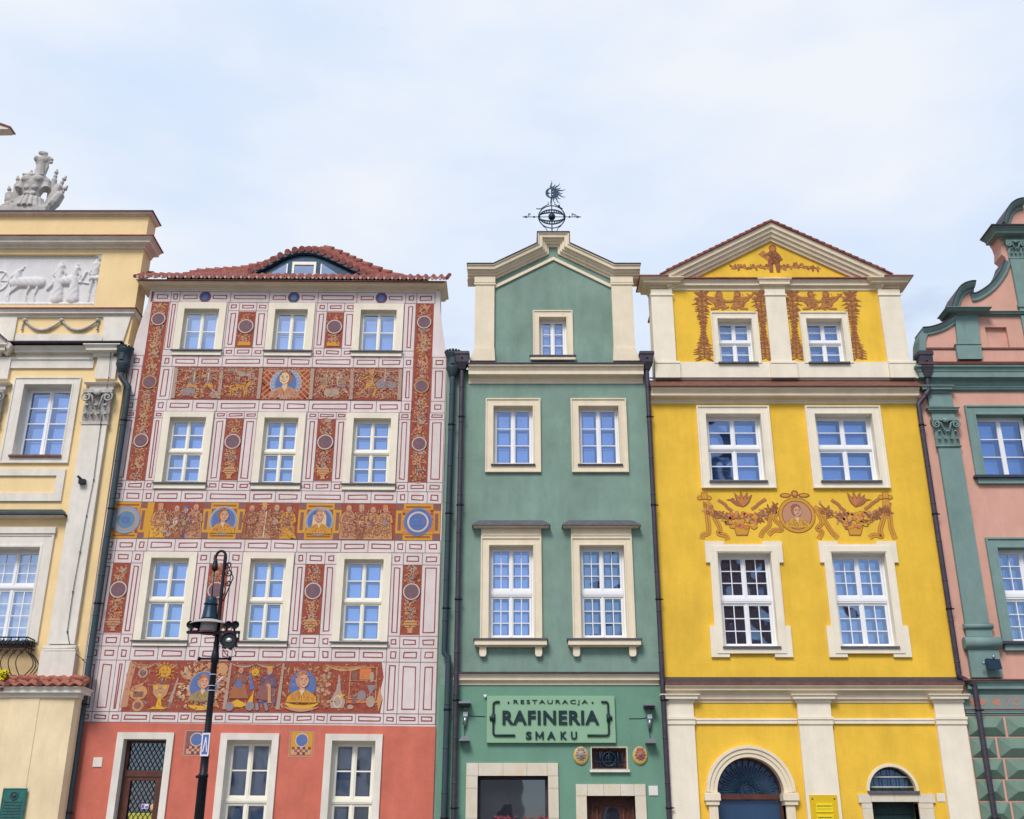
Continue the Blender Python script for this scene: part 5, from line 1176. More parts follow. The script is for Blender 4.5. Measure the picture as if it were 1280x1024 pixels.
cornice(c, 4.2, 9.62, zt0, zt1, .14, left=False, right=False, y=0)
for (a, b) in ((3.66, 4.2), (9.62, 10.17)): cornice(c, a, b, PZ(361), PZ(345.5, -.30), .30)
cornice(c, 6.62, 7.16, zt0+.002, zt1+.012, .18, y=-.03)
prof = [(-.03, -.05), (-.03, .06), (.04, .07), (.05, .13), (.12, .15), (.14, .20), (.22, .22), (.24, .27), (.34, .28), (.36, .30), (.36, -.3)]
c.sweep([(4.12, 0, tz-.36), (cx, 0, apz), (9.72, 0, tz-.36)], prof, (0, -1, 0), -1)
c.build('gable_cornice', yel)
c = MB().use(TILE); c.sweep([(4.05, 0, tz-.39), (cx, 0, apz), (9.79, 0, tz-.39)], [(.364, -2.5), (.364, .34), (.40, .34), (.40, -2.5)], (0, -1, 0), -1)
Lr = math.hypot(cx-4.12, apz-tz+.36)
for s2 in (-1, 1):
    for i in range(17):
        t = (i+.5)/17; x = cx+s2*(cx-4.1)*t; z = apz+.46-(apz-tz+.36)*t
        c.tube([(x-s2*.12, -.3, z+.005+.03), (x+s2*.12, -.3, z-.075)], [.035, .05], 8)
zz = PZ(345.5, -.30); c.box(3.66-.33, 4.1, -.33, .6, zz+.003, zz+.035); c.box(9.74, 10.17+.33, -.33, .6, zz+.003, zz+.035)
c.box(4.3, 6.6, -.2, .0, zt1+.002, zt1+.03); c.box(7.18, 9.5, -.2, .0, zt1+.002, zt1+.03)
c.ball((cx, -.2, apz+.45), .06, 8); c.build('roof_tiles', yel)
bz0, bz1 = PZ(475), PZ(453.5)
for (a, b, p0, p1) in ((3.64, 4.2, 3.64, 4.28), (6.63, 7.16, 6.58, 7.26), (9.6, 10.17, 9.6, 10.3)):
    c = MB().use(TRIMW); c.box(a, b, -.08, .4, bz1, PZ(363.5)-.004); c.box(a-.03, b+.03, -.105, -.081, PZ(371.5), PZ(369.8)); c.box(p0, p1, -.12, .4, bz0, bz1-.002); c.box(p0+.01, p1-.01, -.135, -.121, bz1-.07, bz1-.035); c.build('pilaster', yel)
c = MB().use(TRIMW); c.box(4.281, 6.579, -.05, -.002, bz0, bz1); c.box(7.261, 9.599, -.05, -.002, bz0, bz1); c.build('plinth_band', yel)
for (a, b) in gwy:
    op = (a+.16, b-.16, gy[0], gy[1]); c = surround(MB().use(TRIMW), a, b, gy[0]-.01, gy[2], *op, 0, .07, .18).build('window', yel)
    window(yel, *op, .18, WOODW, WOODIN, GLP, True, (1, 2), (1, 2), .52, .045, .05, .02, cas=c, tr=.08)
    MB().use(SLATE).box(a+.1, b-.1, -.12, .178, gy[0]-.035, gy[0]+.003).build('sill', c)
# gable paintings
fz = Fresco(0, 61)
def garland(q, xa, xb, zt_, zb_):
    n = 24
    for i in range(n):
        t = i/(n-1); x = xa+(xb-xa)*t; z = zt_+(zb_-zt_)*t; ww = .13+.05*math.sin(t*9)+(.08 if t < .1 or t > .82 else 0)
        for s2 in (-1, 1):
            a_ = q.r.uniform(-.3, .3); q.leaf(x, z, math.pi/2-s2*1.9+a_, ww*1.2, .05, 'sepia', 2); q.leaf(x, z+.02, math.pi/2-s2*1.1+a_, ww*.9, .045, 'lsepia' if i % 2 else 'sepia', 3); q.disc(x+s2*ww*.55, z-.02, .025, 'sepia' if i % 3 else 'brown', 4, n=8)
    q.stroke([(xa, zt_), (xb, zb_)], .05, 'sepia', 1)
zt_, zb_ = PZ(372), PZ(448)
for (xa, xb, base) in ((PX(877, 372), PX(881, 448), None), (PX(950.5, 372), PX(957, 448), None), (PX(990, 372), PX(996, 448), None), (PX(1063.5, 372), PX(1071, 448), None)): garland(fz, xa, xb, zt_, zb_)
zc_ = PZ(388)
for (x, fl) in ((PX(899, 385), 1), (PX(924, 385), -1), (PX(1014, 385), 1), (PX(1035, 385), -1)): fz.cherub(x, zc_, .54, fl)
for (xa, xb) in ((877, 950), (990, 1063)):
    a, b = PX(xa, 368), PX(xb, 368); m = (a+b)/2
    for u, v in ((a, m-.42), (m+.42, b)): fz.curve((u, PZ(367)), ((u+v)/2, PZ(375)), (v, PZ(374)), .07, 'lsepia', 2, 2); 
    for u in (a, b): fz.disc(u, PZ(368), .08, 'sepia', 4); [fz.leaf(u, PZ(368), k*1.25+.4, .22, .08, 'sepia', 3) for k in range(5)]
    fz.clutter(m-.3, m+.3, PZ(388), PZ(382), 8, ('sepia', 'lsepia'), 2, .2)
for (x, fl) in ((PX(899, 385), 1), (PX(924, 385), -1), (PX(1014, 385), 1), (PX(1035, 385), -1)): fz.hatch(x-.19, x+.19, zc_+.02, zc_+.5, 34, ('sepia', 'lsepia', 'brown', 'lsepia'), 6)
fz.build('garland_painting', yel, fix=False)
ft = Fresco(0, 62); x, z, h = PX(967, 325), PZ(341), .80
ft.limb([(x-.09, z+h*.5), (x-.09, z)], .13, 'sepia', 2, .07); ft.limb([(x+.08, z+h*.5), (x+.1, z)], .13, 'sepia', 2, .07); ft.disc(x, z+h*.6, .15, 'dark', 2, .22); ft.disc(x, z+h*.6, .135, 'sepia', 3, .2)
ft.limb([(x+.1, z+h*.72), (x+.2, z+h*.5), (x+.08, z+h*.42)], .07, 'sepia', 4); ft.limb([(x-.1, z+h*.72), (x-.26, z+h*.62)], .07, 'sepia', 4); ft.disc(x, z+h*.93, .1, 'sepia', 4, .11); ft.disc(x, z+h*.9, .065, 'lsepia', 5, .075)
ft.pg([(x-.4, z+h*.7), (x-.15, z+h*.45), (x-.1, z+h*.6), (x-.25, z+h*.85)], 'lsepia', 3)
for s2 in (-1, 1):
    for i in range(11):
        xx = x+s2*(.22+i*.09); zz = z+.22-.02*abs(i-4)*.9 if s2 > 0 else z+.16; 
        for k in range(4): ft.leaf(xx, zz, ft.r.uniform(0, 6.28), .12, .06, 'sepia' if k % 2 else 'lsepia', 2)
    ft.curve((x+s2*.15, z+.2), (x+s2*.6, z+.18), (x+s2*1.15, z+.12), .03, 'sepia', 1)
ft.hatch(x-.17, x+.17, z+.2, z+h*.8, 40, ('lsepia', 'dark', 'brown'), 6); ft.build('gable_painting', yel, fix=False)
# main cornice
c = MB().use(TRIM); zt2 = PZ(484, -.32); cornice(c, YX0+.02, YX1+.01, PZ(505), zt2, .32, left=False, right=False); c.build('cornice', yel)
c = MB().use(FLASHB); c.add([(YX0, -.36, zt2+.003), (YX1+.04, -.36, zt2+.003), (YX1+.04, -.36, zt2+.035), (YX0, -.36, zt2+.035), (YX1+.04, -.001, PZ(475.5)), (YX0, -.001, PZ(475.5)), (YX0, -.001, zt2+.003), (YX1+.04, -.001, zt2+.003)], [(0, 1, 2, 3), (3, 2, 4, 5), (0, 3, 5, 6), (1, 7, 4, 2)])
c.use(FLASH).box(YX0+.01, YX1+.03, -.16, -.14, PZ(476.5), PZ(475)); c.build('flashing', yel)
for i, (a, b) in enumerate(yw2):
    op = (a+.22, b-.22, y2[1], y2[2]); c = surround(MB().use(TRIMW), a, b, y2[0]-.0, y2[3], *op, 0, .08, .18).build('window', yel)
    window(yel, *op, .18, WOODW, WOODIN, GL, True, (1, 2), (1, 2), .52, .05, .055, .022, cas=c, tr=.10)
    MB().use(SLATE).box(a+.2, b-.2, -.11, .178, y2[1]-.04, y2[1]+.002).build('sill', c)
for i, (a, b) in enumerate(yw3):
    z0_, z1_ = y3; o = .28; zt_ = PZ(677.5); zb_ = PZ(822); e = .06
    out = [(a-o-.02, zb_), (a+.12, zb_), (a+.12, zb_+.09), (b-.12, zb_+.09), (b-.12, zb_), (b+o+.02, zb_), (b+o+.02, zb_+.72), (b+o-.1, zb_+.72), (b+o-.1, zt_-.52), (b+o, zt_-.52), (b+o, zt_), (b-.18, zt_), (b-.18, zt_-.07), (a+.18, zt_-.07), (a+.18, zt_), (a-o, zt_), (a-o, zt_-.52), (a-o+.1, zt_-.52), (a-o+.1, zb_+.72), (a-o-.02, zb_+.72)]
    c = MB().use(TRIMW); c.wall(out, [[(a+.004, z0_+.004), (b-.004, z0_+.004), (b-.004, z1_-.004), (a+.004, z1_-.004)]], -.06, .08, .24); c.loops([(a-.16, b+.16, z0_-.16, z1_+.16, -.058), (a-.155, b+.155, z0_-.155, z1_+.155, -.078), (a-.02, b+.02, z0_-.02, z1_+.02, -.078), (a-.015, b+.015, z0_-.015, z1_+.015, -.058)]); c = c.build('window', yel)
    window(yel, a, b, z0_, z1_, .17, WOODW, WOODIN, GLD if i == 0 else GLP, True, (2, 3), (2, 3), .505, .05, .055, .022, cas=c, tr=.14)
    MB().use(SLATE).box(a-.03, b+.03, -.12, .168, z0_-.04, z0_+.002).build('sill', c)
# swag painting with medallion
fs = Fresco(0, 63); mz = PZ(644); mx_ = PX(996, 644); u_ = PX(1020, 644)-mx_
def S_(a, b): return (PX(870+a*255/1280, 605+b*75/376), PZ(605+b*75/376))
fs.ring(mx_, mz, .36, .44, 'gold', 3, 32); fs.disc(mx_, mz, .37, 'mauve', 2, n=30); fs.disc(mx_, mz, .345, 'tan', 3, n=30); fs.ring(mx_, mz, .435, .45, 'sepia', 4, 32); fs.ring(mx_, mz, .35, .365, 'sepia', 4, 32)
fs.bust(mx_, mz-.31, .62, 'yel', 'brown', 'pink', 1)
def ribbon(pts, w, c='gold'):
    q = [S_(*p) for p in pts]
    # smooth the ribbon
    r = []
    for i in range(len(q)-1):
        p0 = q[max(0, i-1)]; p1 = q[i]; p2 = q[i+1]; p3 = q[min(len(q)-1, i+2)]
        for k in range(5):
            t = k/5; r.append(tuple(.5*((2*p1[j])+(-p0[j]+p2[j])*t+(2*p0[j]-5*p1[j]+4*p2[j]-p3[j])*t*t+(-p0[j]+3*p1[j]-3*p2[j]+p3[j])*t**3) for j in (0, 1)))
    r.append(q[-1]); fs.stroke(r, w*1.15+.022, 'sepia', 2); fs.stroke(r, w*1.15, c, 3); fs.stroke(r[2:-2], w*.16, 'sepia', 4)
for pts, w in (([(58, 110), (70, 200), (80, 280), (75, 310), (45, 320), (38, 345)], .085), ([(65, 110), (105, 190), (150, 280), (140, 310), (185, 325), (200, 350)], .085),
               ([(500, 160), (465, 210), (460, 260), (420, 300), (405, 335)], .075), ([(520, 170), (490, 215), (530, 260), (535, 290), (490, 290), (455, 320)], .08),
               ([(740, 140), (790, 200), (830, 270), (860, 310), (890, 340)], .085), ([(760, 170), (790, 240), (760, 280), (790, 300), (770, 345)], .08),
               ([(1185, 100), (1180, 200), (1155, 290), (1165, 330), (1120, 320), (1090, 338)], .085), ([(1195, 100), (1215, 200), (1225, 280), (1250, 345)], .09)): ribbon(pts, w)
for (a, b) in ((52, 88), (1188, 84)):
    for da in (-28, 28): x, z = S_(a+da, b); fs.disc(x, z, .07, 'sepia', 3, .06); fs.disc(x, z, .055, 'gold', 4, .045)
    x, z = S_(a, b-12); fs.rect(x-.08, x+.08, z-.09, z+.09, 'sepia', 4); fs.rect(x-.065, x+.065, z-.075, z+.075, 'gold', 5)
for k in (-1, 0, 1): x, z = S_(618+k*58, 72-(1-abs(k))*10); fs.disc(x, z, .14 if k else .09, 'sepia', 3, .06 if k else .09); fs.disc(x, z, .10 if k else .05, 'gold', 4, .035 if k else .05)
for (bx0, s2) in ((288, 1), (998, -1)):
    pts = [S_(bx0-52, 265), S_(bx0+52, 265), S_(bx0+36, 325), S_(bx0-36, 325)]; fs.pg(pts, 'sepia', 3); pts = [S_(bx0-46, 270), S_(bx0+46, 270), S_(bx0+32, 319), S_(bx0-32, 319)]; fs.pg(pts, 'gold', 4)
    for _ in range(90):
        a, b = bx0+fs.r.uniform(-85, 90), 180+fs.r.uniform(0, 95); x, z = S_(a, b); q = fs.r.uniform(.025, .05); fs.disc(x, z, q+.008, 'sepia', 5, n=10); fs.disc(x, z, q, fs.r.choice(('orange', 'gold', 'yel', 'gold', 'brown', 'tan')), 6, n=10)
    for _ in range(90):
        t = fs.r.random(); d = fs.r.choice((-1, 1)); a = bx0+d*(70+150*t)*(1 if d*s2 > 0 else 1.05); b = 225-75*t+fs.r.uniform(-25, 25); x, z = S_(a, b); fs.leaf(x, z, fs.r.uniform(0, 6.28), .12, .05, fs.r.choice(('lsepia', 'brown', 'tan', 'sepia')), 3)
        if fs.r.random() < .4: fs.ring(x, z, .03, .045, 'sepia', 5, 10)
    for d in (-1, 1): fs.curve(S_(bx0+d*60, 240), S_(bx0+d*140, 210), S_(bx0+d*225, 120), .04, 'sepia', 2)
    x, z = S_(bx0, 110)    # bird with open wings
    for an in (1.2, 1.6, 2.0, .9): fs.leaf(x, z-.15, an, .42, .12, 'sepia', 4); fs.leaf(x, z-.14, an, .37, .07, 'lsepia' if an != 1.6 else 'orange', 5)
    fs.leaf(x, z-.12, math.pi-.5 if s2 > 0 else .5, .34, .1, 'brown', 6); hx, hz_ = S_(bx0-s2*58, 100); fs.disc(hx, hz_, .05, 'brown', 6); fs.leaf(hx, hz_, math.pi if s2 > 0 else 0, .18, .03, 'sepia', 5)
    for (a0, b0, a1, b1) in ((60, 160, 150, 95), (-60, 170, -150, 100)):
        ribbon([(bx0+a0, b0), (bx0+a0*1.5, b0-20), (bx0+(a0+a1)/2, b1+30), (bx0+a1, b1)], .05, 'lsepia')
fs.build('swag_painting', yel, fix=False)
# ground floor
zt3 = PZ(857, -.2); c = MB().use(TRIM); cornice(c, YX0+.0, YX1, PZ(868.5), zt3, .2, left=False, right=False, k=.06, y=-.005)
cornice(c, YX0+.6, YX1-.57, PZ(878.5), PZ(869), .10, left=False, right=False, y=-.005); c.build('cornice', yel)
c = MB().use(FLASHB); c.box(YX0, YX1+.03, -.28, -.006, zt3+.003, zt3+.06); c.use(FLASH); c.add([(YX0+.0, -.27, zt3+.061), (YX1+.03, -.27, zt3+.061), (YX1+.03, -.001, zt3+.22), (YX0, -.001, zt3+.22), (YX0, -.001, zt3+.061), (YX1+.03, -.001, zt3+.061)], [(0, 1, 2, 3), (0, 3, 4), (1, 5, 2)]); c.build('flashing', yel)
zs0, zs1 = PZ(905), PZ(898.5)
for (a, b) in ((3.49, 4.10), (6.45, 7.20), (9.55, 10.21)):
    c = MB().use(TRIMW); c.box(a, b, -.09, .2, .1, PZ(878.5)-.004); c.box(a-.05, b+.05, -.12, .2, 0.0, .098); c.box(a-.02, b+.02, -.115, -.091, zs0-.02, zs1+.02); c.box(a-.03, b+.03, -.135, -.1151, zs1-.03, zs1+.03)
    cornice(c, a, b, PZ(879), PZ(869)-.003, .14, y=-.09, depth=.08); c.build('pilaster', yel)
c = MB().use(TRIMW); c.box(4.13, 6.42, -.05, -.006, zs0, zs1); c.box(7.23, 9.52, -.05, -.006, zs0, zs1); c.box(4.13, 6.42, -.065, -.0501, zs1-.04, zs1-.01); c.box(7.23, 9.52, -.065, -.0501, zs1-.04, zs1-.01); c.build('string_course', yel)
# big arch
n = 28; c = MB().use(TRIM); ap = [(ax+math.cos(math.pi-t*math.pi/n)*ar, -.005, az+math.sin(math.pi-t*math.pi/n)*ar*1.02) for t in range(n+1)]
c.sweep(ap, [(-.01, -.3), (-.01, .05), (.07, .05), (.08, .075), (.16, .075), (.17, .105), (.235, .105), (.24, 0)], (0, -1, 0), -1)
for s2 in (-1, 1):
    x0, x1 = sorted((ax+s2*ar, ax+s2*(ar+.20))); c.box(x0, x1, -.07, .25, .1, az-.26); c.box(x0+.06, x1-.05, -.085, -.0701, .3, az-.32)
    x0, x1 = sorted((ax+s2*(ar-.03), ax+s2*(ar+.26)))
    c.box(x0, x1, -.11, .2, az-.26+.002, az-.17); c.box(x0-.03, x1+.03, -.14, .2, az-.168, az-.03); c.box(x0-.01, x1+.01, -.12, .2, az-.028, az-.002)
c = c.build('doorway', yel)
d = MB().use(DOORB); fr_ = [(ax+math.cos(t*math.pi/24)*(ar), az+math.sin(t*math.pi/24)*(ar)*1.02) for t in range(25)]
d.sweep([(p[0], .2, p[1]) for p in reversed(fr_)], [(0, -.08), (0, 0), (-.05, 0), (-.05, -.08)], (0, -1, 0), -1)
d.box(ax-ar, ax+ar, .19, .3, az-.13, az-.02)
for s2 in (-1, 1): x0, x1 = sorted((ax+s2*ar, ax+s2*(ar-.06))); d.box(x0, x1, .2, .3, .14, az-.131)
d.box(ax-.02, ax+.02, .21, .29, .14, az-.131) if 0 else None; d.build('frame', c)
g = MB().use(FAN); g.poly([(ax-ar, .14), (ax+ar, .14)] + fr_, .28); g.build('pane', c, fix=False)
d = MB().use(IRONB)
for i in range(29):
    t = math.pi*(i+.5)/29; r0_, r1_ = (.17, ar*.99) if i % 2 else (.24, ar*.8)
    d.tube([(ax+r*math.cos(t+.03*math.sin(r*14)), .235, az-.0+r*math.sin(t+.03*math.sin(r*14))) for r in [r0_+(r1_-r0_)*k/6 for k in range(7)]], .009, 5)
for r in (.17, .1, .05): d.tube([(ax+r*math.cos(k*math.pi/12), .23, az+.03+r*math.sin(k*math.pi/12)) for k in range(25)], .01, 5)
d.build('sunburst_grille', c)
# small arch and stone door
c = MB().use(TRIM); ap = [(bx_+math.cos(math.pi-t*math.pi/20)*br, -.005, bz+math.sin(math.pi-t*math.pi/20)*br) for t in range(21)]; c.sweep(ap, [(-.005, -.3), (-.005, .02), (.055, .02), (.06, 0)], (0, -1, 0), -1)
c.use(SLATE).box(bx_-br-.04, bx_+br+.04, -.1, .1, bz-.06, bz-.003); c = c.build('window', yel)
d = MB().use(DOORG); d.sweep([(p[0], .14, p[2]) for p in ap], [(0, -.06), (0, 0), (-.05, 0), (-.05, -.06)], (0, -1, 0), -1); d.box(bx_-br, bx_+br, .13, .2, bz, bz+.06); d.build('frame', c)
MB().use(FAN).poly([(p[0], p[2]) for p in reversed(ap)], .19).build('pane', c, fix=False)
d = MB().use(IRONB)
for k in range(-2, 3): x = bx_+k*.19; d.tube([(x, .09, bz), (x, .09, bz+math.sqrt(max(0, br*br-(k*.19)**2)))], .009, 5)
for z in (.09, .3): hw = math.sqrt(br*br-z*z); d.use(GREYTRIM); d.tube([(bx_-hw, .085, bz+z), (bx_+hw, .085, bz+z)], .01, 5)
d.build('grille', c)
c = MB().use(SANDST); o0, o1 = PX(1072.5, 1000), PX(1168, 1000)
for (a, b, z0_, z1_) in ((o0, dx0-.01, dz1-.02, bz-.065), (dx0-.006, (dx0+dx1)/2-.003, dz1, bz-.065), ((dx0+dx1)/2+.003, dx1+.006, dz1, bz-.065), (dx1+.01, o1, dz1-.02, bz-.065)): c.box(a, b, -.06, .25, z0_, z1_)
zz = .1
while zz < dz1-.1: ze = min(zz+.55, dz1-.024); c.box(o0+.06, dx0-.0, -.05, .25, zz, ze-.004); c.box(dx1, o1-.06, -.05, .25, zz, ze-.004); zz = ze
c = c.build('door', yel)
d = MB().use(DOORG); d.box(dx0, dx1, .27, .33, .14, dz1); 
for z in [.3+.42*i for i in range(6)]: d.loops([(dx0+.08, dx1-.08, z, z+.34, .27), (dx0+.1, dx1-.1, z+.02, z+.32, .245)]); d.quad((dx0+.1, .245, z+.02), (dx1-.1, .245, z+.02), (dx1-.1, .245, z+.32), (dx0+.1, .245, z+.32))
d.build('leaf', c)
# yellow brass plate
px0, px1 = PX(1012, 1000, -.11), PX(1046.5, 1000, -.11); pt = PZ(993.8, -.11); BR = mat('yellow_plate', (0.75, 0.50, 0.02, 1), .35, .05, 6, metal=.15); BR2 = mat('bright_yellow_plate', (0.85, 0.66, 0.02, 1), .4, .05, 6)
sp = thing('information_plate', 'yellow metal plate with two small text panels on the middle white pilaster', 'sign', ((px0+px1)/2, -.1, pt-.9))
MB().use(BR).box(px0, px1, -.115, -.092, pt-.9, pt).build('plate', sp)
for k in range(3):
    z = pt-.17-k*.235; d = MB().use(BR2); m = (px0+px1)/2; d.prism([(m-.2, z-.19), (m+.2, z-.19), (m+.18, z-.15), (m+.18, z-.03), (m+.2, z), (m-.2, z), (m-.18, z-.03), (m-.18, z-.15)], -.13, -.116); d.build('panel', sp)
    d = MB().use(SL); r = random.Random(k); x = m-.16
    while x < m+.14: w_ = r.uniform(.015, .04); d.box(x, x+w_, -.132, -.1302, z-.07, z-.05); x += w_+.008
    d.box(m-.15, m+.15, -.132, -.1302, z-.125, z-.118); d.build('text_line', sp)
for q in (px0+.06, px1-.06): MB().use(FLASHB).lathe((q, -.125, pt-.08), [(0, 0), (.018, 0), (.018, .01)], 10, 'y').build('screw', sp)
downpipe(yel, PX(1152, 527, -.15)+.0, PZ(470, -.15), .12, -.16, BROWNP, 'box', .06, jog=None, hz=.55) if 0 else None
import numpy as np
# ================================================================ PINK HOUSE
L0 = Vector((14.0, 0, 0))
pnk = thing('town_house', 'pink house with green pilasters and curved baroque gable, right edge of the photo', 'house', L0, GRP)
QX0, QX1 = 10.215, 20.4
def mir(x): return 30.6-x      # the gable is symmetrical about x = 15.3
pw2 = (PX(1218, 518), PX(1218, 518)+1.28, PZ(596), PZ(519)); pw3 = (PX(1245, 685), PX(1245, 685)+1.28, PZ(803), PZ(685))
zl = PZ(893)
H_ = [[(a, c), (b, c), (b, d_), (a, d_)] for (a, b, c, d_) in (pw2, pw3)]
H_ += [[(a+3.6, c), (b+3.6, c), (b+3.6, d_), (a+3.6, d_)] for (a, b, c, d_) in (pw2, pw3)]
MB().use(PINKW).wall([(QX0, zl), (QX1, zl), (QX1, PZ(470)), (QX0, PZ(470))], H_, 0, .5, .45).build('wall', pnk)
MB().use(PINKW).box(QX0, QX1, 0, .5, 0, zl-.002).build('ground_floor_wall', pnk)
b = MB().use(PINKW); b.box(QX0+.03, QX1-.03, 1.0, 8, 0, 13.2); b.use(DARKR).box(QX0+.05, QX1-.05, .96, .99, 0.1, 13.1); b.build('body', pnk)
# gable outline from the shoulder up to the hidden middle
sh = [(1149, 452), (1149, 424), (1152, 416)]; sh2 = [(1152, 415), (1162, 414), (1175, 410), (1186, 404), (1194, 398)]
vol = [(1194, 395), (1188, 392), (1190, 384), (1193, 375), (1197, 367), (1203, 362), (1211, 359.5), (1216, 359.5), (1216, 366), (1213.5, 372)]
con = [(1213.5, 372), (1220, 371), (1229, 366), (1238, 359), (1246, 350), (1253, 339), (1257, 328)]
top = [(1257, 322), (1252, 318), (1252, 308), (1249, 300), (1246, 296), (1258, 281), (1262, 262), (1270, 257), (1279, 256)]
G_ = [P(*p) for p in sh+sh2+vol+con[1:]+top]
out = G_ + [(14.15, G_[-1][1]), (14.15, G_[-1][1]+.45), (15.3, G_[-1][1]+1.1), (16.45, G_[-1][1]+.45), (16.45, G_[-1][1])] + [(mir(x), z) for x, z in reversed(G_)]
ni = (PX(1233, 420), PX(1260, 420), PZ(436), PZ(409))
MB().use(PINKW).wall(out, [[(ni[0], ni[2]), (ni[1], ni[2]), (ni[1], ni[3]), (ni[0], ni[3])]], 0, .5, .12).quad((ni[0]-.01, .1, ni[2]-.01), (ni[1]+.01, .1, ni[2]-.01), (ni[1]+.01, .1, ni[3]+.01), (ni[0]-.01, .1, ni[3]+.01)).build('gable_wall', pnk)
def curve_px(pts, n=6):
    q = [P(*p) for p in pts]; r = []
    for i in range(len(q)-1):
        p0 = q[max(0, i-1)]; p1 = q[i]; p2 = q[i+1]; p3 = q[min(len(q)-1, i+2)]
        for k in range(n):
            t = k/n; r.append(tuple(.5*((2*p1[j])+(-p0[j]+p2[j])*t+(2*p0[j]-5*p1[j]+4*p2[j]-p3[j])*t*t+(-p0[j]+3*p1[j]-3*p2[j]+p3[j])*t**3) for j in (0, 1)))
    r.append(q[-1]); return r
cops = []
for pts, wd, pr in ((sh2, .11, .13), (vol[1:8], .16, .24), (con, .12, .11), ([(1253, 284), (1256, 272), (1261, 263), (1268, 258), (1276, 256)], .16, .24)):
    for m_ in (0, 1):
        q = curve_px(pts); q = [(mir(x), z) for x, z in reversed(q)] if m_ else q
        cop = MB().use(GTRIM); cop.sweep([(x, 0, z) for x, z in q], [(-wd, .0), (-wd, .05), (-wd*.5, .06), (-wd*.4, pr*.6), (.02, pr), (.05, pr), (.05, -.5), (0, -.5)], (0, -1, 0), -1)
        cop.use(FLASH); cop.sweep([(x, 0, z) for x, z in q], [(.052, -.5), (.052, pr+.03), (.075, pr+.03), (.075, -.5)], (0, -1, 0), -1); cop.build('coping', pnk)
for m_ in (0, 1):
    q = curve_px([(1149, 450), (1149, 424), (1152, 416)], 2); q = [(mir(x), z) for x, z in reversed(q)] if m_ else q
    cop = MB().use(GTRIM); cop.sweep([(x, 0, z) for x, z in q], [(-.16, 0), (-.16, .05), (.02, .08), (.02, -.4)], (0, -1, 0), -1); cop.build('coping', pnk)
c = MB().use(GTRIM)
z0_, z1_ = PZ(396), PZ(387, -.18); px_ = (PX(1193, 400), PX(1222, 400))
def both(f):
    f(lambda a, b: (a, b)); f(lambda a, b: (mir(b), mir(a)))
both(lambda g: cornice(c, *g(px_[0]-.03, px_[1]), z0_, z1_, .28, y=-.07, depth=.4))
cornice(c, px_[1]+.0, mir(px_[1]), z0_, z1_-.01, .14, left=False, right=False)
c.use(FLASHB).box(G_[0][0]+.1, mir(G_[0][0])-.1, -.03, -.002, PZ(437), PZ(435)); c.build('gable_cornice', pnk)
def ppil(x0a, x1a, za, x0b, x1b, zb, nm='pilaster', y=-.08):
    for (a0, a1, b0, b1) in ((x0a, x1a, x0b, x1b), (mir(x1a), mir(x0a), mir(x1b), mir(x0b))):
        c = MB().use(GTRIM); c.add([(b0, y, zb), (b1, y, zb), (a1, y, za), (a0, y, za), (b0, .02, zb), (b1, .02, zb), (a1, .02, za), (a0, .02, za)], [(0, 1, 2, 3), (0, 4, 5, 1), (1, 5, 6, 2), (2, 6, 7, 3), (3, 7, 4, 0), (4, 7, 6, 5)])
        yield c, min(a0, a1), max(a0, a1), (a0 == x0a)
for c, a, b, _ in ppil(*px_, PZ(396), PX(1197, 445), PX(1224.5, 445), PZ(451)):
    a2, b2 = (PX(1196, 445)-.02, PX(1225, 445)+.02) if _ else (mir(PX(1225, 445)+.02), mir(PX(1196, 445)-.02)); c.box(a2, b2, -.11, .0, PZ(451), PZ(433)); c.box(a2-.02, b2+.02, -.13, .0, PZ(433)+.001, PZ(432)); c.build('pilaster', pnk)
ux0, ux1 = PX(1262, 330), PX(1262, 330)+.42
for m_ in (0, 1):
    a, b = (ux0, ux1) if not m_ else (mir(ux1), mir(ux0)); c = MB().use(GTRIM); c.box(a, b, -.08, .02, PZ(384), PZ(325)); c.box(a-.03, b+.03, -.11, .02, PZ(386), PZ(382)); c.box(a, b, -.08, .02, z1_+.0, PZ(386)-.002)
    c.box(a-.0, b+.0, -.07, .02, PZ(435), z0_-.005)
    pl = c.build('pilaster', pnk); cp = MB().use(GTRIM); capital(cp, a-.02, b+.02, PZ(324.5), PZ(303), -.02, .1); cp.build('capital', pl)
c = MB().use(GTRIM); cornice(c, PX(1252, 300)+.02, mir(PX(1252, 300)+.02), PZ(302), PZ(284, -.3), .38, depth=.4)
c.use(FLASH).box(PX(1252, 300)-.4, mir(PX(1252, 300)-.4), -.42, .4, PZ(284, -.3)+.002, PZ(284, -.3)+.03)
c.use(GTRIM); c.sweep([(13.95, 0, G_[-1][1]+.0), (15.3, 0, G_[-1][1]+.85), (16.65, 0, G_[-1][1]+.0)], [(-.2, 0), (-.2, .08), (0, .3), (.06, .3), (.06, -.4)], (0, -1, 0), -1)
c.build('upper_cornice', pnk)
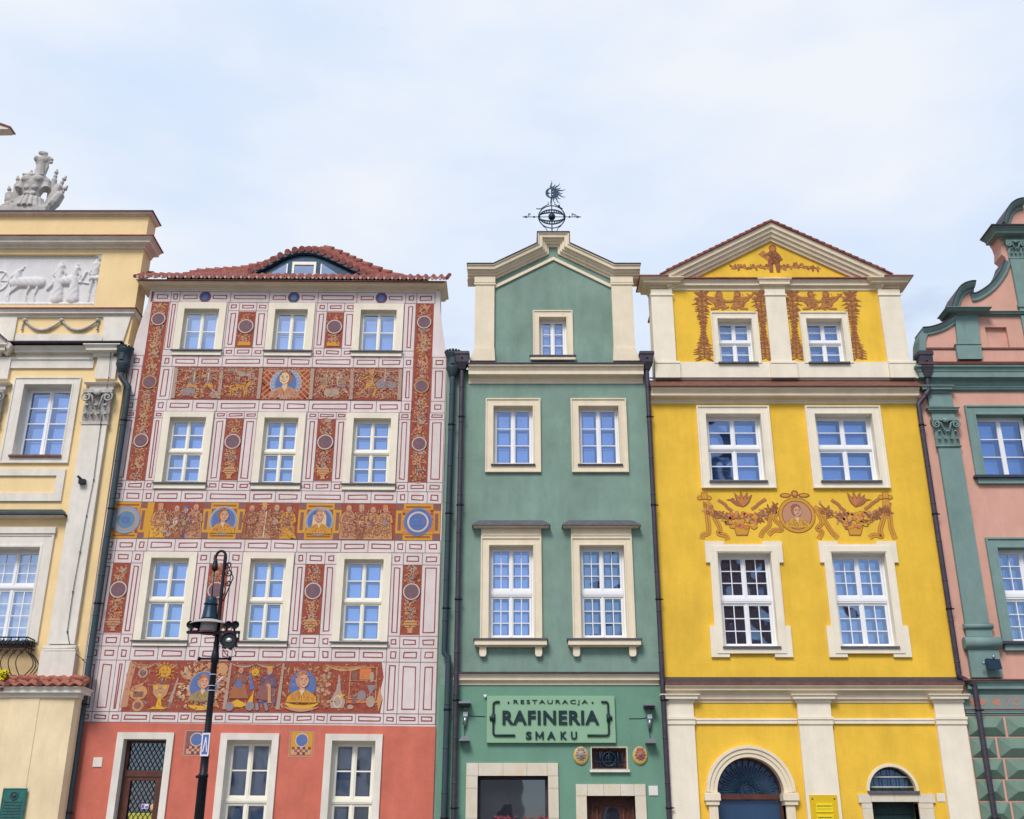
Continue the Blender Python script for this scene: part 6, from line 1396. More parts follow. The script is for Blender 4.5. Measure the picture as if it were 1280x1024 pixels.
# main cornice, big pilaster
c = MB().use(GTRIM); zt = PZ(455, -.32); cornice(c, QX0+.30, QX1-.2, PZ(486), zt, .30, left=True, right=True, depth=.3); cornice(c, QX0+.22, QX0+.78, PZ(493), PZ(485.5), .14, left=True, right=True, y=-.08, depth=.1)
cornice(c, QX0+.75, QX1-.3, PZ(490), PZ(485.5), .10, left=False, right=False)
c.build('cornice', pnk); MB().use(FLASHB).box(QX0+.06, QX1, -.33, -.002, zt+.003, zt+.03).build('flashing', pnk)
bx0, bx1 = PX(1171, 560), PX(1199, 560)
def pshaft(dx):
    c = MB().use(GTRIM); a, b = bx0+dx, bx1+dx
    c.box(a, b, -.09, .02, PZ(780), PZ(559)); c.box(a-.05, b+.0, -.07, .02, PZ(509.5), PZ(493)-.003)
    zc = PZ(510, -.1); cornice(c, a-.05, b+.02, PZ(517), zc, .10, y=-.07, depth=.06); c.box(a-.02, b+.0, -.06, .02, PZ(526), PZ(517)-.002)
    c.tube([(a-.06, -.1, PZ(784)), (b+.06, -.1, PZ(784))], .065, 10); c.box(a-.02, b+.03, -.1, .02, PZ(797), PZ(786)); c.box(a-.05, b+.05, -.13, .02, PZ(797.5)-.03, PZ(797.5))
    c.tube([(a-.12, -.12, PZ(805)), (b+.16, -.12, PZ(805))], .135, 12); c.box(a-.08, b+.12, -.15, .02, PZ(813), PZ(810)); c.box(a-.05, b+.1, -.13, .02, PZ(848), PZ(813)-.002)
    o = c.build('pilaster', pnk); cp = MB().use(GTRIM); capital(cp, a-.05, b+.0, PZ(559.5), PZ(525.5), -.04, .13); cp.build('capital', o)
pshaft(0); pshaft(mir(bx1)-bx0-.2)
for (o_, k, pxs) in ((pw2, 2, 0), (pw3, 3, 0), (tuple([pw2[0]+3.6, pw2[1]+3.6, pw2[2], pw2[3]]), 2, 0), (tuple([pw3[0]+3.6, pw3[1]+3.6, pw3[2], pw3[3]]), 3, 0)):
    a, b, z0_, z1_ = o_; c = surround(MB().use(GTRIM), a-.24, b+.24, z0_-.02, z1_+.24, a, b, z0_, z1_, 0, .08, .18).build('window', pnk)
    window(pnk, a, b, z0_, z1_, .18, WOODW, WOODIN, GL if k == 2 else GLP, True, None if k == 2 else (2, 3), (1, 3) if k == 2 else (2, 3), .5, .05, .055, .022, cas=c, tr=.16)
    s_ = MB().use(ZINC); s_.box(a-.30, b+.30, -.16, .17, z0_-.06, z0_+.003); s_.use(GTRIM).box(a-.22, b+.22, -.09, .01, z0_-.2, z0_-.062); s_.build('sill', c)
# lower cornice and frieze
c = MB().use(GTRIM); zt = PZ(851, -.2); cornice(c, QX0+.14, QX1, PZ(869), zt, .2, right=False, depth=.2, left=False); c.box(QX0+.02, QX1-.01, -.06, .0-.003, PZ(887), PZ(869)-.003); cornice(c, QX0+.04, QX1-.01, PZ(894), PZ(888), .06, left=False, right=False)
c.build('string_course', pnk); MB().use(FLASHB).box(QX0+.02, QX1, -.235, -.002, zt+.003, zt+.035).build('flashing', pnk)
fz = Fresco(-.06, 71); x = QX0+.12; i = 0; zm = (PZ(887)+PZ(870))/2
C['salmon'] = pm('salmon', 212, 132, 110); C['gline'] = pm('green_line', 60, 104, 92)
while x < QX1-.4:
    k = i % 6
    if k == 0: fz.disc(x+.1, zm, .07, 'salmon', 1)
    elif k == 1: fz.pg([(x, zm-.09), (x+.2, zm), (x, zm+.09)], 'salmon', 1)
    elif k == 2: fz.pg([(x+.2, zm-.09), (x+.2, zm+.09), (x, zm)], 'salmon', 1)
    elif k == 3: fz.stroke([(x, zm-.07), (x+.06, zm+.07), (x+.12, zm-.07), (x+.2, zm+.07)], .03, 'salmon', 1)
    elif k == 4: fz.ring(x+.1, zm, .05, .08, 'salmon', 1)
    else: fz.pg([(x, zm-.09), (x+.26, zm-.09), (x+.13, zm+.08)], 'salmon', 1)
    x += .25; i += 1
fz.rect(QX0+.05, QX1-.05, zm-.14, zm-.125, 'salmon', 1); fz.rect(QX0+.05, QX1-.05, zm+.125, zm+.14, 'salmon', 1); fz.build('painted_frieze', pnk, fix=False)
# diamond rustication
c = MB().use(mat('rustic_green', (0.16, 0.25, 0.20, 1), .75, .12, 3, .2, 50, streak=.2)); hb = .455; z = PZ(895); r = 0
while z > .2:
    x = QX0+.03+(.0 if r % 2 else 0); j = 0
    while x < QX1-.3:
        w_ = (.60 if (r+j) % 2 else .86) if r < 2 or j > 2 else (.62 if r % 2 else .7)
        x1, z1_, z0_ = x+w_, z-.02, z-hb+.02; m = .24 if w_ > .7 else .22; mh = hb*.42; y = -.02; yp = -.13
        c.add([(x+.02, y, z0_), (x1-.02, y, z0_), (x1-.02, y, z1_), (x+.02, y, z1_), (x+m+.02, yp, z0_+mh*.9), (x1-m-.02, yp, z0_+mh*.9), (x+.02, .0, z0_), (x1-.02, .0, z0_), (x1-.02, .0, z1_), (x+.02, .0, z1_)],
              [(0, 1, 5, 4), (1, 2, 5), (2, 3, 4, 5), (3, 0, 4), (0, 6, 7, 1), (1, 7, 8, 2), (2, 8, 9, 3), (3, 9, 6, 0)])
        x = x1+.02; j += 1
    z -= hb; r += 1
c.build('rusticated_blocks', pnk)
# downpipe between yellow and pink
XP = PX(1149, 500, -.15); zk = PZ(472, -.15)
downpipe(pnk, PX(1157, 462, -.15), zk, .12, -.15, BROWNP, 'box', .062, jog=[(PX(1148, 506, -.15), PZ(488, -.15), PZ(506, -.15)), (10.50, PZ(846, -.15), PZ(856, -.15))], hz=.66)
# floodlight on the pedestal
fl = thing('floodlight', 'small dark blue floodlight fixed to the green pilaster pedestal of the pink house', 'floodlight', (PX(1233, 834), -.13, PZ(840)))
x, z = PX(1234, 833), PZ(833); d = MB().use(IRONB); d.add([(x-.14, -.42, z-.13), (x+.16, -.42, z-.13), (x+.16, -.36, z+.10), (x-.14, -.36, z+.12), (x-.12, -.22, z-.11), (x+.14, -.22, z-.11), (x+.14, -.2, z+.1), (x-.12, -.2, z+.12)], [(0, 1, 2, 3), (4, 7, 6, 5), (0, 4, 5, 1), (1, 5, 6, 2), (2, 6, 7, 3), (3, 7, 4, 0)]); d.build('housing', fl)
MB().use(IRONB).box(x-.02, x+.04, -.22, -.13, z-.03, z+.03).build('arm', fl); MB().use(CHR).ball((x+.02, -.38, z+.15), .045, 8).build('sensor', fl); MB().use(CHR).ball((x-.19, -.3, z+.02), .04, 8).build('knob', fl)
# ================================================================ CREAM HOUSE
L0 = Vector((-13.5, 0, 0))
crm = thing('town_house', 'cream yellow baroque house with a white relief panel and tall grey pilasters', 'house', L0, GRP)
KX0, KX1 = -19.5, -9.86
cw2 = (PX(31, 482), PX(91, 482), PZ(570), PZ(481)); cw3 = (PX(-14, 684), PX(51.5, 684), PZ(803), PZ(684))
Hc = [[(a, c), (b, c), (b, d_), (a, d_)] for (a, b, c, d_) in (cw2, cw3)]
MB().use(CREAMW).wall([(KX0, 0), (KX1, 0), (KX1, PZ(430)), (KX0, PZ(430))], Hc, 0, .5, .45).build('wall', crm)
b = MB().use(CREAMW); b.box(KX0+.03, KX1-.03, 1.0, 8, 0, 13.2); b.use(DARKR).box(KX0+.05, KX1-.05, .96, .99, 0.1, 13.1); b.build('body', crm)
# attic storeys
rel = (PX(-190, 350), PX(127.5, 317), PZ(381), PZ(317.5)); xr = -9.84
MB().use(CREAMW).wall([(KX0, PZ(430)+.002), (PX(160, 425), PZ(430)+.002), (xr-.03, PZ(395)), (xr, PZ(268)), (KX0, PZ(268))], [[(rel[0], rel[2]), (rel[1], rel[2]), (rel[1], rel[3]), (rel[0], rel[3])]], .02, .6, .12).build('attic_wall', crm)
c = MB().use(GREYTRIM)
def top_c(y0_, y1_, pr, nm, x1=None, m=FLASH, k=0):
    c = MB().use(GREYTRIM); zt = PZ(y1_, -pr); cornice(c, KX0, x1 or xr, PZ(y0_), zt, pr, left=False, right=True, depth=.62, k=k); c.use(m).box(KX0, (x1 or xr)+pr+.03, -pr-.03, .64, zt+.002, zt+.03); return c.build(nm, crm), zt
top_c(270, 264.5, .12, 'parapet_cap'); o_, zt_ = top_c(311, 295, .28, 'upper_cornice', m=TILE)
top_c(397, 386, .15, 'attic_cornice', x1=-9.93, m=TILE)
# white piers, garland band
c = MB().use(GREYTRIM); c.add([(PX(130, 397), -.04, PZ(397)), (PX(164, 397), -.04, PZ(397)), (PX(154, 428), -.04, PZ(428)), (PX(128, 428)+.02, -.04, PZ(428)), (PX(130, 397), .3, PZ(397)), (PX(164, 397), .5, PZ(397)), (PX(154, 428), .5, PZ(428)), (PX(128, 428)+.02, .3, PZ(428))], [(0, 1, 2, 3), (0, 4, 5, 1), (1, 5, 6, 2), (2, 6, 7, 3), (3, 7, 4, 0)])
c.box(KX0, PX(20, 410), -.035, .3, PZ(428), PZ(397)-.002); c.box(PX(20, 420)+.002, PX(129, 420), -.03, .1, PZ(428), PZ(418.5)); c.build('attic_pier', crm)
c = MB().use(STONE); za = PZ(401.5, 0)
for (a, b) in ((31, 77), (77, 122)):
    x0_, x1_ = PX(a, 405), PX(b, 405); c.tube([(x0_+(x1_-x0_)*i/14, -.03, za-.28*math.sin(math.pi*i/14)) for i in range(15)], [.02+.022*math.sin(math.pi*i/14) for i in range(15)], 8)
for a in (31, 77, 122): c.ball((PX(a, 405), -.03, za+.01), .06, 8)
for a in (29, 123): c.tube([(PX(a, 405), -.02, za), (PX(a, 405), -.02, za-.22)], .018, 6); c.ball((PX(a, 405), -.02, za-.24), .035, 6)
c.build('stucco_garland', crm)
# relief panel as one carved height field
ry0 = .115; U0, U1 = rel[0], rel[1]; V0, V1 = rel[2], rel[3]; NX, NZ = 420, 110
gx = np.linspace(U0+.002, U1-.002, NX); gz_ = np.linspace(V0+.002, V1-.002, NZ); XX, ZZ = np.meshgrid(gx, gz_); HH = np.zeros_like(XX)
def caps(x0, z0, x1, z1, r0, r1=None, h=1.0):
    global HH
    r1 = r0 if r1 is None else r1
    dx, dz = x1-x0, z1-z0; t = np.clip(((XX-x0)*dx+(ZZ-z0)*dz)/(dx*dx+dz*dz+1e-9), 0, 1); d = np.hypot(XX-x0-t*dx, ZZ-z0-t*dz); r = r0+(r1-r0)*t
    HH = np.maximum(HH, h*np.sqrt(np.clip(1-(d/r)**2, 0, 1))*np.minimum(r*.9, .075)+np.where(d < r, .012, 0))
def rp(a, b): return (PX(a*140/1103, 350), PZ(300+b*130/1024))
def C_(a, b, c_, d_, r0, r1=None, h=1.0): (x0, z0), (x1, z1) = rp(a, b), rp(c_, d_); caps(x0, z0, x1, z1, r0*.0027, (r1*.0027 if r1 else None), h)
def man(cx, top, s=1.0, robe=False, arm=0):
    C_(cx, top+18, cx, top+24, 20*s); C_(cx, top+55, cx-5, top+150, 38*s, 30*s)
    C_(cx-20, top+65, cx-52*s+arm, top+130, 15, 12); C_(cx-52*s+arm, top+130, cx-20, top+170, 12, 10); C_(cx+20, top+65, cx+50*s, top+120, 15, 12); C_(cx+50*s, top+120, cx+35, top+180, 12, 10)
    if robe: C_(cx, top+150, cx+6, 560, 36, 60); 
    else: C_(cx-15, top+170, cx-30, top+290, 20, 13); C_(cx-30, top+290, cx-28, 590, 13, 9); C_(cx+15, top+170, cx+30, top+290, 20, 13); C_(cx+30, top+290, cx+38, 590, 13, 9); C_(cx-25, top+190, cx+30, top+190, 30)
man(565, 195, 1.1, True); man(722, 215, .95, True); man(915, 175, 1.1, False); C_(900, 130, 960, 150, 22); C_(930, 165, 960, 175, 14); C_(820, 300, 780, 400, 14); C_(790, 400, 860, 410, 9); C_(540, 380, 470, 470, 24, 14); C_(560, 400, 690, 380, 40, 60)
C_(140, 400, 380, 400, 58); C_(150, 380, 150, 320, 46, 30); C_(150, 300, 95, 350, 28, 15); C_(160, 275, 205, 245, 9, 5); C_(120, 290, 190, 270, 9)
for (a, b) in ((130, 95), (170, 75), (290, 265), (370, 345)): C_(a, 440, b, 520, 18, 10); C_(b, 520, b+8, 600, 9, 9)
for k in range(20): an = k*math.pi/10; C_(-20+85*math.cos(an), 385+95*math.sin(an), -20+85*math.cos(an+.32), 385+95*math.sin(an+.32), 8)
for k in range(6): an = k*math.pi/3; C_(-20, 385, -20+80*math.cos(an), 385+90*math.sin(an), 6)
man(-200, 190, 1.0, True); man(-330, 210, 1.0, False); C_(-420, 420, -700, 420, 70); man(-800, 190, 1, True); C_(-1000, 400, -1300, 380, 60)
rs = np.random.RandomState(3)
C_(-1500, 612, 960, 612, 16, 16, .6)
fold = (HH > .02)*(.004*np.sin(XX*38+np.sin(ZZ*9)*4)); HH = HH+fold
vs = [(float(XX[j, i]), float(ry0-HH[j, i]*1.15), float(ZZ[j, i])) for j in range(NZ) for i in range(NX)]
fs = [(j*NX+i, j*NX+i+1, (j+1)*NX+i+1, (j+1)*NX+i) for j in range(NZ-1) for i in range(NX-1)]
MB().use(RELIEF).add(vs, fs, True).build('relief_panel', crm, fix=False)
# main entablature, breaking forward over the pilasters
c = MB().use(GREYTRIM); zt = PZ(430, -.3)
p1, p2 = PX(106, 447)+.28, PX(143, 447)-.02
cornice(c, PX(20, 447), p1, PZ(448), zt, .22, left=False, right=False); cornice(c, p1-.0, p2, PZ(448), zt+.003, .24, y=-.1, depth=.1)
cornice(c, KX0, PX(2, 447), PZ(448), zt+.003, .24, y=-.1, depth=.1, left=False)
c.box(PX(12, 460), PX(117, 460), -.05, .0-.003, PZ(461), PZ(451)); c.box(PX(12, 452), PX(117, 452), -.08, .0-.003, PZ(451)+.002, PZ(448)-.003); c.build('entablature', crm)
c = MB().use(FLASH); c.box(PX(18, 430), p2+.3, -.37, .0-.003, zt+.035, zt+.06)
c.sweep([(KX0, -.1, PZ(424)+1.4), (PX(-40, 424), -.1, PZ(424)+.75), (PX(16, 430), -.1, zt+.05)], [(0, -.1), (0, .3), (.04, .3), (.04, -.1)], (0, -1, 0), -1); c.use(GREYTRIM)
c.sweep([(KX0, -.1, PZ(424)+1.05), (PX(-40, 424), -.1, PZ(424)+.45), (PX(14, 430), -.1, zt-.25)], [(0, -.1), (0, .06), (.1, .1), (.15, .2), (.29, .26), (.29, -.1)], (0, -1, 0), -1); c.build('pediment', crm)
# pilasters
for k, (a, b) in enumerate(((PX(104.5, 533), PX(135.5, 533)), (PX(-30, 533), PX(-1, 533)))):
    c = MB().use(GREYTRIM); c.box(a, b, -.12, .0-.003, PZ(806), PZ(531)); c.box(a-.03, b+.03, -.15, -.003, PZ(532.5), PZ(530)); c.box(a+.12, b+.02, -.09, -.003, PZ(475), PZ(448)-.005) ; c.box(a+.04, b+.02, -.10, -.003, PZ(491), PZ(484))
    cornice(c, a+.02, b+.04, PZ(484), PZ(478.5, -.15), .12, y=-.08, depth=.08)
    c.box(a-.06, b+.06, -.17, -.003, PZ(815), PZ(808)); c.tube([(a-.07, -.14, PZ(811.5)), (b+.07, -.14, PZ(811.5))], .04, 8); c.box(a-.09, b+.09, -.2, -.003, PZ(850), PZ(816))
    o = c.build('pilaster', crm); cp = MB().use(STONE); capital(cp, a-.02, b+.03, PZ(531), PZ(491), -.05, .16); cp.build('capital', o)
a, b, z0_, z1_ = cw2
c = surround(MB().use(GREYTRIM), PX(18.8, 473), PX(102.5, 473), PZ(579.5), PZ(472.5), a, b, z0_, z1_, 0, .06, .26).build('window', crm)
window(crm, a, b, z0_, z1_, .26, WOODW, WOODIN, GL, True, None, (1, 4), frame=.05, st=.06, bar=.026, cas=c); MB().use(FLASHB).box(a-.05, b+.02, -.1, .258, z0_-.05, z0_+.003).build('sill', c)
a, b, z0_, z1_ = cw3
c = MB().use(GREYTRIM); surround(c, a-.28, b+.29, z0_-.01, PZ(668), a, b, z0_, z1_, 0, .06, .26); c.box(a-.3, b+.31, -.09, -.003, PZ(668)+.003, PZ(660)); c = c.build('window', crm)
window(crm, a, b, z0_, z1_, .26, WOODW, WOODIN, GLP, True, (2, 3), (2, 4), .6, .05, .055, .024, cas=c, tr=.1, curtain=WHP)
MB().use(COPPER).box(a-.3, PX(44, 807), -.2, .258, z0_-.11, z0_+.003).tube([(a-.3, -.2, z0_-.055), (PX(44, 807), -.2, z0_-.055)], .056, 10).build('sill', c)
c = MB().use(GREYTRIM); pn0, pn1 = PX(-40, 600), PX(81, 600); zz0, zz1 = PZ(627), PZ(587)
c.loops([(pn0, pn1, zz0, zz1, 0), (pn0, pn1, zz0, zz1, -.05), (pn0+.2, pn1-.2, zz0+.2, zz1-.17, -.05), (pn0+.2, pn1-.2, zz0+.2, zz1-.17, -.002)]); c.build('sunk_panel', crm)
h = MB().use(GREYTRIM); hz0, hz1 = PZ(649), PZ(643, -.25); cornice(h, PX(-60, 648), PX(73, 648), hz0, hz1, .2, depth=.2); h.use(COPPER); x0_, x1_ = PX(-60, 648)-.22, PX(73, 648)+.26
h.add([(x0_, -.26, hz1+.003), (x1_, -.26, hz1+.003), (x1_, -.26, hz1+.05), (x0_, -.26, hz1+.05), (x1_-.2, -.004, hz1+.2), (x0_, -.004, hz1+.2), (x1_-.0, -.004, hz1+.003)], [(0, 1, 2, 3), (3, 2, 4, 5), (1, 6, 4, 2)]); h.build('hood', crm)
# projecting bay with a small tiled roof
yb = -.55; xb = PX(97, 870, yb); ztb = PZ(871, yb)
c = MB().use(PALEW)
c.add([(KX0, yb, 0), (PX(40, 870, yb)-.2, yb, 0), (PX(50, 870, yb), yb-.0, 0), (xb-.06, yb+.02, 0), (xb, yb+.16, 0), (xb, -.003, 0), (KX0, yb, ztb), (PX(40, 870, yb)-.2, yb, ztb), (PX(50, 870, yb), yb, ztb), (xb-.06, yb+.02, ztb), (xb, yb+.16, ztb), (xb, -.003, ztb)],
      [(0, 1, 7, 6), (1, 2, 8, 7), (2, 3, 9, 8), (3, 4, 10, 9), (4, 5, 11, 10)]); c.box(PX(8, 900, yb), PX(46, 900, yb), yb-.014, yb-.001, 0, ztb-.02)
c.build('bay', crm)
c = MB().use(GREYTRIM); cornice(c, KX0, xb-.02, ztb-.02, PZ(858, yb-.15), .16, y=yb, left=False, right=True, depth=.5, k=.02); c.build('bay_cornice', crm)
c = MB(); ze = PZ(858, yb-.15)+.03; c.use(TILEB)
pantiles(c, KX0+3, xb+.16, yb-.22, ze, .7, .30, tw=.24, rows=2, amp=.03, lift=.06)
rr = random.Random(9); 
for i in range(11):
    x = xb+.18-.24*i+rr.uniform(-.03, .03); c.tube([(x, yb-.22+rr.uniform(-.03, .03), ze+.02), (x-.04, yb+.1, ze+.14+rr.uniform(0, .03))], [.07, .055], 10)
    if i < 9: c.tube([(x-.05, yb+.0, ze+.13), (x-.36, yb-.02, ze+.17+rr.uniform(-.03, .05))], [.07, .055], 8)
c.box(KX0+3, xb+.1, yb-.1, -.003, ze-.028, ze+.0); c.build('bay_tiles', crm)
downpipe(crm, PX(152, 466, -.17), PZ(466, -.17), .12, -.17, COPPER, 'round', .075, jog=[(PX(161, 482, -.17), PZ(470, -.17)-.02, PZ(484, -.17))], hz=.6)
# lightning cable with clips
c = MB().use(IRON); pts = [(PX(a, b, -.15), -.15, PZ(b, -.15)) for a, b in ((139, 432), (136, 472), (131, 500), (126, 530), (117, 600), (108, 645), (100, 690), (91, 740), (84, 790), (88, 812), (104, 825))]+[(PX(110, 832), -.02, PZ(832))]
c.tube(pts, .008, 5); [c.ball(p, .022, 6) for p in pts[1:-1]]; c.build('lightning_cable', crm)
# bracket lamp on the pilaster
x, z = PX(106, 604), PZ(604); t = thing('wall_spotlight', 'tiny dark spotlight fixed halfway up the grey pilaster of the cream house', 'spotlight', (x, -.12, z)); MB().use(IRON).box(x-.07, x+.08, -.24, -.122, z-.08, z+.03).build('housing', t); MB().use(IRON).tube([(x-.02, -.2, z+.03), (x-.1, -.26, z+.1)], .03, 8).build('head', t)
# bronze plaque
x0_, x1_, z0_, z1_ = PX(3, 1005, yb), PX(33, 1005, yb), PZ(1024, yb)-.05, PZ(985.5, yb); BZ = mat('patinated_bronze', (0.03, 0.11, 0.13, 1), .5, .35, 12, .3, 30, metal=.4, col2=(0.04, 0.20, 0.15, 1))
t = thing('bronze_plaque', 'green patinated bronze plaque on the pale bay of the cream house', 'plaque', ((x0_+x1_)/2, yb-.06, z0_)); MB().use(BZ).loops([(x0_, x1_, z0_, z1_, yb-.051), (x0_, x1_, z0_, z1_, yb-.08), (x0_+.02, x1_-.02, z0_+.02, z1_-.02, yb-.085), (x0_+.03, x1_-.03, z0_+.03, z1_-.03, yb-.075)]).quad((x0_+.02, yb-.075, z0_+.02), (x1_-.02, yb-.075, z0_+.02), (x1_-.02, yb-.075, z1_-.02), (x0_+.02, yb-.075, z1_-.02)).build('plate', t)
d = MB().use(COPPER); xm = (x0_+x1_)/2; d.tube(spiral(xm, z1_-.16, .08, .08, 0, 1, 20, yb-.08), .012, 6); d.ball((xm, yb-.08, z1_-.16), .05, 8, (1, .3, 1)); [d.box(x0_+.06, x1_-.06, yb-.082, yb-.0751, z1_-.30-.06*k, z1_-.28-.06*k) for k in range(6)]; d.build('relief', t)
# wrought iron balcony rail with belly
t = MB().use(IRON); x0_ = PX(-60, 800, -.5)
zt_, zb_ = PZ(797, -.5), PZ(846, -.5); xe_ = PX(31, 800, -.5)
def belly(x, y0_, dx, dy):
    t.tube([(x, y0_, zt_), (x, y0_, PZ(808, -.5))]+[(x+dx*math.sin(math.pi*k/10), y0_-dy*math.sin(math.pi*k/10), PZ(812, -.5)+(zb_-PZ(812, -.5))*k/10) for k in range(11)], .012, 6)
for k in range(18):
    x = xe_-k*.17
    if x < x0_: break
    belly(x, -.44, 0, .34); t.tube(spiral(x-.07, zt_-.1, .065, .015, 0, 1.4, 16, -.45), .011, 5); t.tube(spiral(x-.03, PZ(815, -.5), .05, .01, 1, 1.3, 12, -.5), .010, 5); t.tube([(x, -.44, zt_-.02), (x-.085, -.44, zt_-.14), (x-.17, -.44, zt_-.02)], .010, 5)
for k in range(3): belly(xe_+.0, -.36+.15*k, .22, .0); t.tube([(xe_, -.44+.15*k, zt_-.02), (xe_, -.37+.15*k, zt_-.14), (xe_, -.30+.15*k, zt_-.02)], .010, 5)
for (z, y) in ((PZ(796, -.5), -.44), (PZ(808, -.5), -.44), (PZ(846, -.5), -.44)): t.tube([(x0_, y, z), (PX(33, 800, -.5), y, z), (PX(33, 800, -.5), -.01, z)], .018, 6)
t.build('balcony_rail', crm)
flowers('flower_box', 'box of bright yellow flowers hanging in the iron balcony rail of the cream house', PX(-60, 850, -.5), PX(11, 850, -.5), -.62, PZ(856, -.6)+.06, (0.80, 0.70, 0.01, 1), 700, .03, True, .12, h=.2)
# eave corner poking in at the top left: the tall middle gable of this house
c = MB().use(CREAMW); c.box(KX0, PX(-40, 163), .3, .9, PZ(268)+.01, PZ(110, .3)); ex = PX(15, 163, .1); z_ = PZ(164, .1)
c.use(GREYTRIM); c.prism([(KX0, z_-.02), (PX(-30, 163), z_-.02), (ex-.08, z_+.0), (ex-.02, z_+.03), (KX0, z_+2.0)], -.0, .3)
c.use(TILE); c.prism([(ex+.02, z_+.02), (ex+.01, z_+.07), (KX0, z_+2.2), (KX0, z_+2.05)], -.03, .31)
c.build('middle_gable', crm)
# carved trophy
sy = .6; bx, bz_ = PX(35, 262, sy), PZ(263, sy); 
tr = MB().use(STONE); K = (PX(77, 262, sy)-PX(2, 262, sy))/75
def T(a, b): return (PX(35, 262, sy)+(a*90/1024-35)*K, PZ(180+b*90/1024, sy))
def tor(a, b): x, z = T(a, b); return x, z
# cuirass
prof = [(.0, 960), (.18, 960), (.165, 900), (.15, 840), (.145, 780), (.165, 720), (.205, 660), (.24, 600), (.25, 540), (.235, 490), (.19, 455), (.10, 440), (.0, 436)]
xc = T(415, 0)[0]
for i in range(len(prof)-1): pass
tr.lathe((xc, sy, 0), [(r*1.55, T(0, b)[1]) for r, b in prof], 18, sx=1.0, sy=.6)
for s2 in (-1, 1):
    tr.ball((xc+s2*.15, sy-.17, T(0, 545)[1]), .15, 10, (1.05, .6, .8)); tr.ball((xc+s2*.10, sy-.17, T(0, 660)[1]), .1, 8, (1, .5, .8)); tr.ball((xc+s2*.09, sy-.15, T(0, 740)[1]), .09, 8, (1, .5, .7))
tr.tube([(xc-.3, sy-.14, T(0, 470)[1]), (xc, sy-.22, T(0, 500)[1]), (xc+.3, sy-.14, T(0, 470)[1])], .035, 8)
tr.lathe((xc, sy, 0), [(0, T(0, 965)[1]-.06), (.44, T(0, 965)[1]-.06), (.40, T(0, 880)[1]), (.32, T(0, 800)[1]), (.27, T(0, 790)[1])], 18, sy=.6)
for k in range(9): a = -math.pi*.05-k*math.pi*.9/8; tr.tube([(xc+.33*math.cos(a), sy+.25*math.sin(a), T(0, 800)[1]), (xc+.44*math.cos(a), sy+.33*math.sin(a), T(0, 960)[1])], [.05, .07], 6)
for s2, a in ((-1, 250), (1, 590)): x, z = T(a+s2*-5, 555); tr.ball((x, sy, z), .15, 10, (.9, .8, 1.1)); tr.tube([(x, sy, z-.05), (x+s2*.06, sy-.06, z-.26)], [.12, .13], 8)
tr.tube([(T(470, 0)[0], sy, T(0, 450)[1]), (T(475, 0)[0], sy, T(0, 330)[1]), (T(470, 0)[0], sy, T(0, 250)[1])], [.17, .14, .15], 10)       # helmet neck
tr.ball((T(470, 0)[0], sy, T(0, 255)[1]), .19, 12, (1, .85, .95)); tr.ball((T(410, 0)[0], sy-.08, T(0, 235)[1]), .1, 8); tr.tube([(T(520, 0)[0], sy, T(0, 240)[1]), (T(560, 0)[0], sy, T(0, 330)[1]), (T(548, 0)[0], sy, T(0, 430)[1])], [.07, .05, .03], 8)
for (a, b, r) in ((440, 130, .09), (485, 145, .1), (510, 175, .07), (560, 210, .09), (590, 225, .08), (600, 265, .06), (540, 200, .06)): x, z = T(a, b); tr.ball((x, sy, z), r, 8, (1.1, .8, .8))
def lance(a0, b0, a1, b1, flag):
    x0_, z0_ = T(a0, b0); x1_, z1_ = T(a1, b1); d = Vector((x1_-x0_, 0, z1_-z0_)).normalized(); q = Vector((x0_, sy+.12, z0_)); e = Vector((x1_, sy+.12, z1_))
    tr.tube([q, e-d*.16], .034, 8); tr.tube([e-d*.27, e-d*.21, e-d*.2], [.06, .06, .03], 8); tr.tube([e-d*.17, e-d*.12, e+d*.02], [.03, .068, .02], 8)
    tr.tube([q, q+(e-q)*.35, q+(e-q)*.68, e-d*.26], [flag*.6, flag, flag*.75, .03], 9)
lance(130, 900, 30, 570, .17); lance(200, 820, 128, 425, .14); lance(310, 560, 313, 340, .07); lance(640, 800, 680, 330, .11); lance(620, 880, 828, 425, .15); lance(640, 930, 872, 565, .17)
for k in range(14): a = random.uniform(60, 740); x, z = T(a, random.uniform(820, 930)); tr.ball((x, sy-.1, z), random.uniform(.06, .11), 7, (1, .8, 1.3)); 
tr.box(T(20, 0)[0], T(720, 0)[0], sy-.3, sy+.3, bz_-.35, bz_-.02)
o = tr.build('carved_trophy', origin=(xc, sy, PZ(264.5, -.12)), fix=False); tag(o, 'grey stone trophy of armour, plumed helmet and spear tips standing on the cream house parapet', 'sculpture')
rm = o.modifiers.new('remesh', 'REMESH'); rm.mode = 'VOXEL'; rm.voxel_size = .016; rm.use_smooth_shade = True
sm_ = o.modifiers.new('smooth', 'SMOOTH'); sm_.iterations = 3; sm_.factor = .5
# ================================================================ STREET LAMP
YL = -12.0
def L_(a, b): return (PX(a, b, YL), PZ(b, YL))
lx = PX(267, 840, YL)
lp = thing('street_lamp', 'tall black gooseneck street lamp in front of the red painted house', 'street lamp', (lx, YL, 0))
d = MB().use(IRON); zz = lambda b: PZ(b, YL)
d.lathe((lx, YL, 0), [(.22, 0), (.22, .12), (.17, .16), (.16, .7), (.19, .74), (.19, .8), (.09, .9), (.062, 1.0), (.056, zz(972)), (.062, zz(971)), (.062, zz(968)), (.05, zz(967)), (.048, zz(948)), (.052, zz(946)), (.052, zz(944)), (.042, zz(942)), (.037, zz(829)), (.046, zz(828)), (.052, zz(822)), (.044, zz(817)), (.034, zz(812)), (.034, zz(806)), (.038, zz(805)), (.029, zz(800)), (.023, zz(760)), (.019, zz(700)), (.016, zz(692))], 18)
d.build('post', lp)
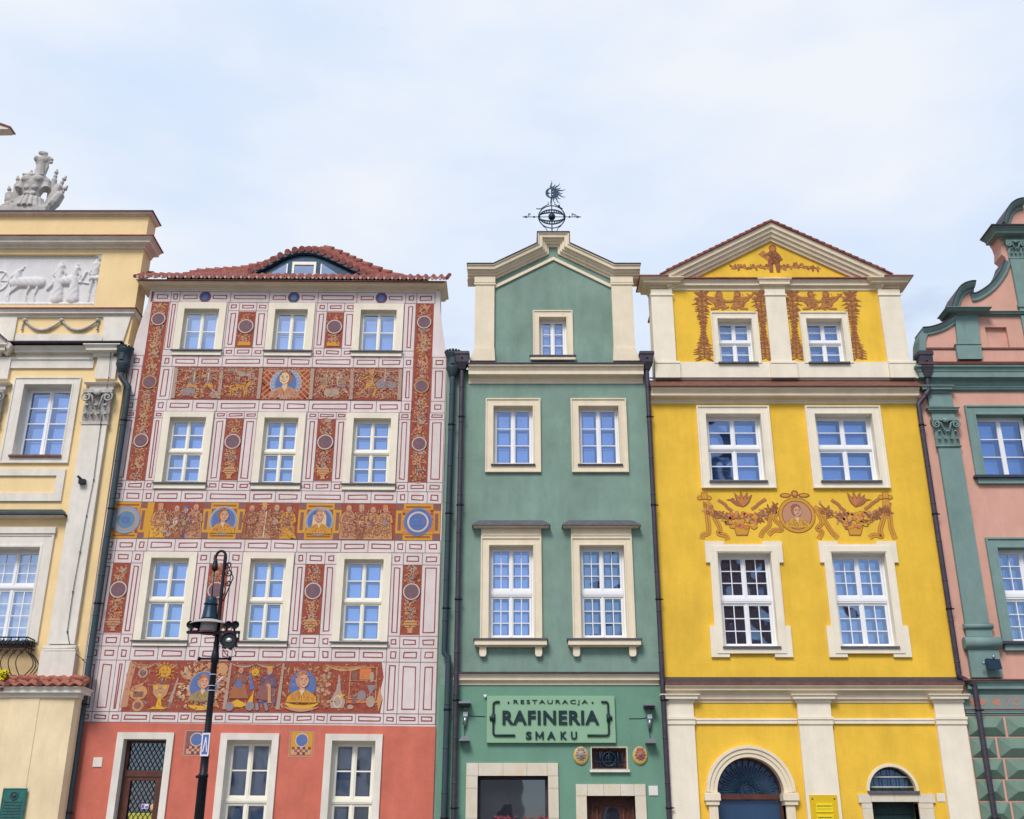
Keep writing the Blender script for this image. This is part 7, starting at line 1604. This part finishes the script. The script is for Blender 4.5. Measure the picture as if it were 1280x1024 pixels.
xa, za = L_(279, 712); g = MB().use(IRON)
def arc_(p0, p1, p2, n=10): return [tuple((1-t)**2*p0[i]+2*t*(1-t)*p1[i]+t*t*p2[i] for i in range(3)) for t in [k/n for k in range(n+1)]]
pts = [(lx+.01, YL, zz(712)), (lx+.01, YL, zz(700))]; r_ = (L_(281, 700)[0]-L_(268.5, 700)[0])/2
xt = lx-r_*2
for k in range(13): t = k*math.pi/12; pts.append((lx+.01-r_+r_*math.cos(t), YL, zz(697)+r_*1.35*math.sin(t)))
pts.append((xt+.01, YL, zz(703))); g.tube(pts, .017, 10)
g.lathe((xt+.01, YL, zz(714)), [(.018, 0), (.04, .02), (.04, .06), (.03, .08), (.03, .12), (.018, .16)], 10)
for (cx2, cz2, r2, s2) in ((lx+.07, zz(716), .05, 1), (lx+.075, zz(729), .04, 1), (lx+.05, zz(706), .05, 1)): g.tube(spiral(cx2, cz2, r2, .01, math.pi, 1.3, 18, YL, s2), .009, 6)
g.tube([(lx+.03, YL, zz(704)), (lx+.13, YL, zz(722)), (lx+.03, YL, zz(752))], .008, 6)
g.build('gooseneck', lp)
hx = xt+.01; zs = zz(746)
g = MB().use(IRONB); g.tube([(hx, YL, zz(714)), (hx, YL, zs)], .008, 6); hh = zs-zz(774)
g.lathe((hx, YL, zz(774)), [(.105, 0), (.105, .01), (.098, .02), (.08, hh*.55), (.076, hh*.62), (.09, hh*.64), (.09, hh*.68), (.074, hh*.7), (.07, hh*.93), (.05, hh), (0, hh*1.02)], 20); g.build('lamp_cap', lp)
g = MB().use(mat('lamp_disc', (0.40, 0.38, 0.36, 1), .5, .15, 10)); g.lathe((hx, YL, zz(775)), [(.10, 0), (.17, -.02), (.235, -.055), (.24, -.07), (.16, -.045), (.10, -.03)], 28); g.build('reflector_disc', lp)
LG = mat('lamp_glass', (0.62, 0.60, 0.66, 1), .15, .05, 10); p_ = LG.node_tree.nodes['Principled BSDF']; p_.inputs['Transmission Weight'].default_value = .1
g = MB().use(LG); g.lathe((hx, YL, zz(778)), [(.115, 0), (.118, -.06), (.112, -.12), (.105, -.125), (0, -.128)], 22); g.build('glass_bowl', lp)
g = MB().use(mat('lamp_ring', (0.35, 0.14, 0.12, 1), .5, .1, 10)); g.lathe((hx, YL, zz(790)), [(.118, 0), (.124, -.004), (.124, -.018), (.112, -.02)], 22); g.build('lamp_ring', lp)
zb_ = zz(791.5); g = MB().use(IRON); x0_, x1_ = L_(235, 791)[0], L_(301, 791)[0]; g.box(x0_, x1_, YL-.07, YL-.03, zb_-.015, zb_+.015); g.box(lx-.06, lx+.06, YL-.072, YL+.06, zb_-.03, zb_-.016); g.build('crossbar', lp)
g = MB().use(IRON); g.tube([(L_(249, 823)[0], YL, zz(823.5)), (L_(287, 823)[0], YL, zz(823.5))], .014, 8); g.ball((L_(249, 823)[0], YL, zz(823.5)), .026, 8); g.ball((L_(287, 823)[0], YL, zz(823.5)), .026, 8); g.build('ladder_bar', lp)
g = MB().use(IRON); g.tube([(L_(245, 971)[0], YL, zz(971)), (L_(259, 971)[0], YL, zz(971))], .016, 8); g.build('clamp', lp)
for b in (844, 858, 864): MB().use(WHP).lathe((lx, YL, zz(b)), [(.043, 0), (.049, .0), (.049, .007), (.043, .007)], 16).build('cable_tie', lp)
MB().use(WHP).tube([(lx+.05, YL-.03, zz(856)), (lx+.13, YL-.03, zz(846))], .008, 6).build('cable_tie', lp)
# small sticker panel on the post
ab, at = zz(946), zz(917); g = MB().use(mat('sticker_blue', (0.10, 0.16, 0.45, 1), .4, .05, 10)); g.box(lx-.045, lx+.055, YL-.066, YL-.06, ab, at)
g.use(WHP).loops([(lx-.045, lx+.055, ab, at, YL-.0685), (lx-.03, lx+.04, ab+.02, at-.02, YL-.0685)]); g.prism([(lx-.025, ab+.05), (lx-.012, ab+.05), (lx+.006, at-.09), (lx+.022, ab+.05), (lx+.034, ab+.05), (lx+.012, at-.05), (lx-.0, at-.05)], YL-.069, YL-.0665)
st_ = g.build('sticker', origin=(lx, YL-.06, ab)); tag(st_, 'narrow white and blue sticker wrapped on the black lamp post', 'sticker')
def spot(a, b, lab, yaw=0, s=1.0, first=None):
    x, z = L_(a, b)
    if first is not None:
        r = first.copy(); S.collection.objects.link(r); r.location = (x, YL-.05, zb_+.015); r['label'] = lab; r.rotation_euler = (0, 0, yaw)
        for ch in list(first.children): c2 = ch.copy(); S.collection.objects.link(c2); c2.parent = r
        return r
    t = thing('spotlight', lab, 'spotlight', (x, YL-.05, zb_+.015), 'small spotlights on the lamp post bar'); t.rotation_euler = (0, 0, yaw)
    y = YL-.05; h = z-zb_-.015
    g = MB().use(IRON); g.box(x-.012, x+.012, y-.01, y+.01, zb_+.0155, zb_+.04); g.build('foot', t)
    g = MB().use(IRON); g.lathe((x, y-.05, zb_+.085), [(0, .12), (.03, .12), (.042, .08), (.045, .0), (.048, -.01), (.04, -.01), (.036, .015)], 16, 'y'); g.build('housing', t)
    g = MB().use(LENS); g.lathe((x, y-.035, zb_+.085), [(0, 0), (.036, 0)], 16, 'y'); g.build('lens', t)
    return t
s0 = spot(240.6, 784, 'leftmost small black spotlight on the lamp post bar')
spot(250, 784, 'small black spotlight just left of the lamp glass', 2.4, first=s0); spot(285, 784, 'small black spotlight just right of the lamp post, above the floodlight', .5, first=s0); spot(294.5, 784, 'rightmost small black spotlight on the lamp post bar', .35, first=s0)
fx, fz_ = L_(288.8, 802.5); fy = YL-.10
t = thing('floodlight', 'large round black floodlight hanging under the lamp post bar', 'floodlight', (fx, fy, fz_))
g = MB().use(IRON); g.lathe((fx, fy, fz_), [(0, .16), (.06, .16), (.09, .08), (.10, 0), (.105, -.03), (.092, -.03), (.075, .0), (.045, .03)], 22, 'y'); 
for k in range(8): a = k*math.pi/4+.2; g.box(fx+.1*math.cos(a)-.012, fx+.1*math.cos(a)+.012, fy-.02, fy+.07, fz_+.1*math.sin(a)-.012, fz_+.1*math.sin(a)+.012)
g.build('housing', t)
g = MB().use(IRON)
for s2 in (-1, 1): g.box(fx+s2*.115-.006, fx+s2*.115+.006, fy-.02, fy+.02, fz_-.02, zb_-.016)
g.box(fx-.121, fx+.121, fy-.02, fy+.02, zb_-.0225, zb_-.0155); g.build('yoke', t)
MB().use(LENS).lathe((fx, fy-.012, fz_), [(0, 0), (.08, 0)], 20, 'y').build('lens', t); MB().use(mat('lamp_reflector', (.5, .55, .5, 1), .3, .1, 9, metal=.6)).ball((fx, fy-.016, fz_), .038, 12, (1.1, .4, .8)).build('bulb', t)
g = MB().use(IRON); g.tube(arc_((fx-.08, fy, fz_-.08), (fx-.02, fy, fz_-.22), (fx+.07, fy, fz_-.20))+arc_((fx+.07, fy, fz_-.2), (fx+.13, fy, fz_-.18), (fx+.06, fy, fz_-.09)), .005, 5); g.build('cable', t)
# stickers on the red house door
for (a, b, col, lab) in ((181, 1008, (0.20, 0.12, 0.5, 1), 'small purple and white sticker on the lattice door glass'), (192, 1009, (0.8, 0.45, 0.05, 1), 'small round orange sticker on the lattice door glass')):
    x, z = P(a, b, .22); m_ = mat('sticker_%d' % a, col, .4, .02, 10); g = MB().use(WHP)
    if a == 181: g.box(x-.08, x+.08, .222, .225, z-.05, z+.05); g.use(m_); g.box(x-.075, x-.01, .2205, .2219, z-.04, z+.04); g.box(x+.01, x+.07, .2205, .2219, z-.04, z+.01)
    else: g.lathe((x, .223, z), [(0, 0), (.075, 0), (.075, .004)], 16, 'y'); g.use(m_); g.lathe((x, .2215, z), [(.03, 0), (.068, 0)], 16, 'y')
    tag(g.build('sticker', origin=(x, .22, z)), lab, 'sticker')
x0_, x1_ = PX(160, 1018, .22), PX(196, 1018, .22); g = MB().use(mat('yellow_green_card', (0.50, 0.48, 0.08, 1), .5, .1, 5)); g.box(x0_, x1_, .242, .248, PZ(1040, .24), PZ(1016.5, .24)); tag(g.build('door_card', origin=(x0_, .245, PZ(1040, .24))), 'yellow green card strip behind the lattice door glass', 'card')

# ================================================================ ACROSS THE SQUARE (mirrored in the panes)
TH = mat('dark_brick', (0.34, 0.17, 0.13, 1), .9, .25, 2, .3, 20)
def far_house(name, lab, x0, x1, y0, h, m, rows_, cols_, roof, tower=None):
    t = thing(name, lab, 'house' if name != 'town_hall' else 'town hall', ((x0+x1)/2, y0, 0), None)
    MB().use(m).box(x0, x1, y0-10, y0, 0, h).build('wall', t)
    r = MB().use(TILE); xm = (x0+x1)/2; r.prism([(x0-.3, h+.003), (x1+.3, h+.003), (xm, h+roof)], y0-10.2, y0+.3); r.build('roof', t)
    for i in range(cols_):
        for j in range(rows_):
            x = x0+(x1-x0)*(i+.5)/cols_; z = 4+(h-4.5)*(j+.1)/rows_; w_ = (x1-x0)/cols_*.22
            f = MB().use(TRIM); f.loops([(x-w_-.15, x+w_+.15, z-.15, z+1.95, y0), (x-w_-.15, x+w_+.15, z-.15, z+1.95, y0+.08), (x-w_, x+w_, z, z+1.8, y0+.08), (x-w_, x+w_, z, z+1.8, y0+.01)]); f = f.build('window', t)
            MB().use(NIGHT).quad((x-w_, y0+.02, z), (x+w_, y0+.02, z), (x+w_, y0+.02, z+1.8), (x-w_, y0+.02, z+1.8)).build('pane', f, fix=False)
    if tower:
        a, b, hh_ = tower; MB().use(m).box(a, b, y0-6, y0+.6, 0, hh_).build('tower', t); q = MB().use(COPPER); q.lathe(((a+b)/2, y0-2.7, hh_), [((b-a)*.72, 0), ((b-a)*.5, .8), ((b-a)*.42, 3), ((b-a)*.2, 4), ((b-a)*.18, 7), (.1, 12)], 8); q.build('spire', t)
far_house('town_hall', 'dark brick town hall with a tower across the square, mirrored in the panes', 3.0, 26.0, -64, 18, TH, 3, 7, 3, (15.0, 20.5, 30))
far_house('town_house', 'grey plastered house across the square behind the camera', -24.0, -12.2, -62, 11, GREYTRIM, 2, 4, 4)
far_house('town_house', 'sandy plastered house across the square beside the grey one', -12.0, 1.0, -62, 12.5, SANDST, 2, 4, 4)
